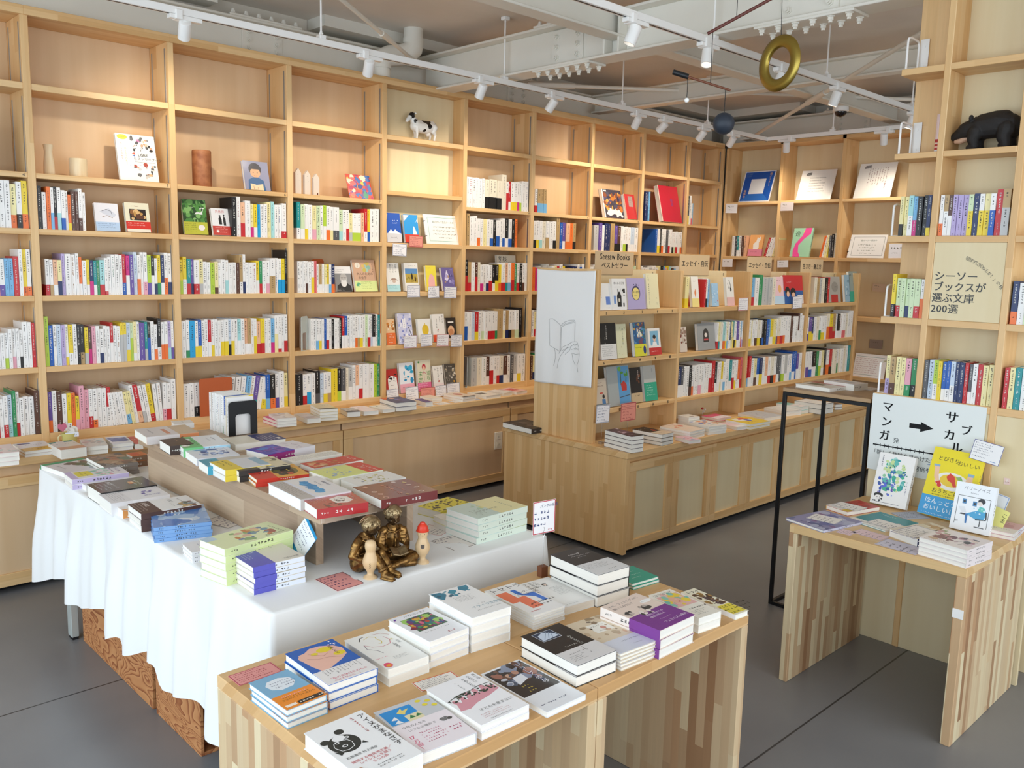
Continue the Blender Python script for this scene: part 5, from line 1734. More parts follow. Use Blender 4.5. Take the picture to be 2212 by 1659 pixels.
i_pink|e0567f|efece8|R|book with a bright pink cover strip below bay B|pink strip book|r f0e8ec .0 .0 1 .5;s fde .2 .7 .07 6;s 777 .2 .3 .05 7
i_yellow|e9c93a|efe9d8|R|yellow book with a blue figure in front of bay C|yellow and blue book|b 129 10 .2 .5 .8 .95 .1 .2 4a60b0,5a70c0,f0eee0,d85a4a;s 4a3a1a .2 .24 .06 8
i_greyface|c9ccd2|c9ccd2|R|pale grey book with a line-drawn face in front of bay C|x|l 667 .012 .3,.4 .4,.6 .6,.66 .7,.5;l 667 .012 .4,.3 .6,.34;s 888 .2 .86 .05 7
i_pinkflat|eacdd0|efeae6|R|single pale pink book lying before the figure stack|x|s b06a7a .2 .7 .06 7;r f0eeea 0 0 1 .3
i_stackA|eae8e4|efebe0|R|white book with a dark edge seen behind the stand's left leg|white dark-edged book|s 777 .2 .7 .05 7;l 333 .03 0,.02 1,.02
i_teal|8fc9c4|efebe0|R|pale teal book on the island behind the stand|pale teal book|r efe6e4 0 0 1 .5;s 555 .2 .3 .05 7
i_stackB|2f2d30|efe6d8|R|white book with a black edge under the stand's middle leg|black-edged book|r efeeec .02 .03 .98 .97;s 777 .2 .6 .05 7
i_lowwhite|edebe6|efebe0|R|low white book at the counter edge behind the stand|x|s 999 .2 .5 .05 6
i_last|5a4a40|d8c0a8|R|brown book at the far end of the island counter|brown book|s e0d0c0 .2 .5 .05 6
i_blackrear|2b2828|2b2828|R|black book lying at the rear left corner of the island counter|x|s e6e6e0 .1 .12 .05 9;b 131 8 .2 .3 .8 .8 .05 .15 4a4440,6a625a,d8d0c0
c_0|efdcd8|f0ede6|R|pink-patterned book at the left end of the wall counter|pink-patterned book|b 133 24 .04 .1 .96 .95 .06 .15 e8b0b4,f4e8e0,c8d8d0,e0c0a8
c_1|e6e0e2|efece6|R|book with a mustard band and navy title on the wall counter|mustard-banded book|r 3f3f7a .1 .8 .5 .92;s 888 .3 .66 .05 7;o d8a83a .36;s 6a4a1a .2 .2 .06 8
c_2|ded8d0|e6e6ea|R|book with teal corner shapes and a tan band on the wall counter|x|p 2f8a80 0,.8 .3,.9 .3,1 0,1;p 2f8a80 .6,.86 .95,.86 .95,1 .6,1;s 555 .2 .66 .06 7;o cfa080 .3
c_3|d8d2c8|e9e6dc|R|grey-beige picture book behind the cup on the wall counter|grey-beige picture book|b 137 26 .06 .2 .94 .92 .06 .16 b8b0a4,a8b4b0,d0c4b4,c0a8a0
c_4|dedce2|e6e4d8|R|book with an indigo picture, right of the cup on the wall counter|indigo picture book|r 5a5f98 .1 .3 .9 .8;b 139 12 .12 .32 .88 .78 .08 .2 4a5090,7a80b0,3f4480
c_5|c9463c|e6dcd4|R|red book half hidden behind the riser's corner|x|s fbe9e0 .2 .6 .06 6
c_6|d8467a|efe9e6|R|magenta book peeking past the standing books|magenta book|s fde .2 .6 .07 6
c_7|e0d8d6|efe9e0|R|greyish book with a red page ribbon on the wall counter|greyish ribbon book|b 141 12 .1 .2 .9 .9 .08 .2 c8b8b4,e8e0dc,b0a8ac;s 777 .2 .9 .05 6
c_8|cfc6c0|efe9dc|R|grey-brown book left of the four cream ones on the wall counter|x|s 777 .2 .7 .05 7;r b8aaa4 .1 .1 .9 .4
c_9|d8c8a0|e9e8d0|R|tan book with a black curved strip, four-high on the wall counter|tan and black book|r 1f1b1a 0 .0 1 .16;s 6a5a3a .2 .7 .06 7
c_10|b8b0a8|efe9dc|R|patterned book with a black lifted cover on the wall counter|x|r 231f1e 0 0 1 .3;b 143 30 .04 .34 .96 .96 .02 .06 333,555,e6e2dc
c_11|ecdcd8|efe9dc|R|pale pink book with curled corners on the wall counter|x|e 3a3434 .3 .7 .08 .05;s 999 .4 .4 .05 6
c_12|e9e2da|efe9dc|R|pale book with a small black mark on the wall counter|x|e 2a2626 .4 .76 .1 .04;s 999 .2 .4 .05 7
c_13|3a3a5a|f0f0ee|R|night-blue book with an orange edge, below the shallow bay|night-blue book|p d86a3a 0,1 0,.6 .4,1;b 147 10 .3 .3 .9 .8 .06 .16 6a6ab0,d8a08a,4a4a80
c_14|4a4a80|efece6|R|indigo edged book right of the night-blue one|x|s dde .2 .5 .06 5
c_15|e6ddc8|efe6d4|R|cream book under the face-out covers of the shallow bay|cream book|s 998 .2 .5 .05 7
c_16|e6d4c0|efe9dc|R|book with a red-brown portrait on the wall counter|red-brown portrait book|e b8604a .5 .6 .26 .2;r 2a2220 0 0 1 .1;s 776 .2 .86 .05 7
c_17|e9e4d8|e6d8b8|R|pale book with a dark photo strip near bay 8|x|r 5a524a .1 .4 .6 .7;s 888 .2 .86 .05 7
c_18|e6e0d8|e9dcc4|R|cream book beyond the photo strip one near bay 8|x|s 888 .2 .6 .05 7
c_19|e8b8b0|e9dcc4|R|pink-red book at the right end of the wall counter|x|r d0504a .2 .3 .8 .8;s fff .3 .5 .08 4
'''.strip().split('\n'):
    k, rest = ln.split('|', 1)
    ART[k] = rest.split('|')
WHERE = {'.63': 'books on the display tables', '.68': 'books on the cloth-covered table', '.855': 'books on the riser', '.64': 'books along the wall counter', '.6': 'books along the island counter', '1.047': 'books on the tall stand'}
ORDW = ['topmost', 'second', 'third', 'fourth', 'fifth', 'lowest']
for bi, (k, (x, y, z, ang, w, h, t, n)) in enumerate(LAY.items()):
    base, spine, side, label, short, dsl = ART[k]
    g = WHERE[str(z).lstrip('0')]
    rnd = random.Random(bi + 5)
    top = label if n == 1 else label + ', topmost of its pile' if len(label.split()) <= 12 else label
    t -= .0003
    tt = t - .0006
    tz = tt if 'o ' in dsl else t
    if n > 1: label = label.replace(' pile', ' row')
    b0 = None
    for i in range(n):
        key = 'L%d.%d' % (bi, i)
        p = (x, y, z + (n - 1) * (t + .0003) + .0001) if i == 0 else (x + rnd.uniform(-.002, .002), y + rnd.uniform(-.002, .002), z + (n - 1 - i) * (t + .0003) + .0001)
        a = rad(ang + (rnd.uniform(-1.5, 1.5) if i else 0))
        if key in SMALL:
            merge(Matrix.Translation(p) @ Matrix.Rotation(a, 4, 'Z'), book_parts(w, h, tz, base, spine, side, dsl if i == 0 else dsl if 'o ' in dsl else '', bi))
            continue
        lab = top if i == 0 else '%s, %s in its pile' % (short, 'lowest' if i == n - 1 else ORDW[i] + ' from the top')
        if b0 is None:
            b0 = o = make_book('book', lab, w, h, tz, base, spine, side, dsl, bi, M_GLOSS if k in ('gentle', 'r_red', 'r_brooch', 'blackorange', 'bluesky') else M_BOOK, g)
            o.location = p
            o.rotation_euler = (0, 0, a)
        else: o = dup(b0, p, (0, 0, a), lab)
        KEYOF[o.name] = key

# ---------------------------------------------------------------- spines on the shelves
PAL = {'W': ('f0eeeb', 'white'), 'w': ('e8e0cc', 'cream'), 'g': ('bdbdbb', 'light grey'), 'G': ('55565a', 'dark grey'), 'K': ('1c1b1c', 'black'), 'R': ('c4262c', 'red'), 'r': ('de6a70', 'rose'),
       'P': ('e7a6b6', 'pink'), 'M': ('cf2a80', 'magenta'), 'O': ('ec7430', 'orange'), 'o': ('ecb994', 'peach'), 'Y': ('ecd033', 'yellow'), 'y': ('eee2a6', 'pale yellow'), 'L': ('b4d040', 'lime'),
       'l': ('cfe0b6', 'pale green'), 'E': ('2f8f58', 'green'), 'T': ('1f8f92', 'teal'), 't': ('a4d6d6', 'pale teal'), 'B': ('1e5db4', 'blue'), 'b': ('78b4de', 'light blue'), 's': ('c8d6e6', 'grey-blue'),
       'N': ('1f2f5e', 'navy'), 'V': ('67509e', 'purple'), 'v': ('b7a6d2', 'lavender'), 'D': ('5a3a2e', 'brown'), 'd': ('b99a6a', 'tan'), 'C': ('1fa0d8', 'sky blue')}
import re
RE = re.compile(r'^([A-Za-z])([A-Za-z])?(\d)?([+\-]*)(?:@(\d))?([+\-]*)(?:/(-?\d+))?$')
ROWN = [0]


def parse(tok):
    m = RE.match(tok)
    a, b, h, w1, f, w2, ti = m.groups()
    wd = (w1 or '') + (w2 or '')
    hh = {4: .160, 5: .176, 6: .190, 7: .206, 8: .222, 9: .252}[int(h or 7)]
    return a, b, hh, int(f or 3) / 10, 1 + .45 * wd.count('+') - .3 * wd.count('-'), int(ti or 0)


def spine_mesh(mb, a, b, h, f, w, d, rnd, scr=True):
    """a standing book, back outwards: paper cover open at the top, page block inside"""
    c = PAL[a][0]
    ct = min(.0009, w * .06)
    mb.box(0, 0, 0, w, ct, h, c)
    mb.box(0, ct, 0, ct, d, h, c)
    mb.box(w - ct, ct, 0, w, d, h, c)
    mb.box(ct, ct, .0015, w - ct, d - .002, h - .002, 'ede7da')
    if not scr: return
    ink = '2c2a2c' if lum(c) > .22 else 'f0efe8'
    if a in 'Ww' and rnd.random() < .16: ink = rnd.choice(('a8323a', '2a4f94', '2f7a5a', '9a6a2a'))
    MS = Matrix.Translation((0, -.00008, 0)) @ RX
    g = min(w * .58, .0125) * rnd.uniform(.7, 1)
    lo = f * h if b else h * .12
    n = int((h * .95 - lo) / (g * 1.08) * rnd.uniform(.55, .85))
    scribble(mb, w / 2, h * .95 - g * .6, g, n, ink, MS, 0, rnd, True)
    if not b:
        scribble(mb, w / 2, h * .27, g * .6, 4, ink, MS, 0, rnd, True)
        scribble(mb, w / 2, h * .05, g * .5, 2, ink, MS, 0, rnd, True)


def band_mesh(mb, b, h, f, w, d, rnd, scr=True):
    c = PAL[b][0]
    e = .0004
    mb.box(-e * .5, -e, .0006, w + e * .5, 0, f * h, c)
    mb.box(-e * .5, 0, .0006, 0, d * .9, f * h, c)
    mb.box(w, 0, .0006, w + e * .5, d * .9, f * h, c)
    if scr and f < .7:
        ink = '2c2a2c' if lum(c) > .3 else 'f0efe8'
        g = min(w * .5, .0105)
        scribble(mb, w / 2, f * h - g, g, int((f * h - g) / (g * 1.1) * .8), ink, Matrix.Translation((0, -e - .00008, 0)) @ RX, 0, rnd, True)


def ordinal(i):
    return ['first', 'second', 'third', 'fourth', 'fifth', 'sixth', 'seventh', 'eighth', 'ninth', 'tenth', 'eleventh', 'twelfth', 'thirteenth', 'fourteenth', 'fifteenth', 'sixteenth'][i]


def row(place, group, x0, x1, y, z, toks, seed, ax='y', dmax=.15, single=True):
    """books side by side from x0 to x1 (or along -y when the shelf faces -X)"""
    rnd = random.Random(seed)
    ROWN[0] += 1
    B = [parse(q) for q in toks.split()]
    W = [rnd.uniform(.8, 1.2) * q[4] for q in B]
    span = abs(x1 - x0)
    # a tilted book needs h*sin(t) only where the lean changes
    gaps, prev = [], 0
    for q in B:
        t = rad(q[5])
        gaps.append(0)
    k = (span - .0012 * len(B)) / sum(W)
    names = []
    for q in B: names.append((PAL[q[1]][1].replace(' ', '-') + '-banded ' if q[1] and q[1] != q[0] else '') + PAL[q[0]][1] + ' book')
    pos = 0.0
    seen = {}
    for i, (q, wr) in enumerate(zip(B, W)):
        a, b, h, f, _, tilt = q
        w = wr * k - .0002
        h *= rnd.uniform(.98, 1.015)
        d = min(dmax, h * .72)
        off = rnd.uniform(0, .010)
        ti = rad(tilt)
        if ax == 'y':
            px, py = x0 + pos, y + off
            R = Matrix.Translation((px, py, z)) @ Matrix.Rotation(-ti, 4, 'Y')
        else:
            px, py = y + off, x0 - pos
            R = Matrix.Translation((px, py, z)) @ Matrix.Rotation(-PI / 2, 4, 'Z') @ Matrix.Rotation(-ti, 4, 'Y')
        if ti: R = R @ Matrix.Translation((0, 0, 0))
        lift = w * math.sin(abs(ti)) if ti < 0 else w * math.sin(abs(ti))
        # keep the lower corner on the shelf
        if ti > 0: R = Matrix.Translation((0, 0, 0)) @ R
        zlift = 0 if ti >= 0 else w * math.sin(-ti) * 0
        # leaning left (ti>0) turns about the left foot: its right foot would rise, fine; leaning right: the right foot dips
        if ti < 0: R = Matrix.Translation((0, 0, w * math.sin(-ti))) @ R
        pos += (w + .0012) / math.cos(ti) if False else w + .0014
        nm = names[i]
        seen[nm] = seen.get(nm, 0) + 1
        tot = names.count(nm)
        key = 'R%d.%d' % (ROWN[0], i)
        if single and key not in SMALL:
            if tot == 1: lab = 'only %s in %s' % (nm, place)
            else: lab = '%s %s from left, %s' % (ordinal(seen[nm] - 1), nm, place)
            mb = MB()
            spine_mesh(mb, a, b, h, f, w, d, rnd)
            if b and b != a:
                r = thing('book', lab, 'book', group=group)
                mb.build('cover', M_BOOK, r)
                m2 = MB()
                band_mesh(m2, b, h, f, w, d, rnd)
                m2.build('paper_band', M_BOOK, r)
                r.matrix_world = R
                KEYOF[r.name] = key
            else:
                o = mb.build('book', M_BOOK)
                tag(o, lab, 'book', group)
                o.matrix_world = R
                KEYOF[o.name] = key
        else:
            STUFF.M = R
            spine_mesh(STUFF, a, b, h, f, w, d, rnd, h < .3)
            if b and b != a: band_mesh(STUFF, b, h, f, w, d, rnd, False)
            STUFF.M = None


YR = YU + .012
ZR = [1.692, 1.370, 1.019, .684]
TOP, SEC, THI, LOW = 'top row of %s', 'second row of %s', 'third row of %s', 'lowest row of %s'
b4, b5, b6, b7 = 'bay at the left edge', 'bay under the candle', 'bay under the clay cylinder', 'bay under the toy houses'
ROWS = [
    (TOP % b4, 1.06, 1.226, 0, 'TW8 YK8@2 W8 W8 yO7 WK8 YO8@3'),
    (SEC % b4, 1.03, 1.226, 1, 'y5 W5 yP5 WV5 b5 b5 R6+ W8 YO8@2 WO8@2'),
    (THI % b4, 1.03, 1.227, 2, 'W5 P5 W5 W5 WL5 W6 WP6 W6 WK6 W8+ W8 R8'),
    (LOW % b4, 1.03, 1.227, 3, 'WR6 W6 WR7 st7 E8 WR8 W6 W6+ W6+ D8'),
    (TOP % b5, 1.270, 1.488, 0, 'K7 W5 O7 Wb7@4 KR7 Wt7@4 WB6 W6 OY5@2 D6 D6 WD7 W6'),
    (SEC % b5, 1.288, 1.912, 1, 'WR5 Wd5 oW5 yN5@4 v7 W7+ W7+ W7 OW6 W5 YW5 NM5@4 TW5@3 E5 tR5+ WR6@1 W6 W7 W7 W7 RB7 MW7@5 V7 s8 WO7@4 W8 WP8 LV7 KW7@5 WN6 YE7 NW7@3 WO8@4 WN8'),
    (THI % b5, 1.268, 1.912, 2, 'L9 B7 W7 s7 v7 WY7@2 YW7@3 W7 K7 Kd7@3 Yg6@3 DM6@4 P6 W6 WN5@3 W6 W6 RW7@5 W6 W6 Yg7@7 Yg7@7 sY7@3 lL7@6 yW7@2 W7 V7+ Tg7@3 KB7@6 W7 WO6@3 KW8@3 WO7@4 WO7@4 vt7@3 WV7@3'),
    (LOW % b5, 1.268, 1.912, 3, 'VO7@3 W7 D7 W6 YW6@2 O6 YP5@3 P8 P7 WR7@3 WO7@2 W7 W7 RW7@5 W5/5 W5/7 W5/8 W5/8 yb5@3/9 y5/9 W7/9 Ro7@3+/9 Wg7@3/9 W7/8 YR7@2+/8 W7/5 W7/4 WP7@3 WR7@3 W8+'),
    (TOP % b6, 2.262, 2.600, 0, 'K8+ W8 oR6@4 W7+ yM6@3 YW6@3 C6 W6 W6 y7 t7 W6 W6 WR7@2'),  # the leading black one is a book end, built and labelled as a book
    (SEC % b6, 1.956, 2.600, 1, 'YL6@4 YW7@4 TR6@3 VN6@3 WR6+@3 yg6@3 W5 W5 L5 yD5@2 W5 W6 Wt6@4 W5 W5 D5 dW8@3 WN8 W5 W5 W5 YW6@4 ER6@3 W6 WP6 Wd7+@5 W7 WC7@4 YC7@4 K9-'),
    (THI % b6, 1.956, 2.600, 2, 'W7 WE7@2 C7+ WY7@3 BY7@3 W7 W7 RW7@4 WY7@3 W7 W7 WY7@4 WY7@4 sK7 WY7@4 W7 tW7@4 W7 oW7@3 dW7@3 W7 WY7@5 oR6@3 YR7@3 W7 W7 bM7@3 Wy8@5 WR8@1 W8 WR8@3'),
    (LOW % b6, 1.956, 2.600, 3, 'W6 W6 WK6 WR6 o6 W6 W6 W6 W7/-3 W7/-5 WR7/-6 W7/-8 b7/-9 W7/-9 VT7/-9 W6/-10 WY6/-9 Bb7@3 KO7@3 WV7@3 W8 yY7@3'),
    (TOP % b7, 2.672, 3.262, 0, 'TW8@3 lW7@3 WY7@3 W7 yP7@3 l7 W7 LW7@4 WO7@3 Wy7@3 WG7+ lt6@3 W6 WR6@4 yg5 WL5+@3 WL5@3 o5 RW7@3 YB7@3 W7+ W7+'),
]
for i, (pl, a, b, r, tk) in enumerate(ROWS): row(pl, 'books standing in the ' + pl, a, b, YR, ZR[r], tk, 100 + i)
# pillar: small paperbacks, backs to the camera
PX = XP + .008
for i, (pl, a, b, z, tk) in enumerate((
        ('upper row left of the pillar post', 1.515, 1.391, 1.736, 'yK4@3 y4 tW4@5 bM4@4 K4 K4 NY4@2'),
        ('pillar row above the lettered board', 1.359, 1.104, 1.736, 'WO4@3 dW4@6 DW4@5 v4 v4 v4 lY4@6 N4 WY4@6 yY4@6 WB4@6 R5+ dg5+@6'),
        ('row left of the lettered board', 1.518, 1.390, 1.403, 'YK5@3- lR4@3 l4 lN4@3 l4 lR4@3 WO4@5-'),
        ('lowest row left of the pillar post', 1.517, 1.391, 1.079, 'yv4@4 dD4@3 y4 y4 PE4@3 EK4@3'),
        ('pillar row above the white poster', 1.360, 1.100, 1.079, 'G4 s4+ LW4@4 Y4 BW4@3 BW4@3 sW4@4 N4 N4 R4 GW4@3 W4 R4 y4 y4'),
        ('upper row right of the pillar', 1.066, .93, 1.403, 'NO4@3 W4 l4 W4 Y4 W4'),
        ('lower row right of the pillar', 1.062, .93, 1.079, 'R4 y4 T4 W4 Y4 W4'))):
    row(pl, 'paperbacks in the ' + pl, a, b, PX, z, tk, 200 + i, 'x', .108)
# the farther rows
def mix(n, seed, s='WWWWWWwwyWRbWYWgOWWKWlWPWBWtWDNWEM', h='6667775'):
    g = random.Random(seed)
    o = []
    for i in range(n):
        a = g.choice(s)
        b = g.choice('RYOBPKWMEgNb') if g.random() < .33 else ''
        o.append(a + (b if b != a else '') + g.choice(h) + ('@%d' % g.choice((2, 3, 3, 4)) if b and b != a else ''))
    return ' '.join(o)


FAR = [
    (2.672, 2.93, 1, 'W6 W6 W6 WD6 W6 WY6@5 r6 W5 dW5 W5 yW5 YW5 Wb5 NO5'), (2.76, 3.29, 2, 'W6 W6 Wb6 WY6 W6 B6 WR6 W6 K6 W6 W6 K6 RW7@4 BW7@4 W7 W7 W7 WO7@3 Wd7 WY7@3 W7 l7 WR7@3 Ws7 KW7@3 W7 T7 OW7@4'),
    (2.652, 3.27, 3, 'K6+ WR6@3 WC6@4 W6 KG7+ s6 WY6@3 Wd6 Y7+ KL7@3 GW7@3 w7 gW7@4 W8 oW8@4 WR8 W8+ W8+ L8- E8-'),
    (4.0, 4.605, -1, 'W7 W7 W7 W7 W7 W7 wK7@4+ wK7@4+ wK7@4+ wK7@4+ w9+ WR7@6 RW7 WY7@3 WY7 WM7@3 WL7 W8+ W8'), (4.005, 4.496, 0, 'd8 W7 W7 WO6 W6 y6 W6 WB6 K6 WB6@4 W6 WB7 KW7@3 WB7 K7 O7'),
    (4.0, 4.612, 1, 'KR8@5 dR7 W7 DR7@5 w7 WM6@3 W6 WN6 WR6@4 KW6 KY6@4 YO6 WR7@3 oT7 Wb7@3 OR7@4 E7 WR7@3 K7 WD7 W7'), (4.0, 4.565, 2, 'WB7@5 W7 s7 RY7@3 W7 Wl7 W7 WR7@3 WR7@3 WE7 d8+ Wy7@3 dN7@3 WK7@3 Wd7 Wl7@3 K8'),
    (4.07, 4.612, 3, 'g7+ w7+ W7 DW7@3 WR7@5 W7 WR7@3 wN7 DW7@3 W7 G7 gW7 WY7@3 W7'), (4.672, 4.80, -1, 'WR5 db5@4 db5@4 db5@4'), (4.67, 5.14, 0, 'WK7 WY7 Wt7 w7 Wd7@4 W7 WK7@3 d9 B7 VW7 oO7 O7 dK7@3'),
    (4.67, 5.26, 1, mix(20, 5)), (5.335, 5.92, 1, mix(20, 6)), (5.99, 6.56, 1, mix(18, 7)), (4.67, 5.2, 2, mix(20, 8)), (4.67, 5.25, 3, mix(20, 9)),
    (5.36, 5.925, 0, 'g7+ V8 W7 N8 N8 d8+ VK7@3 DK7 W7 WL7@3 WK7 W7 sW7 W7'), (6.18, 6.57, 0, 'B7 WY7@3 K7 WO7 W7 G7 WR7@3 W7 WK6 Wl6 WR6@3 W6 WO6'), (6.008, 6.07, -1, 'N9 N9 b9'), (6.635, 6.72, -1, 'KY9 W9+ Wr6 b6')]
for i, (a, b, r, tk) in enumerate(FAR): row('', '', a, b, YR, 1.957 if r < 0 else ZR[r], tk, 300 + i, single=False)
IYR = IY0 + .01
for i, (a, b, z, tk) in enumerate([
    (4.774, 5.075, 1.06, 'WR5@3 yT5 wW5 W5 tO5@3 WY5 yb5 W5 NW5 y5 TY5@4 WK5 WY5@3 VW5 W5 bR5@4 Wv5'), (4.36, 5.10, .785, 'NW6+@4 GW6@4 W6 W6 KD6@3 WO6@3 W6 W6 WP6@3 W6 W6 W6 WR6@5 R7+ KW6 W6 Wy6 YW6@4 Wb6@3 W7+ TW6 WR6@4 WY6 W6 OW6 rR7'),
    (5.14, 5.89, 1.06, 'WY5 y5 W5 WD5@3 wY5 WK5@3 KB5 K5 B5 bW5 YW5 yY5 WB5 wO5 WR6 WO6@3 W6 W6+ D6 W6 W6+ DW7@4 W7 W6'), (5.14, 5.90, .785, 'Rb6 RW7@3 W6 yD6 BW6@4 NY6@4 W6 oW6 WR6 wK6 WO6@3 GW6 G6 WL6 gW6 W6 Wb6 BW7 B7 VW6@4 W6'),
    (5.94, 6.68, 1.06, 'WV5 VY5@4 NY5 W5 w5 WE5@4 WY5 W5 wO6@5 YR6@5 dR6 W6 KW6 W6 Wr6 w6 W6 W7'), (5.94, 6.69, .785, 'W6 WV6@4 WB6 KW6@4 E6 WL6@4 yW6 KD7 WO6@4 RK6 w6 w6 WE6@4 w6 W6 w7 W7 T7'),
    (5.14, 5.46, 1.335, 'bR6 W6 E7 g6+ g6 w6'), (4.40, 4.44, 1.335, 'yY6'), (4.60, 4.66, 1.335, 'R5 WK5 b5'), (6.02, 6.26, 1.335, 'w6 d6 g6 w6 K6 R6')]): row('', '', a, b, IYR, z, tk, 400 + i, single=False, dmax=.145)
for i, (a, b, z, tk) in enumerate([(4.555, 4.385, 1.684, 'd6 W6 G6 TW6 W6 D6 o6'), (4.20, 4.09, 1.684, 'R5/-16 W5/-16 W5/-16 y5/-16'), (3.66, 3.51, 1.684, 'O6/-12 W6/-12 y6/-9 Y6/-6 G6 K7 w7')]): row('', '', a, b, XB + .02, z, tk, 450 + i, 'x', single=False)
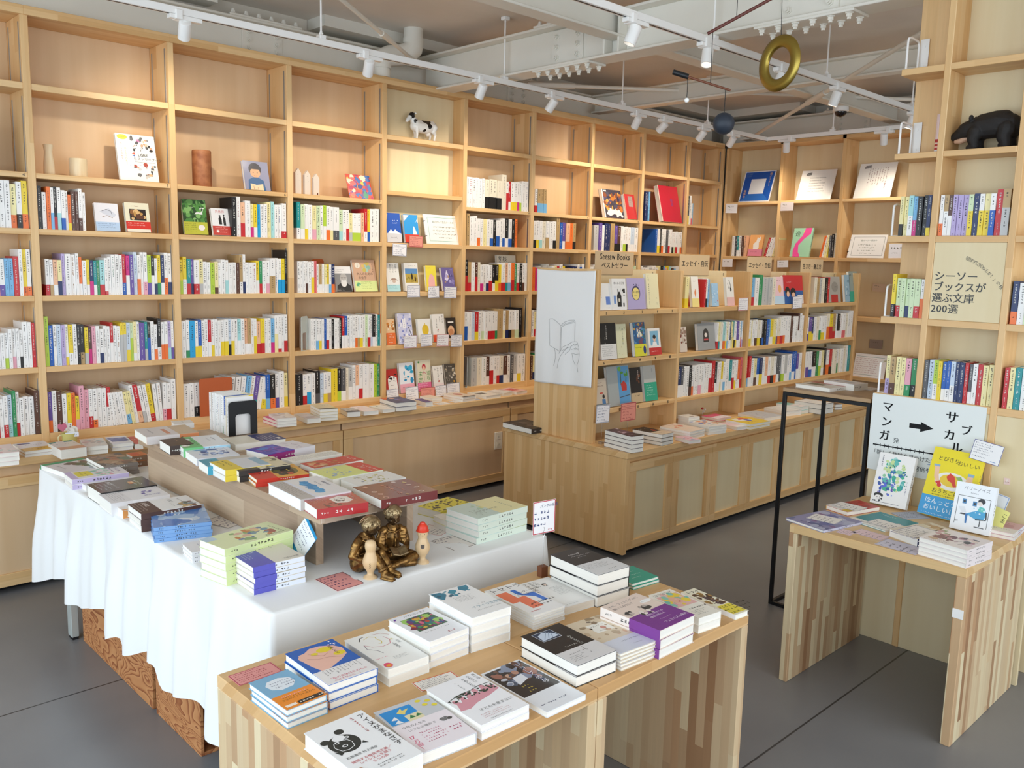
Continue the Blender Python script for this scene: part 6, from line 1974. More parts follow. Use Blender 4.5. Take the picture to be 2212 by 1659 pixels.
# ---------------------------------------------------------------- covers facing out on the shelves
FA = {}
for ln in '''
w_history|f2efe6|.018|large white book with LGBT lettering and many small figures, upper shelf|e e6d93a .17 .93 .13 .055;s 665 .1 .93 .024 6;v e0705a .12 .82 .055 HISTORY;v c9a95a .22 .72 .055 HISTORY;v a3b5d8 .30 .60 .05 HISTORY;b 201 26 .4 .66 .94 .93 .02 .05 555,e0a080,c9c9c9,d88a6a,6a6a6a,e9c0a0,333;p e58ab8 .56,.92 .50,.84 .63,.84;p d85a4a .36,.58 .44,.62 .46,.56;p 3f6ab0 .36,.55 .46,.56 .44,.52;tb 222 .52 .535 .085 LGBT;t 222 .40 .45 .075 ヒストリーブック;l 444 .006 .42,.41 .94,.41;b 203 26 .38 .06 .94 .36 .02 .055 444,e0b080,c8c8c8,b04a3a,6a6a6a,e8a07a,c9c2b8
w_child|8f8fa8|.02|picture book with a dark-haired child in blue, right of the cylinder|r 8d8fa9 0 0 1 1;e 2f2d3c .46 .72 .25 .22;e e2ad82 .46 .60 .2 .17;p 2f2d3c .24,.64 .30,.86 .62,.86 .68,.64 .62,.72 .3,.72;e 333 .38 .6 .02 .012;e 333 .54 .6 .02 .012;l b04a3a .012 .4,.5 .46,.48 .53,.5;p 2d5e8e .12,.0 .16,.34 .36,.44 .56,.44 .76,.34 .82,0;p e6d0a8 .22,.0 .22,.22 .46,.18 .72,.22 .72,0;l a33 .012 .34,.02 .34,.14;l a33 .012 .5,.02 .5,.1
w_whitecurve|e6e5ea|.018|pale book with an arched shape and a light blue band|p cfd2dc .2,.7 .6,.82 .9,.6 .8,.5 .4,.6;l 4a4a52 .02 .3,.72 .5,.78 .68,.72 .72,.60;l 8a6a50 .02 .3,.5 .5,.56 .74,.48;o b3cbe6 .32;sb 6a7a9a .1 .1 .9 .26 .04
w_painting|e2dcc0|.022|cream book with a dark candle-lit painting and a red band|r 1f1512 .18 .40 .86 .78;b 205 18 .26 .44 .8 .7 .05 .12 5a3320,8a5a30,b98a4a,3a2418,d8b078;s 8a3a2a .3 .88 .04 6;o cf2f22 .36;sb f4dcd0 .1 .18 .9 .30 .045;r e6e0cf .02 .0 .98 .1
w_forest|3f6a34|.02|green forest photo book with a yellow-green band|b 207 80 .02 .36 .98 .98 .05 .14 2f5a2a,4f8a3f,6fa857,274a24,86b86a;r e9e9e4 .32 .58 .92 .78;s 555 .38 .73 .034 9;s 555 .38 .65 .034 8;o c0bf3f .36;sb 5a5a20 .08 .06 .7 .3 .03;e f0e6e0 .74 .2 .14 .08
w_couple|eceae8|.02|white book titled in red with two black figures and a red band|t c03a3a .2 .83 .12 共依存;p 222 .36,.4 .34,.62 .44,.70 .50,.6 .50,.4;e 222 .42 .72 .05 .035;p 333 .58,.36 .56,.6 .62,.72 .70,.62 .70,.36;e 222 .63 .74 .045 .035;o c6473d .34;sb eec8c0 .14 .08 .8 .28 .035;e f2e6e0 .24 .14 .07 .05
w_patches|d8503f|.006|thin book covered in bright coloured rounded patches|b 209 90 .03 .03 .97 .97 .06 .13 d8402f,e8863a,3f6ab0,e6c04a,b0305a,4a9a7a,f0d8c0,7a4a8a,e06a6a,2f4a8a
w_beard|ecebea|.022|white book with a grey photo of a bearded man in glasses|r 8f8f8f 0 .0 1 .72;p 2a2a2a .06,0 .12,.24 .34,.34 .7,.34 .92,.22 .98,0;e c2c0bd .52 .52 .2 .2;e e4e3e0 .52 .34 .17 .16;e b9b6b2 .52 .58 .19 .14;r 222 .38 .53 .48 .56;r 222 .56 .53 .66 .56;l 222 .012 .36,.55 .68,.55;s 444 .2 .86 .05 6;s 666 .1 .79 .03 10;sb ddd .1 .04 .6 .1 .03
w_money|cda588|.018|tan book on money for grown-ups with a pale green lower band|e e6dccb .22 .82 .12 .09;l 6a6a7a .012 .22,.76 .22,.88;b 211 12 .4 .64 .74 .9 .06 .13 8fb8a8,c9b45a,a8c8b8,d8b86a;sv 6a4a3a .88 .9 .05 6;t 5a4032 .14 .52 .10 大人のための;t 5a4032 .2 .40 .10 お金学;o d9e69a .34;b 213 6 .08 .16 .24 .28 .03 .06 7ab88a,5aa87a;sb 7a8a4a .3 .06 .9 .3 .03
w_cloudblue|2257b8|.02|blue book with white clouds, left in the shallow bay|p eef2f6 0,.0 .1,.30 .3,.44 .45,.36 .6,.44 .8,.34 1,.3 1,0;p e9eef2 0,.9 .16,.96 .1,.78 0,.74;s dfe9f6 .4 .74 .06 5;s dfe9f6 .5 .66 .05 4;o cfcfd3 .30;l 444 .012 .6,.2 .7,.12;s 666 .3 .16 .04 5
w_skyblue|2d9be0|.02|sky blue book with a small white building, red at its foot|p dbe3ea 0,.98 .4,.98 .1,.8 0,.76;p e6ecf0 .6,.30 .6,.48 .68,.6 .78,.48 .86,.36 .86,.3;p f2f5f7 .8,.7 .9,.78 1,.72 1,.9;o d8402f .30
w_hat|ecebe6|.02|white book with a wide-brimmed hat and a pale teal foot band|v 333 .76 .96 .075 元気じゃ;v 333 .54 .96 .075 ないけど;v 333 .34 .96 .075 書かない;p a88a7a .24,.38 .4,.46 .66,.46 .92,.38 .7,.40 .4,.40;e cfb8a8 .56 .36 .14 .06;o b4dfe2 .24;sb 4a8a90 .1 .06 .9 .2 .03
w_plain|e8e6e0|.026|book with a photo of two people on a grassy plain|r 5f8fc0 .06 .62 .96 .80;r b9a04a .06 .3 .96 .62;b 215 22 .08 .3 .94 .5 .03 .08 a8903f,8a7a34,c9b25a;p 2a2220 .50,.34 .48,.56 .54,.66 .6,.56 .6,.34;p 4a3020 .74,.34 .72,.48 .76,.56 .82,.48 .82,.34;s 666 .3 .9 .035 9
w_yellowpink|eedc4a|.02|yellow book with a pink arch, in front of its copies|p ecb4b0 .2,0 .2,.4 .34,.62 .56,.68 .76,.58 .84,.4 .84,0;s 776 .14 .9 .04 5
w_violet|6a5f98|.022|violet book with a glowing white shape|p d8d2ea .2,.5 .44,.9 .6,.6 .4,.4;b 217 12 .2 .2 .9 .7 .06 .16 8a80b8,4f4a80,a8a0d0,b0907a;s e6e0f0 .7 .9 .04 4
w_orangeanimal|ecc79a|.02|book with an orange cat-like animal, left of the floral cover|b 219 12 .2 .6 .95 .9 .07 .16 d88a3a,f2e6cf,b06a2a;o e8743a .46;sb fbe8d8 .3 .06 .95 .4 .06
w_floral|cfcfe6|.02|lavender flower-patterned book with a fountain pen|b 221 46 .03 .05 .97 .97 .04 .10 8f9ad0,e9e9f4,aab0dc,f2f2f2,7f88c4;r f0eef2 .34 .5 .56 .84;sv 556 .45 .8 .05 5;l 26262e .04 .72,.56 .92,.26;r e0d23a .56 .06 .8 .26;sb 665 .2 .06 .5 .22 .04
w_lemon|edece6|.02|white book with a single yellow lemon|e e0bd38 .58 .54 .26 .22;e e0bd38 .54 .78 .04 .05;s 999 .2 .16 .04 7
w_whitered|edeae4|.022|white book in handwriting with a red foot band, right of the lemon|v 333 .84 .96 .07 酔ってる;v 333 .62 .92 .07 気持ち;sv 555 .34 .84 .05 7;b 223 4 .36 .34 .5 .46 .03 .05 c0453a,333;o e0562f .26;s fbe0d0 .2 .15 .05 8
w_darksmall|2a2624|.02|small dark book with a warm still-life photo|e e6b890 .5 .44 .34 .22;e c98a60 .5 .38 .26 .14;r e9e6e0 .2 .78 .8 .84;o e6dcd0 .12
w_face|b8342f|.02|book with a black and white drawn face, half hidden at left|p f2efea .2,.0 .2,.62 .5,.74 .92,.66 .96,.2 .7,0;l 222 .03 .3,.5 .5,.54;l 222 .03 .64,.54 .84,.5;l 222 .03 .4,.36 .7,.36;b 225 8 .24 .6 .92 .8 .04 .1 222,2a2a2a;l 222 .03 .34,.2 .56,.14 .8,.22
w_bluewhite|eef0f2|.02|white book with bold blue shapes and a pink foot band|b 227 9 .2 .4 .9 .95 .09 .2 2fa4cc,3fb0d8,2a8fc0;s 777 .3 .5 .04 6;o efb0be .30;s 8a4a5a .2 .18 .05 7
w_mitei|dfd9c0|.022|beige book lettered in green with a red-haired figure and pink band|v 3f8a3a .24 .66 .2 未定;v 3f8a3a .84 .66 .16 道程;e c23a4a .5 .78 .14 .1;e efc0a0 .5 .74 .09 .06;l c2506a .03 .5,.66 .5,.36;l c2506a .03 .36,.56 .5,.62 .64,.56;l c2506a .03 .5,.36 .42,.28;e 4a9a4a .12 .94 .07 .03;o e6709a .28;sb fbe0ea .1 .08 .9 .24 .04
w_yasuragi|ece9e2|.02|small white handwritten-title book beside the night scene|v 222 .84 .94 .11 かすみ;v 222 .5 .94 .11 やすらぎ;v 222 .22 .9 .1 の;b 229 4 .4 .3 .6 .44 .04 .08 b03a3a,c8605a;o f0dedd .26;s a55 .2 .14 .05 6
w_night|58544e|.02|dark book with a lit night-street scene|b 231 20 .1 .34 .9 .8 .05 .14 3a3834,8a847a,e6e2d8,c0b49a,6a655c;e d8a03a .7 .26 .06 .04;s e6e2d8 .2 .88 .05 6;sb e0dcd0 .1 .06 .8 .2 .03
w_nuclear|e9e5d6|.02|cream book with heavy black lettering propped behind the spines of bay 8|v 222 .42 .98 .17 核の;v 222 .16 .98 .15 考え;s 444 .55 .78 .05 5
w_festival|3f3a48|.03|dark book with a wild festival picture, in bay 10|r e6e2d8 0 0 .06 1;b 233 60 .1 .3 .97 .9 .04 .12 2f2f44,c0742f,5a4a6a,8a4a2a,d8a04a,4a4a5a;p ece6da .14,.16 .3,.36 .5,.26 .66,.38 .92,.22 .86,.08 .5,.14 .3,.06;b 235 14 .14 .06 .92 .34 .03 .08 ece6da,f2eee4;r e6e2d8 .1 .92 .24 .97
w_redbook|c03034|.03|red book with a grey label, in bay 10|r d9a08a 0 0 .06 1;r a8908a .36 .5 .74 .92;sb 665a55 .4 .54 .72 .88 .04
w_redvolume|c02338|.04|tall red clothbound volume with blue characters|r d8c0b4 0 0 .05 1;v 4a4a90 .62 .66 .11 動品
b_bluesign|e9ecf0|.006|blue poster sign with a white square on the back bookcase|r 1d56b0 .03 .03 .97 .97;p 2f6fc4 .03,.03 .97,.03 .74,.26 .26,.26;r eceef0 .26 .26 .74 .74;v e8b870 .86 .94 .09 棚オーナー;v e8b870 .14 .40 .09 募集中;sb 8ab 0.06 .8 .3 .93 .02
b_whiteen|efece6|.006|white board printed in English capitals on the back bookcase|l 333 .02 .16,.90 .30,.91;l 333 .02 .14,.87 .28,.88;l 333 .02 .14,.84 .30,.85;t 333 .28 .72 .05 EACH SHELF SECTION;t 333 .28 .63 .05 IS OPERATED BY;t 333 .28 .54 .05 A DIFFERENT OWNER.;t 333 .28 .45 .05 SALES ARE SPENT TO;t 333 .28 .36 .05 RUN OUR HOMELESS;t 333 .28 .27 .05 SHELTER. THANK YOU.
b_whitejp|efece6|.006|white board printed in columns, nearest the pillar on the back bookcase|l 333 .02 .16,.92 .32,.93;l 333 .02 .14,.89 .30,.90;l 333 .02 .14,.86 .32,.87;svb 7a4a4a .3 .2 .78 .84 .04
b_cat|efb070|.02|peach book with a white cat and pink foot in the back bookcase|p f2eee6 .34,.3 .3,.56 .5,.7 .56,.9 .64,.84 .76,.92 .8,.76 .7,.66 .74,.4 .64,.3;l f2eee6 .06 .5,.3 .4,.16 .6,.1;o e28aa0 .32;s 8a3a4a .2 .2 .04 8
b_play|9fcfae|.02|mint book with a bright pink winding shape in the back bookcase|p ea4f9a .6,1 .92,1 .9,.8 .6,.62 .36,.4 .4,.16 .5,.06 .5,0 .16,0 .12,.2 .2,.46 .5,.74;v 2a3a30 .24 .9 .2 遊;p e6d84a .5,.84 .54,.9 .58,.84
i_a1|f2f1ee|.014|plain white book with faint print, left end of the top row of bay A|sv 99a .2 .86 .05 8;r 6a8ad0 .5 .2 .8 .5;s 99a .5 .08 .04 5
i_a2|f2f1ef|.016|white book with a black apron drawing, top row of bay A|t 222 .12 .82 .09 本のある日常;s 888 .2 .73 .03 10;p 2a2826 .34,.1 .32,.44 .42,.58 .54,.58 .64,.44 .62,.1;l 2a2826 .03 .40,.56 .38,.68;l 2a2826 .03 .56,.56 .6,.68;r e6dcc8 .42 .26 .54 .36;r 2a2826 .78 .54 .92 .68;e 2a2826 .74 .62 .05 .035;r 7a9ad0 .08 .2 .24 .46;r 555 .74 .1 .84 .22;l 444 .015 .76,.46 .92,.46
i_a3|b9add6|.02|lavender book with a yellow round label, top row of bay A|e 4a4468 .48 .52 .24 .24;e efdc86 .48 .5 .2 .2;tc 3a3640 .48 .52 .08 本の感想;s 556 .4 .44 .04 4;b 237 7 .3 .7 .66 .8 .02 .04 4a4468,5a527a;sv 776 .88 .6 .04 5
i_a4|efe6bc|.02|pale cream book with a column of small print, top row of bay A|sv 776 .2 .95 .05 16;sv 887 .8 .3 .04 5
i_a5|1f1d1c|.022|black book with a wide white lower band, middle row of bay A|v dcd8d0 .4 .94 .055 それでも日本橋;sv c9c4ba .3 .6 .035 6;o e6e3de .42;sb 888 .1 .1 .9 .36 .03
i_a6|e2e0bc|.02|pale green-cream book with scattered leaves, middle row of bay A|v 5a5a4a .64 .88 .07 彼とその動き方;b 239 12 .1 .1 .9 .9 .02 .06 c9c48a,b8b87a,d8b890
i_a7|2f5f8f|.024|blue peacock-patterned book with a yellow band, middle row of bay A|b 241 60 .04 .38 .96 .97 .04 .12 2a4a7a,4a88a8,c9a45a,3a6a6a,7a4a5a,5f8fc0;r e9e3d0 .3 .56 .7 .84;sv 556 .5 .8 .04 6;o ded83a .36;s 5a5a20 .1 .26 .05 6;e 2a3a7a .84 .18 .12 .12
i_a8|ece8e2|.02|white book with a woman on blue and a red band, middle row of bay A|r 7fb4d0 .16 .36 .84 .9;e e8c0a8 .5 .6 .12 .1;p f2efea .3,.36 .36,.5 .64,.5 .7,.36;e 2a2624 .5 .68 .12 .08;o c8342f .28;s f2d0c8 .2 .14 .05 8
i_a9|cdbda9|.018|tan book with a small blue figure, lowest row of bay A|s 6a4a3a .2 .86 .06 5;s 6a4a3a .25 .76 .06 5;r c8402f .4 .5 .66 .54;e 2a2624 .7 .4 .1 .07;p 4f7aa8 .56,.1 .56,.32 .84,.32 .86,.1;o 6f7a80 .16
i_a10|aab0ae|.018|wide grey book with a blue panel and a red bird, lowest row of bay A|r 5f9fd0 .48 .04 .98 .98;l 3a5a2a .03 .6,.5 .62,.9;l 3a5a2a .03 .8,.4 .86,.7;b 243 6 .56 .74 .9 .94 .04 .08 5a9a3a,7ab84a;p c03a30 .62,.36 .60,.54 .74,.62 .86,.5 .84,.36;l 444 .02 .5,.2 .98,.24
i_a11|1f1a18|.024|black book with a brown figure and a beige band, lowest row of bay A|b 245 8 .6 .5 .9 .9 .06 .12 8a4a1f,a8642f,5a3018;sv e6dcd0 .76 .9 .05 5;o c9b08a .28;s 3a2a20 .4 .2 .05 4
i_a12|bdbeb8|.02|grey book with a wide jade band, lowest row of bay A|sv 667 .7 .9 .04 5;o 2fa584 .52;sb c9ece0 .2 .16 .9 .44 .04
i_b1|ece9e2|.02|white book with an orange carrot shape, top row of bay B|p e08a5a .5,.3 .36,.46 .5,.6 .64,.46;s 999 .3 .84 .04 4;o ead98a .28
i_b2|9fc4e2|.02|light blue book with red squiggles, top row of bay B|b 247 16 .1 .1 .9 .9 .04 .09 e6eef2,d84a4a,6aa0cc,c9dcea
i_b3|e9e6e0|.02|white book with dark squiggles and a pink label, top row of bay B|l 333 .06 .4,.9 .6,.7 .5,.6;e 333 .6 .56 .1 .07;l 333 .04 .2,.8 .3,.6;o e4b8b4 .3
i_b4|d8ccc0|.02|book with a brown painting, middle row of bay B|b 249 20 .05 .3 .95 .95 .08 .18 7a3a2a,a89080,c9b8a8,8a6a58
i_b5|9a9c9c|.02|grey book with a small dark arched picture, middle row of bay B|e 3a3632 .48 .6 .16 .2;r 3a3632 .32 .3 .64 .6;e e6dcd4 .48 .56 .08 .08;r c8484a .36 .36 .6 .42;s ccc .3 .24 .04 7
i_c1|e9c4cc|.02|pink book with a face and a light blue foot, top row of bay C|s 8a4a5a .3 .86 .05 6;e e6b070 .6 .56 .16 .14;o bcd6ea .3
i_c2|c02a32|.02|landscape red and blue photo book, top row of bay C|r 2a5a9a 0 0 1 .46;e 1f1a20 .2 .44 .12 .16;e 1f1a20 .48 .4 .14 .16;e e6b89a .5 .3 .08 .1;e e6b89a .22 .34 .07 .1;r e9e6e4 .7 .0 1 .3;s e6a0a0 .2 .76 .06 6
i_d1|a9a69f|.02|grey book with a red foot corner, top row of bay D|r b8302f .3 .0 .8 .3;e 8f8c86 .6 .6 .24 .2;s 555 .6 .6 .06 3
i_d2|8fb0c4|.02|slim blue-grey book, top row of bay D|b 251 8 .2 .2 .9 .9 .1 .2 6a90a8,c9d8e0
i_d3|8a9a96|.02|grey-green book with a jade foot, right end of bay D|s 333 .1 .88 .08 8;p 2a6a60 .6,.3 .5,.6 .7,.66;o 1fa088 .34
'''.strip().split('\n'):
    k, rest = ln.split('|', 1)
    FA[k] = rest.split('|')
for bi, (k, (x, y, z, w, h, lean, ax)) in enumerate(FACE.items()):
    if k not in FA: continue
    base, t, label, dsl = FA[k]
    sign = k in ('b_bluesign', 'b_whiteen', 'b_whitejp')
    Rm = Matrix.Rotation(-PI / 2 if ax == 'x' else 0, 4, 'Z') @ Matrix.Rotation(rad(90 - lean), 4, 'X')
    # (x,y) is the middle of the front lower edge; the back lower edge touches the shelf
    tt = float(t)
    foot = Rm @ Vector((0, -h / 2, 0))
    front = Rm @ Vector((0, -h / 2, tt))
    p = Vector((x, y, z + .0004)) - Vector((front.x, front.y, foot.z))
    key = 'F%d' % bi
    if key in SMALL:
        merge(Matrix.Translation(p) @ Rm, book_parts(w, h, tt, base, base, 'R', dsl, 500 + bi))
        continue
    r = make_book('book' if not sign else 'sign_board', label, w, h, tt, base, base, 'R', dsl, 500 + bi, M_BOOK, 'covers facing out on the shelves' if not sign else 'printed boards on the back bookcase')
    if sign: r['category'] = 'sign'
    r.matrix_world = Matrix.Translation(p) @ Rm
    KEYOF[r.name] = key


# ---------------------------------------------------------------- modelled figures (fused from limbs, then smoothed)
def fuse(mb, name, mt, parent, voxel, smooth=6, loc=None, rot=None):
    o = mb.build(name, mt, parent, loc, rot, smooth=True)
    r = o.modifiers.new('fuse', 'REMESH')
    r.mode = 'VOXEL'
    r.voxel_size = voxel
    r.use_smooth_shade = True
    s = o.modifiers.new('soft', 'SMOOTH')
    s.factor = .5
    s.iterations = smooth
    return o


def limb(mb, pts, seg=10):
    """tapering limb: list of (x,y,z,r), with a ball at each joint"""
    mb.tube([p[:3] for p in pts], [p[3] for p in pts], seg)
    for p in pts: mb.sphere(p[:3], p[3] * .99, seg=10, rings=8)


def bronze_mat(name, c0, c1):
    m, N, L, B = mat(name)
    g = N.new('ShaderNodeNewGeometry')
    n = N.new('ShaderNodeTexNoise')
    n.inputs['Scale'].default_value = 60
    n.inputs['Detail'].default_value = 3
    L.new(g.outputs['Position'], n.inputs['Vector'])
    r = N.new('ShaderNodeValToRGB')
    r.color_ramp.elements[0].position = .35
    r.color_ramp.elements[0].color = (*hexc(c0), 1)
    r.color_ramp.elements[1].position = .65
    r.color_ramp.elements[1].color = (*hexc(c1), 1)
    L.new(n.outputs[0], r.inputs[0])
    L.new(r.outputs[0], B.inputs['Base Color'])
    B.inputs['Metallic'].default_value = .85
    B.inputs['Roughness'].default_value = .34
    return m


M_BRZ = bronze_mat('bronze_cloth', '5a4024', '9a7440')
M_BRZH = bronze_mat('bronze_hair', '857052', 'b09a74')
M_BRZD = bronze_mat('bronze_dark', '3a3026', '6a5438')


def face(mb, c, r, f=(0, -1, -.35), bow=0):
    """child's head: skull, cheeks, chin, nose, brow, lips, ears; f = way it looks"""
    F = Vector(f).normalized()
    S = F.cross(Vector((0, 0, 1))).normalized()
    U = S.cross(F)
    C = Vector(c)

    def P(s, u, d): return tuple(C + S * s * r + U * u * r + F * d * r)

    mb.sphere(c, (r * .92, r * .98, r * 1.06), seg=18, rings=14)
    mb.sphere(P(0, -.42, .28), r * .62)
    mb.sphere(P(0, -.86, .55), r * .25)
    for s in (-1, 1):
        mb.sphere(P(s * .38, -.34, .58), r * .34)
        mb.sphere(P(s * .92, -.12, .05), (r * .14, r * .18, r * .26), seg=8, rings=6)
        limb(mb, [(*P(s * .14, .16, .90), r * .10), (*P(s * .52, .17, .72), r * .08)], 6)
        mb.sphere(P(s * .34, -.02, .80), r * .13, seg=8, rings=6)
    limb(mb, [(*P(0, .1, .92), r * .07), (*P(0, -.2, 1.12), r * .13)], 6)
    limb(mb, [(*P(-.17, -.54, .86), r * .07), (*P(0, -.53, .93), r * .09), (*P(.17, -.54, .86), r * .07)], 6)


def hair(mb, c, r, f, seed, tousle):
    rnd = random.Random(seed)
    F = Vector(f).normalized()
    S = F.cross(Vector((0, 0, 1))).normalized()
    U = S.cross(F)
    C = Vector(c)
    mb.sphere(tuple(C - F * r * .12 + U * r * .14), (r * .99, r * 1.0, r * 1.04), seg=16, rings=12)
    for i in range(44):
        a = rnd.uniform(0, 2 * PI)
        k = rnd.uniform(.15, 1.0)
        pts = []
        for t in (0, .3, .6, .85, 1.05 if tousle else .95):
            th = t * (1.18 if math.cos(a) > .2 else 1.75) * (.75 + .25 * k)
            aa = a + (tousle * .5) * t * math.sin(i)
            d = (F * math.cos(aa) + S * math.sin(aa)) * math.sin(th) + U * math.cos(th)
            rr = r * (1.06 + (.10 * t if tousle else .02) + .04 * rnd.random())
            pts.append((*(C - F * r * .08 + U * r * .06 + d * rr), r * (.15 - .09 * t)))
        mb.tube([p[:3] for p in pts], [p[3] for p in pts], 6)


def hand(mb, p, d, r=.0042):
    """small bent hand: palm, four fingers and a thumb"""
    P, D = Vector(p), Vector(d).normalized()
    S = D.cross(Vector((0, 0, 1))).normalized()
    mb.sphere(tuple(P), (r * 1.15, r * 1.15, r * .8), seg=8, rings=6)
    for k in range(4):
        o = S * (k - 1.5) * r * .55
        ln = (1.6, 1.9, 1.8, 1.4)[k] * r
        a = P + o + D * r * .6
        b = a + D * ln * .6 + Vector((0, 0, r * .25))
        c = b + D * ln * .4 - Vector((0, 0, r * .5))
        limb(mb, [(*a, r * .34), (*b, r * .31), (*c, r * .26)], 6)
    a = P + S * r * 1.0
    limb(mb, [(*a, r * .38), (*(a + S * r * .7 + D * r * .7), r * .32), (*(a + S * r * .5 + D * r * 1.5), r * .26)], 6)


def statue_child(label, loc, th, kind):
    t = thing('statuette', label, 'statuette', loc, (0, 0, rad(th)), 'bronze reading children on the cloth')
    b = MB()
    if kind == 'crossed':
        hc, f = (0, -.010, .150), (0, -1, -.30)
        limb(b, [(0, .004, .024, .027), (0, .004, .055, .025), (0, 0, .085, .027), (0, 0, .104, .022), (0, -.004, .118, .012), (0, -.008, .132, .0105)])
        for s in (-1, 1):
            limb(b, [(s * .024, -.001, .103, .0145), (s * .036, -.004, .098, .0125), (s * .044, -.010, .066, .0115), (s * .036, -.030, .052, .0095), (s * .020, -.044, .050, .0065)])
            hand(b, (s * .019, -.047, .050), (-s * .6, -.6, .1))
            limb(b, [(s * .014, .0, .022, .021), (s * .040, -.022, .026, .0185), (s * .058, -.040, .024, .0155)])
        limb(b, [(.058, -.040, .024, .0155), (.022, -.058, .020, .012), (-.018, -.066, .013, .010)])
        limb(b, [(-.058, -.040, .024, .0155), (-.026, -.052, .014, .012), (.012, -.056, .010, .010)])
        limb(b, [(-.022, -.067, .0125, .0115), (-.046, -.066, .0115, .0105)])
        limb(b, [(.02, -.058, .0105, .0105), (.048, -.060, .0105, .0105)])
    else:
        hc, f = (.006, -.030, .142), (.18, -1, -.55)
        limb(b, [(0, .006, .026, .029), (0, .004, .055, .026), (0, -.004, .085, .026), (0, -.010, .102, .021), (.002, -.016, .114, .012), (.003, -.022, .126, .0105)])
        for s in (-1, 1):
            limb(b, [(s * .024, -.010, .100, .0145), (s * .036, -.010, .094, .0125), (s * .048, -.004, .062, .0115), (s * .036, -.026, .052, .0095), (s * .014, -.042, .054, .0065)])
            hand(b, (s * .011, -.045, .055), (-s * .5, -.7, .1))
            limb(b, [(s * .016, .0, .026, .022), (s * .017, -.034, .050, .0175), (s * .016, -.060, .062, .014), (s * .015, -.080, .040, .0125), (s * .014, -.094, .018, .0105)])
            limb(b, [(s * .014, -.094, .012, .0115), (s * .016, -.112, .010, .0105), (s * .017, -.122, .009, .0085)])
    # collar and jacket hem
    for s in (-1, 1):
        x, y, z = hc
        b.add([(s * .002, y - .004, z - .040), (s * .020, y + .002, z - .034), (s * .020, y - .012, z - .050), (s * .006, y - .020, z - .052)], [(0, 1, 2, 3)])
        limb(b, [(s * .004, y - .016, z - .047, .0035), (s * .018, y - .010, z - .044, .0035), (s * .021, y + .004, z - .036, .003)], 6)
    # jacket front, hem, cuffs and trouser ends
    limb(b, [(0, -.027, .094, .0028), (0, -.029, .075, .0028), (0, -.028, .055, .0026)], 6)
    for z in (.088, .074, .060): b.sphere((.001, -.031, z), .0022, seg=8, rings=6)
    R = [(.0285 * math.cos(2 * PI * i / 18) * 1.02, .004 + .0285 * math.sin(2 * PI * i / 18), .046) for i in range(19)]
    b.tube(R, .0036, 6)
    for s in (-1, 1):
        w0, w1 = ((s * .026, -.039, .051), (s * .022, -.042, .0505)) if kind == 'crossed' else ((s * .020, -.037, .0535), (s * .017, -.040, .054))
        b.tube([w0, w1], .0088, 10)
        if kind != 'crossed':
            b.tube([(s * .0142, -.086, .030), (s * .014, -.090, .024)], .0148, 10)
            b.cbox(s * .016 - .010, -.130, 0, s * .016 + .010, -.084, .006, .002)
        for k in range(3): limb(b, [(s * .034, -.006 - .002 * k, .088 - .01 * k, .0135 - .0005 * k), (s * .044, -.006, .086 - .01 * k, .0085)], 6)
    fuse(b, 'body', M_BRZ, t, .0014, 3)
    h = MB()
    face(h, hc, .0255, f)
    fuse(h, 'head', M_BRZD, t, .0013, 3)
    h = MB()
    hair(h, hc, .0262, f, 3 if kind == 'crossed' else 8, 0 if kind == 'crossed' else 1)
    fuse(h, 'hair', M_BRZH, t, .0012, 2)
    k = MB()
    by, bz = (-.056, .049) if kind == 'crossed' else (-.054, .060)
    for s in (-1, 1):
        k.cbox(0, -.017, -.0022, .026, .017, .0022, .0008, M=Matrix.Translation((0, by, bz)) @ Matrix.Rotation(rad(25), 4, 'X') @ Matrix.Rotation(rad(-s * 18 + (180 if s < 0 else 0)), 4, 'Y'))
    k.build('open_book', M_BRZH, t)
    return t


statue_child('bronze statuette of a tousled child with knees drawn up, reading', (1.372, 2.052, CT + .001), 20, 'knees')
statue_child('bronze statuette of a smooth-haired child reading cross-legged', (1.490, 2.062, CT + .001), -14, 'crossed')


def peg(label, loc, h, cap):
    t = thing('wooden_peg', label, 'wooden figure', loc, (0, 0, rad(-36)), 'turned wooden figures on the cloth')
    k = h / .114
    P = [(.0205, 0), (.0212, .003), (.019, .007), (.0105, .012), (.0092, .017), (.012, .024), (.019, .034), (.0228, .045), (.0225, .056), (.018, .068), (.0140, .077), (.0135, .082), (.0155, .089), (.0168, .097), (.0155, .106), (.011, .112), (.004, .1145), (.0008, .1148)]
    m = MB()
    m.lathe([(r * (k ** .3), z * k) for r, z in P], 28)
    m.build('figure', M_PEG, t, smooth=50)
    if cap:
        m = MB()
        m.lathe([(.0185, .100), (.0195, .101), (.0195, .104), (.0165, .107), (.0155, .115), (.011, .122), (.008, .1245), (.0075, .128), (.003, .130)], 24)
        m.build('red_cap', plain('red_plastic', 'd83a22', .3), t, smooth=40)
        m = MB()
        for x, z, r in ((-.006, .0945, .0009), (.006, .0945, .0009), (0, .0905, .0011)): m.sphere((x, -math.sqrt(.0172 ** 2 - x * x) - .0002, z), r, '222')
        q = [(-.0055, .064), (-.0055, .0545), (0, .051), (.0055, .0545), (.0055, .064)]
        m.add([(x, -.0233 + abs(x) * .12, z) for x, z in q], [(0, 1, 2, 3, 4)], '5a5048')
        m.build('face_and_shield', M_BOOK, t)
    else:
        m = MB()
        for i in range(3):
            z0 = .052 - i * .0055
            m.tube([(.001, -.02325, z0), (-.002, -.02325, z0 - .001), (-.003, -.0232, z0 - .0028), (-.001, -.0232, z0 - .0044), (.001, -.02325, z0 - .005)], .0004, 5, '6a5038')
        m.build('scratched_mark', M_BOOK, t)
    return t


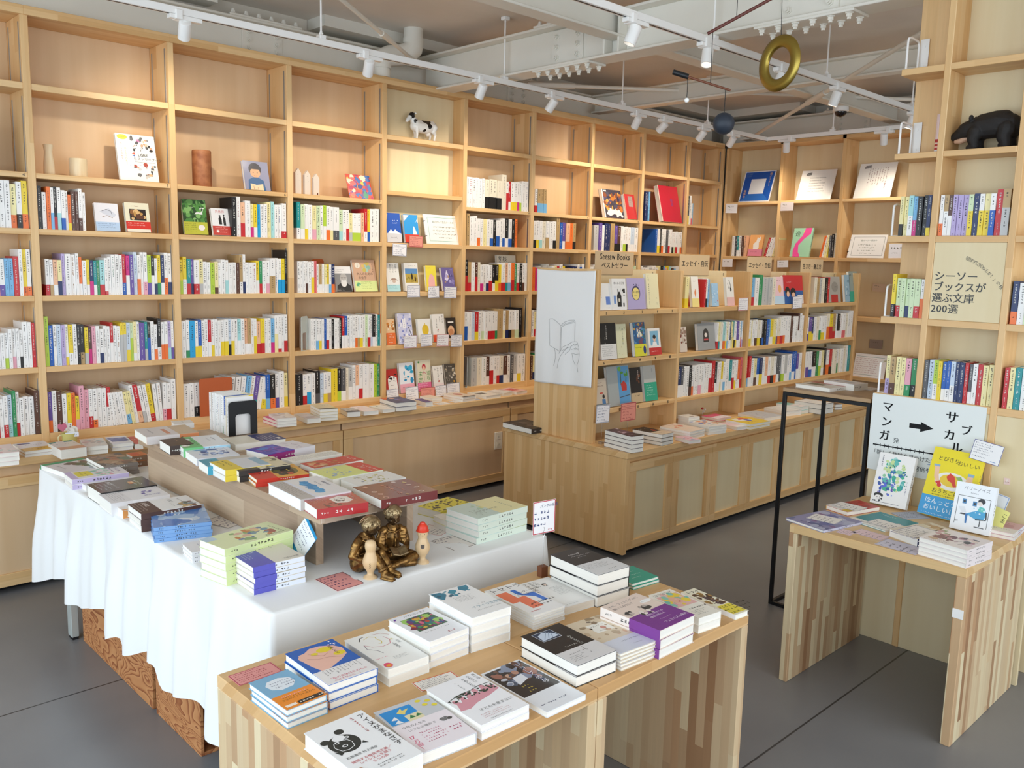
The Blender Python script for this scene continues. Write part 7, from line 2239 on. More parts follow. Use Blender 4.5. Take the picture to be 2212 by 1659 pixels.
peg('plain turned wooden figure in front of the bronze children', (1.366, 1.993, CT), .114, False)
peg('turned wooden figure with a red cap and a small shield', (1.558, 1.998, CT), .114, True)

# toy cow
def cow_mat():
    m, N, L, B = mat('black_and_white_hide')
    tc = N.new('ShaderNodeTexCoord')
    nz = N.new('ShaderNodeTexNoise')
    nz.inputs['Scale'].default_value = 40
    L.new(tc.outputs['Object'], nz.inputs['Vector'])
    sc = N.new('ShaderNodeVectorMath')
    sc.operation = 'MULTIPLY_ADD'
    L.new(nz.outputs['Color'], sc.inputs[0])
    sc.inputs[1].default_value = (.022, .022, .022)
    ad = N.new('ShaderNodeVectorMath')
    ad.operation = 'ADD'
    ad.inputs[1].default_value = (-.011, -.011, -.011)
    L.new(tc.outputs['Object'], sc.inputs[2])
    L.new(sc.outputs[0], ad.inputs[0])
    acc = None
    for c, r in (((-.088, 0, .150), .027), ((-.062, 0, .118), .026), ((-.044, 0, .104), .020), ((.030, 0, .122), .036), ((.042, -.03, .092), .020), ((.118, 0, .098), .026), ((.000, -.03, .062), .012), ((.03, .03, .09), .03)):
        d = N.new('ShaderNodeVectorMath')
        d.operation = 'DISTANCE'
        L.new(ad.outputs[0], d.inputs[0])
        d.inputs[1].default_value = c
        k = math_node(N, L, 'LESS_THAN', d.outputs['Value'], r)
        acc = k if acc is None else math_node(N, L, 'MAXIMUM', acc, k)
    mx = N.new('ShaderNodeMix')
    mx.data_type = 'RGBA'
    L.new(acc, mx.inputs['Factor'])
    mx.inputs[6].default_value = (*hexc('eeece6'), 1)
    mx.inputs[7].default_value = (*hexc('171516'), 1)
    L.new(mx.outputs[2], B.inputs['Base Color'])
    B.inputs['Roughness'].default_value = .3
    return m


t = thing('toy_cow', 'black and white toy cow standing on the shallow bay upper shelf', 'toy', (3.628, 4.705, 2.372))
b = MB()
limb(b, [(-.056, 0, .085, .034), (-.02, 0, .082, .038), (.03, 0, .082, .039), (.075, 0, .09, .036), (.096, 0, .094, .029)], 14)
limb(b, [(-.05, 0, .108, .026), (-.02, 0, .112, .018), (.04, 0, .112, .016), (.09, 0, .116, .017), (.108, 0, .108, .012)], 12)
limb(b, [(-.052, 0, .098, .032), (-.072, 0, .124, .024), (-.085, 0, .144, .020)], 12)
limb(b, [(-.084, -.002, .150, .0205), (-.104, -.005, .134, .015), (-.122, -.008, .116, .0125), (-.128, -.009, .110, .0105)], 12)
for s in (-1, 1):
    limb(b, [(-.078, s * .014, .160, .006), (-.071, s * .026, .163, .0055), (-.068, s * .032, .160, .003)], 8)
    limb(b, [(-.083, s * .009, .166, .004), (-.083, s * .014, .174, .002)], 6)
for x, y in ((-.052, -.018), (-.042, .018)):
    limb(b, [(x, y, .078, .018), (x - .001, y, .05, .0115), (x + .001, y, .034, .0085), (x - .001, y, .012, .007), (x - .002, y, .005, .0085)], 10)
for x, y in ((.090, -.018), (.078, .018)):
    limb(b, [(x, y, .088, .025), (x - .006, y, .062, .017), (x + .010, y, .040, .0095), (x + .004, y, .014, .007), (x + .002, y, .005, .0085)], 10)
b.sphere((.052, 0, .048), (.020, .016, .016))
for x, y in ((.046, -.006), (.058, -.006), (.046, .006), (.058, .006)): limb(b, [(x, y, .036, .0032), (x, y, .028, .0024)], 6)
limb(b, [(.112, 0, .118, .005), (.122, .002, .098, .004), (.121, .002, .06, .004), (.119, .002, .045, .006)], 8)
fuse(b, 'body', cow_mat(), t, .0022, 4)

# carved bear
M_BEAR = plain('blackened_wood', '191514', .55)
mN = M_BEAR.node_tree
nz = mN.nodes.new('ShaderNodeTexNoise')
nz.inputs['Scale'].default_value = 130
bpn = mN.nodes.new('ShaderNodeBump')
bpn.inputs['Strength'].default_value = .6
bpn.inputs['Distance'].default_value = .003
mN.links.new(nz.outputs[0], bpn.inputs['Height'])
mN.links.new(bpn.outputs[0], mN.nodes['Principled BSDF'].inputs['Normal'])
t = thing('carved_bear', 'black carved wooden bear on the pillar shelf, facing left', 'carving', (3.705, 1.235, 2.067))
b = MB()       # local y runs towards the muzzle
limb(b, [(0, -.078, .085, .047), (0, -.04, .092, .050), (0, 0, .088, .047), (0, .03, .084, .044), (0, .052, .082, .036)], 14)
limb(b, [(0, -.06, .112, .034), (0, -.03, .118, .028), (0, .02, .112, .026)], 12)
limb(b, [(0, .05, .086, .037), (0, .075, .080, .033), (0, .095, .070, .024), (0, .113, .061, .017), (0, .120, .057, .0145)], 14)
for s in (-1, 1):
    b.sphere((s * .026, .052, .122), (.012, .009, .013), seg=10, rings=8)
    limb(b, [(s * .026, -.078, .07, .034), (s * .03, -.072, .04, .026), (s * .03, -.08, .014, .021), (s * .03, -.066, .010, .0135)], 10)
    limb(b, [(s * .026, .03, .066, .030), (s * .029, .038, .04, .022), (s * .029, .032, .014, .018), (s * .029, .05, .009, .012)], 10)
    limb(b, [(s * .014, .088, .086, .006), (s * .018, .076, .092, .007)], 6)
b.sphere((0, .128, .062), .008, seg=8, rings=6)
fuse(b, 'body', M_BEAR, t, .0026, 3)
m = MB()
limb(m, [(0, .074, .050, .014), (0, .095, .041, .012), (0, .110, .040, .009)], 10)
fuse(m, 'lower_jaw', plain('pale_jaw_wood', 'c9a184', .5), t, .0016, 3)

# ---------------------------------------------------------------- things on the upper shelves
def lathe_thing(name, label, cat, loc, prof, mt, seg=24, part='body'):
    m = MB()
    m.lathe(prof, seg)
    o = m.build(name, mt, None, loc, smooth=40)
    return tag(o, label, cat)


lathe_thing('bud_vase', 'slim pale bud vase on the upper shelf of bay 5', 'vase', (1.350, 4.742, 1.957), [(.024, 0), (.0255, .01), (.024, .06), (.020, .095), (.0185, .115), (.0215, .135), (.023, .148), (.018, .1485), (.016, .13)], ply_mat('pale_glaze', 'd8bd92', 'e6d6b8', 3))
lathe_thing('candle', 'short cream pillar candle beside the slim vase', 'candle', (1.485, 4.742, 1.957), [(.041, 0), (.042, .004), (.042, .088), (.040, .093), (.030, .089), (.004, .088), (.0015, .0885), (.0012, .098)], ply_mat('candle_wax', 'dcc49a', 'eadcbc', 3, .4))
lathe_thing('clay_cylinder', 'red-brown marbled clay cylinder on the upper shelf of bay 6', 'vase', (2.130, 4.745, 1.957), [(.049, 0), (.051, .003), (.051, .192), (.049, .199), (.040, .199), (.038, .18)], paint_mat('marbled_clay', '8f5230', 'b5774c', 22, .1), 32)
lathe_thing('dark_jar', 'dark brown wide-lipped jar cut by the left edge', 'vase', (1.022, 4.76, 1.957), [(.045, 0), (.07, .03), (.085, .08), (.075, .14), (.06, .17), (.062, .2), (.082, .218), (.088, .232), (.082, .234), (.06, .215)], plain('dark_brown_glaze', '2f2019', .35), 28)
M_HOUSE = plain('white_limewash', 'ddd0c2', .7)
for x, h, lab in ((2.700, .152, 'tallest white wooden toy house, left of three'), (2.762, .143, 'middle white wooden toy house'), (2.823, .130, 'lowest white wooden toy house, with a dark door')):
    t = thing('toy_house', lab, 'toy house', (x, 4.705, 1.957), (0, 0, rad(6)), 'toy houses on the upper shelf')
    m = MB()
    w = .021
    m.prism([(-w, 0), (w, 0), (w, h - .026), (0, h), (-w, h - .026)], -.009, .009, 'eee', RX)
    m.build('body', M_HOUSE, t)
    if h < .14:
        m = MB()
        m.box(.004, -.0096, 0, .012, -.009, .016, '6a3a20')
        m.build('door', M_BOOK, t)
    else:
        m = MB()
        for k in range(2): m.lathe([(.0016, 0), (.0016, .0003)], 8, '8a7a6a', Matrix.Translation((.006 - k * .008, -.009, h * .55 + k * .03)) @ RX)
        m.build('nail_marks', M_BOOK, t)

# red and white tube on the pillar's left shelf
t = thing('paper_tube', 'pink-white tube with a red lower end beside the bear', 'tube', (3.69, 1.408, 2.066))
m = MB()
m.lathe([(.0105, 0), (.0125, .002), (.0125, .052), (.0120, .053)], 20)
m.build('red_end', plain('red_print', 'b5302c', .35), t, smooth=40)
m = MB()
m.lathe([(.0115, .053), (.0118, .054), (.0118, .150), (.010, .152)], 20)
m.build('tube', plain('pink_white_print', 'e3c6c0', .25), t, smooth=40)
m = MB()
for k in range(3): m.lathe([(.01262, .006 + k * .014), (.01262, .012 + k * .014)], 20, ('eee', 'e8b0a0', 'e0c0b0')[k])
m.build('label_rings', M_BOOK, t)

# enamel mug with paper sticks on the wall counter
t = thing('enamel_mug', 'pale yellow enamel mug holding paper sticks, on the wall counter', 'mug', (1.330, 4.565, CZ))
m = MB()
m.lathe([(.030, 0), (.034, .002), (.035, .05), (.0365, .052), (.035, .053), (.033, .05), (.032, .006), (.0, .005)], 28)
m.build('cup', plain('pale_yellow_enamel', 'd9d68a', .3), t, smooth=40)
m = MB()
m.tube([(-.034, -.004, .043), (-.046, -.008, .046), (-.055, -.01, .036), (-.053, -.01, .02), (-.044, -.008, .011), (-.034, -.005, .013)], .0035, 8)
m.build('handle', plain('cream_enamel', 'e3dcae', .3), t, smooth=40)
for lab, x, y, z, dsl, w, h in (('heart_stick', -.030, -.012, .05, 'p c0627a .5,.0 .0,.5 .06,.86 .3,.98 .5,.8 .7,.98 .94,.86 1,.5', .042, .046), ('bird_stick', .004, -.006, .034, 'p eee .0,.2 .2,.6 .5,.8 .9,.7 1,.3 .6,.0;e e8a03a .3 .5 .12 .12;e e6d04a .1 .3 .1 .1', .036, .04), ('paper_flag', .022, .004, .03, 'p eee8e0 .1,0 .0,.8 .4,1 .9,.8 1,.2;e b04a3a .5 .5 .1 .1', .034, .044)):
    m = MB()
    m.tube([(0, 0, -.035), (0, 0, .02)], .0012, 6, 'c9a878')
    q = MB()
    draw([q], dsl, w, h, 0, random.Random(1))
    m.add([(a, -b * 0 - .0005, c + h / 2 + .012) for a, c, b in q.v], q.f, 'c0627a' if 'heart' in lab else 'eee9e0', None)
    m.add([(a, .0005, c + h / 2 + .012) for a, c, b in q.v], [f[::-1] for f in q.f], 'c0627a' if 'heart' in lab else 'eee9e0', None)
    m.build(lab, M_BOOK, t, (x, y, z), (0, rad(-6 if x < 0 else 5), rad(-14)))
m = MB()
m.cbox(-.03, -.0005, 0, .03, .0005, .022, .0002, 'dfe3ee')
scribble(m, -.024, .011, .008, 6, '5a5f8a', Matrix.Translation((0, -.0008, 0)) @ RX, 0, random.Random(4))
m.build('paper_strip', M_BOOK, t, (.004, -.03, .036), (rad(-10), 0, rad(-14)))


# ---------------------------------------------------------------- book ends
def book_end(label, loc, rot, w, h, mt, hole=None, foot=.09):
    """bent steel plate; hole = (half width, height) of the arched cut-out"""
    t = thing('book_end', label, 'book end', loc, rot)
    r = .016

    def arc(cx, cz, rr, a0, a1, n=6): return [(cx + rr * math.cos(rad(a0 + (a1 - a0) * i / n)), cz + rr * math.sin(rad(a0 + (a1 - a0) * i / n))) for i in range(n + 1)]

    m = MB()
    if hole:
        hw, hh = hole
        out = [(w / 2, 0)] + arc(w / 2 - r, h - r, r, 0, 90) + arc(-w / 2 + r, h - r, r, 90, 180) + [(-w / 2, 0)]
        inn = [(hw, 0)] + arc(hw - r * .8, hh - r * .8, r * .8, 0, 90) + arc(-hw + r * .8, hh - r * .8, r * .8, 90, 180) + [(-hw, 0)]
        n = len(out)
        for y0, fl in ((-.001, 0), (.001, 1)):
            vs = [(x, y0, z) for x, z in out + inn]
            fs = [(i, i + 1, n + i + 1, n + i) for i in range(n - 1)]
            m.add(vs, [f[::-1] for f in fs] if fl else fs)
        for ring in (out, inn):
            vs = [(x, -.001, z) for x, z in ring] + [(x, .001, z) for x, z in ring]
            m.add(vs, [(i, i + 1, n + i + 1, n + i) for i in range(n - 1)])
    else:
        out = [(w / 2, 0)] + arc(w / 2 - r, h - r, r, 0, 90) + arc(-w / 2 + r, h - r, r, 90, 180) + [(-w / 2, 0)]
        m.prism(out, -.001, .001, M=RX)
    m.build('plate', mt, t)
    m = MB()
    m.cbox(-w / 2 if not hole else -hole[0] + .003, .001, 0, w / 2 if not hole else hole[0] - .003, foot, .0014, .0004)
    m.build('foot', mt, t)
    return t


M_GREYP = plain('pale_grey_plate', 'bfc6c0', .4)
M_ORP = plain('orange_plate', 'b5541c', .45)
book_end('black arched book end against the standing books on the riser', (1.626, 3.293, RZ), (0, 0, 0), .126, .142, M_BLACK, (.033, .088), .006)
book_end('orange book end in the lowest row of bay 6', (2.132, 4.640, .684), (0, 0, rad(-4)), .19, .215, M_ORP, None, .015)
book_end('small orange book end behind the bearded man cover', (2.888, 4.795, 1.370), (0, 0, 0), .085, .205, M_ORP, None, .03)
book_end('pale grey book end at the left of the third row of bay 7', (2.715, 4.668, 1.019), (0, 0, rad(38)), .105, .21, M_GREYP, (.03, .11), .012)
book_end('pale grey book end at the left of the lowest row of bay 8', (4.03, 4.668, .684), (0, 0, rad(50)), .10, .215, M_GREYP, None, .012)
book_end('pale grey book end behind the orange and blue spines of bay 9', (4.822, 4.80, 1.957), (0, 0, 0), .10, .185, M_GREYP, None, .03)

# books standing on the riser
row('standing row on the riser', 'books standing on the riser', 3.484, 3.308, 1.566, RZ, 'W4 dW4@2 W4 W4 W4 W4- W4 WE4@2- W4- BW4@5 w4- W4-', 600, 'x', .11)
row('gap right of the black arched book end', 'books standing on the riser', 1.667, 1.688, 3.310, RZ, 'Y4', 601)

# ---------------------------------------------------------------- boards, clipboards, poster, cards
def slab(name, label, cat, w, h, t, base, dsl, Mx, seed, group=None, extra=None, mt=None, part='sheet'):
    r = thing(name, label, cat, group=group)
    c = MB()
    c.box(-w / 2, -h / 2, 0, w / 2, h / 2, t, base)
    mbs = [c]
    draw(mbs, dsl, w, h, t, random.Random(seed))
    c.build(part, mt or M_MATTE, r)
    if extra: extra(r)
    r.matrix_world = Mx
    return r


def stand_M(x, y, z, ax, lean, h, t, roll=0):
    Rm = Matrix.Rotation(-PI / 2 if ax == 'x' else 0, 4, 'Z') @ Matrix.Rotation(rad(90 - lean), 4, 'X') @ Matrix.Rotation(rad(roll), 4, 'Z')
    foot = Rm @ Vector((0, -h / 2, 0))
    front = Rm @ Vector((0, -h / 2, t))
    return Matrix.Translation(Vector((x, y, z + .0004)) - Vector((front.x, front.y, foot.z))) @ Rm


def clips(w, h):
    def f(r):
        for v in (.25, -.25):
            m = MB()
            m.tube([(-w / 2 - .004, v * h, .001), (-w / 2 - .008, v * h, .006), (-w / 2 - .002, v * h + .004, .012), (-w / 2 + .010, v * h + .004, .008)], .0022, 6, '1a1a1a')
            m.build('clip', M_BLACK, r)
    return f


slab('clipboard', 'white clipboard with a green-framed notice in the shallow bay', 'notice board', .318, .205, .008, 'eceae6', 'l 7fb0a4 .01 .10,.10 .94,.10 .94,.90 .10,.90 .10,.10;tc 5f7a76 .52 .72 .085 最近読んで面白かった本;s 776 .24 .58 .06 15;s 776 .22 .46 .06 15;s 776 .22 .34 .06 16;s 776 .36 .22 .06 9', stand_M(3.826, 4.685, 1.692, 'y', 14, .205, .008), 1, extra=clips(.318, .205))
slab('clipboard', 'white clipboard with a framed notice on the back bookcase beside the pillar', 'notice board', .312, .205, .008, 'eceae6', 'l 8a8a86 .01 .10,.10 .94,.10 .94,.90 .10,.90 .10,.10;tc 6a7a72 .52 .72 .085 棚オーナー募集中;s 776 .26 .56 .06 12;s 776 .26 .44 .06 11;s 776 .26 .32 .06 12;s 776 .26 .2 .06 10', stand_M(7.195, 3.256, 1.684, 'x', 18, .205, .008), 2, extra=clips(.312, .205))
slab('notice_board', 'white notice with pale printed lines, low on the back bookcase by the pillar', 'notice board', .27, .20, .008, 'ece8e4', 'l 6a8a84 .01 .04,.88 .94,.88;sb b08078 .06 .16 .9 .8 .05;l 6a8a84 .01 .04,.1 .8,.1', stand_M(7.195, 3.146, .684, 'x', 12, .20, .008), 3)
slab('poster', 'white poster with an arrow from manga to subculture, hung on the pillar', 'poster', .449, .328, .0012, 'e6ebe8', 'r 1f2022 .36 .62 .47 .68;p 1f2022 .46,.585 .46,.715 .575,.65;l 1f2022 .012 .04,.335 .60,.335;l 1f2022 .005 .07,.31 .07,.36;l 1f2022 .005 .11,.31 .11,.36;l 1f2022 .005 .15,.31 .15,.36;l 1f2022 .005 .19,.31 .19,.36;l 1f2022 .005 .23,.31 .23,.36;l 1f2022 .005 .27,.31 .27,.36;l 1f2022 .005 .31,.31 .31,.36;l 1f2022 .005 .35,.31 .35,.36;l 1f2022 .005 .39,.31 .39,.36;l 1f2022 .005 .43,.31 .43,.36;l 1f2022 .005 .47,.31 .47,.36;l 1f2022 .005 .51,.31 .51,.36;tb 1b1b1d .095 .795 .145 マ;tb 1b1b1d .095 .60 .145 ン;tb 1b1b1d .085 .42 .145 ガ;t 2a2a2a .225 .40 .075 発;tb 1b1b1d .665 .77 .155 サ;tb 1b1b1d .80 .64 .135 ブ;tb 1b1b1d .66 .555 .145 カ;tb 1b1b1d .73 .41 .145 ル;t 2a2a2a .03 .22 .068 「新しく趣味を見つけたい」「新ジャンル;l 8aa0c8 .006 .55,.195 .7,.195;t 2a2a2a .38 .09 .072 と何倍も', Matrix.Translation((XP - .0016, 1.332, .912)) @ Matrix.Rotation(-PI / 2, 4, 'Z') @ Matrix.Rotation(PI / 2, 4, 'X'), 4)
TBT = TB
def stand_book(k, label, x, y, w, h, t, lean, base, dsl, roll=0, rz=0, z=TB):
    r = make_book('book', label, w, h, t, base, base, 'R', dsl, 900 + len(k), M_BOOK, 'books standing on the pillar table')
    r.matrix_world = Matrix.Translation((x, y, 0)) @ Matrix.Rotation(rad(rz), 4, 'Z') @ Matrix.Translation((-x, -y, 0)) @ stand_M(x, y, z, 'x', lean, h, t, roll)
    return r


stand_book('a', 'white book with a blue and green watercolour cloud, standing', 3.50, 1.405, .146, .215, .024, 18, 'f0eeea', 'b 301 70 .22 .30 .78 .92 .03 .09 2f9aa0,5fb8b0,8fc8a0,2f6fa8,c9dc9a,a9d8d0,3fae8a;b 303 40 .1 .2 .6 .5 .02 .05 2f4fb0,5a6ad0,3a5a9a,8aa0dc,6a4ab0;b 305 20 .3 .4 .9 .8 .01 .03 1f5a7a,2f8a6a;r eeeeea .06 .06 .34 .22;e 222 .2 .17 .13 .05;e f0ece6 .2 .13 .1 .045;b 307 8 .08 .05 .34 .12 .02 .04 333,555,e8e4e0;e 222 .17 .135 .012 .008;e 222 .25 .135 .012 .008;sv 667 .12 .94 .035 6;sv 889 .9 .5 .03 8;l 556 .01 .04,.045 .8,.045')
stand_book('bb', 'tall yellow cookbook with an omelette and a blue foot band, standing', 3.49, 1.190, .187, .275, .022, 20, 'ecd820', 'e f0ece4 .5 .54 .34 .13;e edc93a .48 .55 .22 .09;p d8402f .38,.60 .44,.66 .54,.62 .58,.54 .62,.48 .56,.47 .5,.53 .42,.55;e d83a30 .24 .50 .05 .03;e d83a30 .28 .46 .045 .028;p 8fb86a .56,.62 .66,.64 .72,.58 .64,.57;p efc4a0 .10,.72 .2,.72 .22,.60 .26,.52 .2,.5 .14,.56;p efc4a0 .78,.66 .88,.68 .9,.58 .84,.48 .76,.5 .76,.56;r 8fb0c8 .08 .72 .2 .75;r 8fb0c8 .78 .67 .9 .71;t 3a3420 .12 .82 .075 とびきり;t 3a3420 .52 .80 .075 おいしい;t 3a3420 .16 .345 .075 おうちごはん;s 5a5020 .2 .315 .022 16;o 3f9fd8 .29;t f2f8fb .08 .185 .088 ほんっとうに;t f2f8fb .08 .085 .088 おいしい！;s dfeef8 .08 .035 .02 22', -3)
stand_book('ccc', 'white comic with a figure in a blue coat on an office chair, standing', 3.40, 1.058, .140, .180, .020, 14, 'eef2f6', 't 445 .2 .86 .085 パリーノイズ;s 556 .4 .8 .03 5;l 222 .012 .1,.12 .1,.72 .9,.72 .9,.12;p 2a2a2e .22,.36 .2,.33 .46,.33 .5,.36;p dfe3e8 .14,.48 .3,.5 .36,.38 .24,.37;r 3f7fb0 .22 .56 .32 .66;r 3f7fb0 .48 .54 .58 .64;e 222 .27 .61 .03 .025;e 222 .53 .59 .03 .025;p 3fa0d0 .36,.36 .5,.42 .62,.46 .66,.56 .78,.54 .86,.42 .80,.3 .6,.28 .46,.32;p 5fc0b8 .62,.46 .66,.56 .78,.54 .82,.44;e 1f1c1e .69 .66 .09 .06;e e8ddd4 .66 .61 .06 .04;p 2f6fb0 .34,.36 .4,.36 .4,.16 .36,.16;l 1d1d20 .03 .84,.46 .86,.3 .6,.27;l 1d1d20 .02 .72,.28 .72,.14;l 1d1d20 .02 .6,.12 .84,.12;t 222 .1 .17 .06 1st;b 311 14 .4 .3 .82 .52 .01 .03 8fd0e6,2f7fc0,cfe8f0', 0)
# paper sheets propped behind
slab('note_card', 'white blue-edged note propped on top of the yellow cookbook', 'note card', .108, .078, .0008, 'f0efee', 'l 3f3f8a .016 .01,.01 .99,.01 .99,.99 .01,.99 .01,.01;sb 778 .08 .3 .8 .86 .07;sb 446 .08 .14 .7 .2 .07;l 6a8ac0 .02 .7,.12 .88,.12', stand_M(3.566, 1.083, .872, 'x', 12, .078, .001, -8), 11)
slab('note_card', 'white handwritten sheet propped behind the white comic', 'note card', .11, .15, .0008, 'e8ebef', 'l 7a94c8 .02 .03,.02 .97,.02 .97,.98 .03,.98 .03,.02;t 333 .3 .62 .1 rry-;sb 556 .1 .2 .8 .5 .05', stand_M(3.50, 1.050, TB, 'x', 10, .15, .001, -12), 12)
slab('note_card', 'yellow note peeping out behind the white comic', 'note card', .06, .10, .0008, 'e6e08a', 'v 333 .8 .9 .2 こま', stand_M(3.47, 1.005, TB, 'x', 10, .10, .001, -16), 13)
slab('paper_flag', 'tiny pink paper tag stuck to the pillar panel', 'paper tag', .022, .026, .0006, 'ecd0c8', 'p f0e0da .1,.1 .9,.3 .5,.9;s a44 .3 .4 .2 3', Matrix.Translation((XP + .003, 1.013, .80)) @ Matrix.Rotation(-PI / 2, 4, 'Z') @ Matrix.Rotation(PI / 2, 4, 'X'), 14)

CARDL = {'sc_white_a': 'white note card hanging under the blue cloud cover', 'sc_pink_a': 'pink note card in front of the sky blue cover', 'sc_b1': 'note card below the grassy plain cover', 'sc_b2': 'note card below the yellow arch cover', 'sc_b3': 'blue-inked note card below the violet cover',
         'sc_c1': 'note card below the lavender floral cover', 'sc_c2': 'note card below the lemon cover', 'sc_c3': 'red-inked note card below the white red-footed cover', 'sc_c4': 'faint note card below the small dark cover',
         'sc_d1': 'note card below the drawn face cover', 'sc_d2': 'blue-framed note card below the blue shapes cover', 'sc_d3': 'pink note card below the green lettered cover', 'sc_d4': 'note card below the handwritten-title cover', 'sc_d5': 'note card below the night scene cover',
         'sc_i1': 'white clipped note card at the island corner', 'sc_i2': 'pink clipped note card at the island corner', 'sc_ib': 'pink-edged note card at the right of bay B', 'sc_ic': 'note card below the red and blue photo book',
         'sc_back1': 'white label card under the blue framed sign', 'sc_back2': 'grey label card under the English board', 'sc_back3': 'white curled leaflet on the back bookcase by the pillar', 'sc_back4': 'pale label on the back bookcase panel by the pillar', 'sc_back5': 'grey label low on the back bookcase panel',
         'sc_back6': 'white label card above bay C sign', 'sc_back7': 'white label card left of bay D sign'}
PINK = {'sc_pink_a', 'sc_d3', 'sc_i2', 'fc_front1', 'fc_cloth2', 'ft_1', 'ft_2'}
INK = {'sc_b3': ('3f4a8a', '4a559a'), 'sc_c1': ('6a4a6a', 'a06a8a'), 'sc_c3': ('8a4a5a', 'c06a6a'), 'sc_ib': ('99889a', 'c86a7a'), 'sc_ic': ('667', '99a')}
for i, (k, (x, y, z, w, h, ax)) in enumerate(STANDCARD.items()):
    base = 'e79a8a' if k in PINK else ('c9c0c0' if k == 'sc_back2' else 'a8998c' if k == 'sc_back5' else 'dcc6ac' if k == 'sc_back4' else 'f0eef0')
    ink, edge = INK.get(k, ('a8484e', 'a8484e') if k in PINK else ('5a5f80', '8a8ea0'))
    dsl = 'l %s .03 .02,.03 .98,.03 .98,.97 .02,.97 .02,.03;s %s .1 .84 .09 %d;l %s .01 .08,.76 .92,.76;sb %s .1 .14 .9 .66 .095;s %s .68 .1 .07 3' % (edge, ink, 7, ink, ink, ink)
    if k.startswith('sc_back'): dsl = 's 776 .2 .7 .2 4;s 998 .2 .35 .12 5'
    # the card stands on its lower edge; cards at the shelf edge are held clear of it
    lean = 6 if not k.startswith('sc_back') else 0
    Rm = Matrix.Rotation(-PI / 2 if ax == 'x' else 0, 4, 'Z') @ Matrix.Rotation(rad(90 - (0 if k.startswith(('sc_back', 'sc_i', 'sc_a', 'sc_b', 'sc_c', 'sc_w', 'sc_p')) else 4)), 4, 'X') @ Matrix.Rotation(rad(((i * 37) % 7 - 3) * .7), 4, 'Z')

    def wireclip(r, w=w, h=h, k=k):
        if k in ('sc_i1', 'sc_i2'):
            m = MB()
            m.tube([(0, -h / 2 + .004, -.001), (0, -h / 2 - .11, -.001)], .0009, 6)
            m.build('wire', M_CHROME, r)
            m = MB()
            m.cbox(-.012, -h / 2 - .125, -.012, .012, -h / 2 - .105, .012, .001)
            m.build('base', M_CHROME, r)
    slab('note_card', CARDL[k], 'note card', w, h, .0008, base, dsl, Matrix.Translation((x, y, z)) @ Rm, 700 + i, 'note cards on the shelves', wireclip if k in ('sc_i1', 'sc_i2') else None, part='card')
FLATL = {'fc_front1': 'pink note card at the near table corner', 'fc_front2': 'orange-edged note card behind the thorn-branch book', 'fc_cloth1': 'curled white note card beside the blue cloud-painted pile', 'fc_cloth2': 'pink note card in front of the wooden figures',
         'fc_cloth3': 'white note card with a dark frame by the red-capped figure', 'fc_cloth4': 'pink-framed note card under the riser\'s right side', 'fc_cloth5': 'pale pink slip between the riser and the brown-banded pile', 'ft_1': 'small pink tag at the front of the pillar table',
         'ft_2': 'pink handwritten note at the front of the pillar table', 'ft_3': 'lilac-edged note beside the comic pile', 'ft_4': 'grey printed slip behind the teal book', 'ft_p': 'note card lying on the blue-violet book', 'ft_r': 'white strip lying on the red book', 'ft_t': 'note card lying on the teal book',
         'ft_ph': 'note card lying on the photo book', 'fs_1': 'white leaflet on the tall black stand', 'f_lc1': 'curled white card on the wall counter right of the night-blue pile', 'f_lc2': 'first pale slip on the wall counter edge below the shallow bay', 'f_lc3': 'second pale slip on the wall counter edge below the shallow bay', 'f_lc4': 'grey printed slip under the dark photo strip book'}
ZUP = {'ft_p': 'blue-violet', 'ft_r': 0, 'ft_t': 0, 'ft_ph': 0}
for i, (k, (x, y, z, ang, w, h)) in enumerate(FLATCARD.items()):
    base = 'e8a09a' if k in ('fc_front1', 'fc_cloth2') else 'e8cdd0' if k in ('ft_1', 'ft_2', 'fc_cloth5') else 'd8d4e2' if k == 'ft_3' else 'b8bcc8' if k in ('ft_4', 'f_lc4') else 'ece6df'
    edge = 'd8643a' if k == 'fc_front2' else '3f2f3a' if k in ('fc_cloth1', 'fc_cloth2', 'fc_cloth3') else 'c05a6a' if k in ('fc_front1', 'fc_cloth4') else 'a8a4b8'
    ink = 'a83a44' if base == 'e8a09a' and k == 'fc_front1' else '4a3a6a' if k in ('fc_cloth1', 'fc_cloth2') else '6a6470'
    dsl = 'l %s .024 .02,.02 .98,.02 .98,.98 .02,.98 .02,.02;sb %s .1 .14 .9 .86 .095' % (edge, ink)
    zz = {'ft_p': LAY['t_purple'], 'ft_r': LAY['t_red'], 'ft_t': LAY['t_teal'], 'ft_ph': LAY['t_photo']}.get(k)
    z = zz[2] + zz[6] * zz[7] + .0012 if zz else z + .0006
    slab('note_card', FLATL[k], 'note card', w, h, .0007, base, dsl, Matrix.Translation((x, y, z)) @ Matrix.Rotation(rad(ang), 4, 'Z'), 760 + i, 'note cards lying flat', part='card')
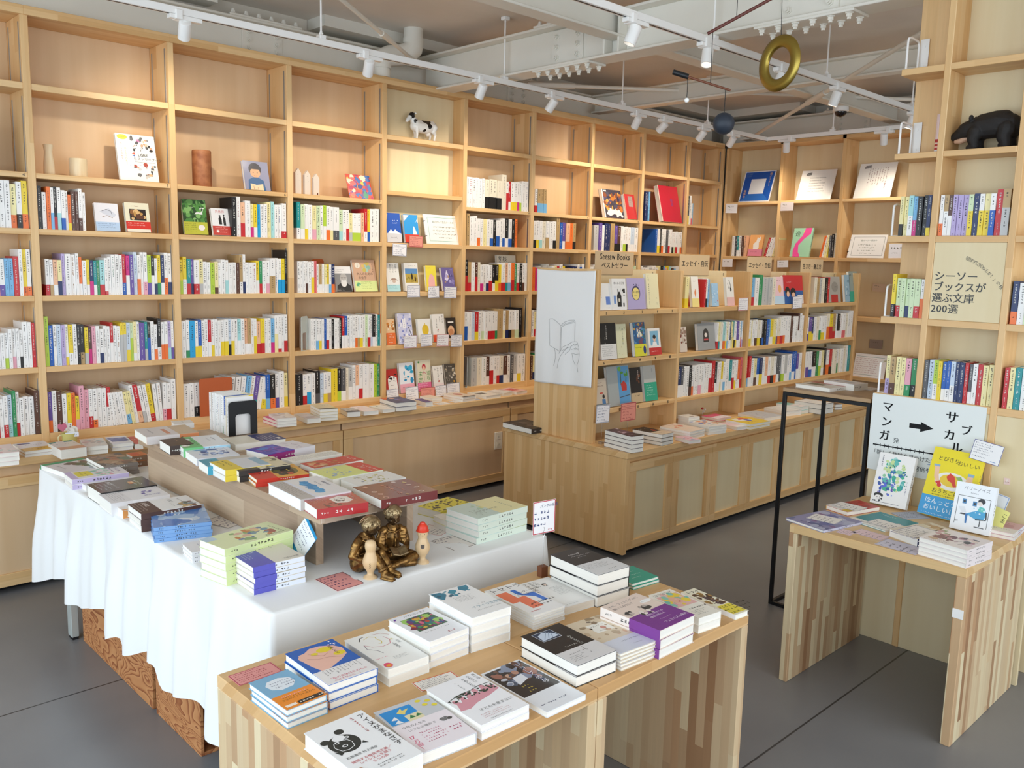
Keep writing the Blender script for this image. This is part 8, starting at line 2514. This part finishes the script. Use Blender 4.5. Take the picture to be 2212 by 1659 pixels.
# blue card leaning against the riser
slab('note_card', 'blue and white card leaning on the riser behind the tall piles', 'note card', .10, .15, .0012, '2f8fc0', 'r eef0f4 .0 .42 1 .94;sb 5a5f80 .1 .5 .9 .88 .05;b 313 8 .1 .05 .9 .35 .04 .1 e8a06a,f0e0c8,c0503a', Matrix.Translation((1.262, 2.215, CT + .062)) @ Matrix.Rotation(-PI / 2, 4, 'Z') @ Matrix.Rotation(rad(68), 4, 'X') @ Matrix.Rotation(rad(-28), 4, 'Z'), 20, part='card')
# card in a wooden block on the joined table
t = thing('card_stand', 'wooden block card stand with a red-edged handwritten card', 'card stand', (1.855, 1.775, TB), (0, 0, rad(-8)))
m = MB()
m.cbox(-.013, -.011, 0, .013, .011, .034, .001)
m.build('wooden_block', plain('red_brown_block', '7a4a30', .5), t)
m = MB()
m.tube([(0, 0, .034), (0, 0, .125), (.004, 0, .134), (-.003, 0, .142), (.003, 0, .150), (0, 0, .158)], .0011, 6)
m.build('wire', M_CHROME, t, smooth=40)
m = MB()
m.box(-.043, -.0004, .138, .043, .0004, .242, 'efecec')
q = MB()
draw([q], 'l c0404a .03 .02,.02 .98,.02 .98,.98 .02,.98 .02,.02;t 2f3f6a .3 .80 .11 パンクの系譜;sb 2f3f7a .1 .12 .9 .66 .11;s c0505a .7 .1 .06 3', .086, .104, 0, random.Random(6))
c2 = [(a, -.0006 - z, b + .19) for a, b, z in q.v]
n0 = len(m.v)
m.v += c2
m.f += [tuple(i + n0 for i in f) for f in q.f]
m.c += q.c
m.build('card', M_MATTE, t)
# little red and white flower ornament on the island counter
t = thing('wire_ornament', 'tiny red and white wire ornament on the island below bay B', 'ornament', (4.82, 3.19, .6))
m = MB()
m.tube([(0, 0, 0), (0, 0, .03), (-.01, -.004, .05)], .0012, 5, 'ddd')
m.tube([(0, 0, .02), (.018, -.006, .044)], .0012, 5, 'ddd')
m.sphere((-.01, -.004, .056), .008, 'b82a2a', 10, 8)
m.sphere((.019, -.006, .048), .007, 'e6e6ea', 10, 8)
m.sphere((.006, -.006, .036), .006, 'e6e6ea', 10, 8)
m.lathe([(.012, 0), (.012, .003)], 12, 'ccc')
m.build('ornament', M_BOOK, t)

o = STUFF.build('shelved_books', M_BOOK)
tag(o, 'closely packed smaller books in the farther shelf rows and on the island', 'books', kind='stuff')
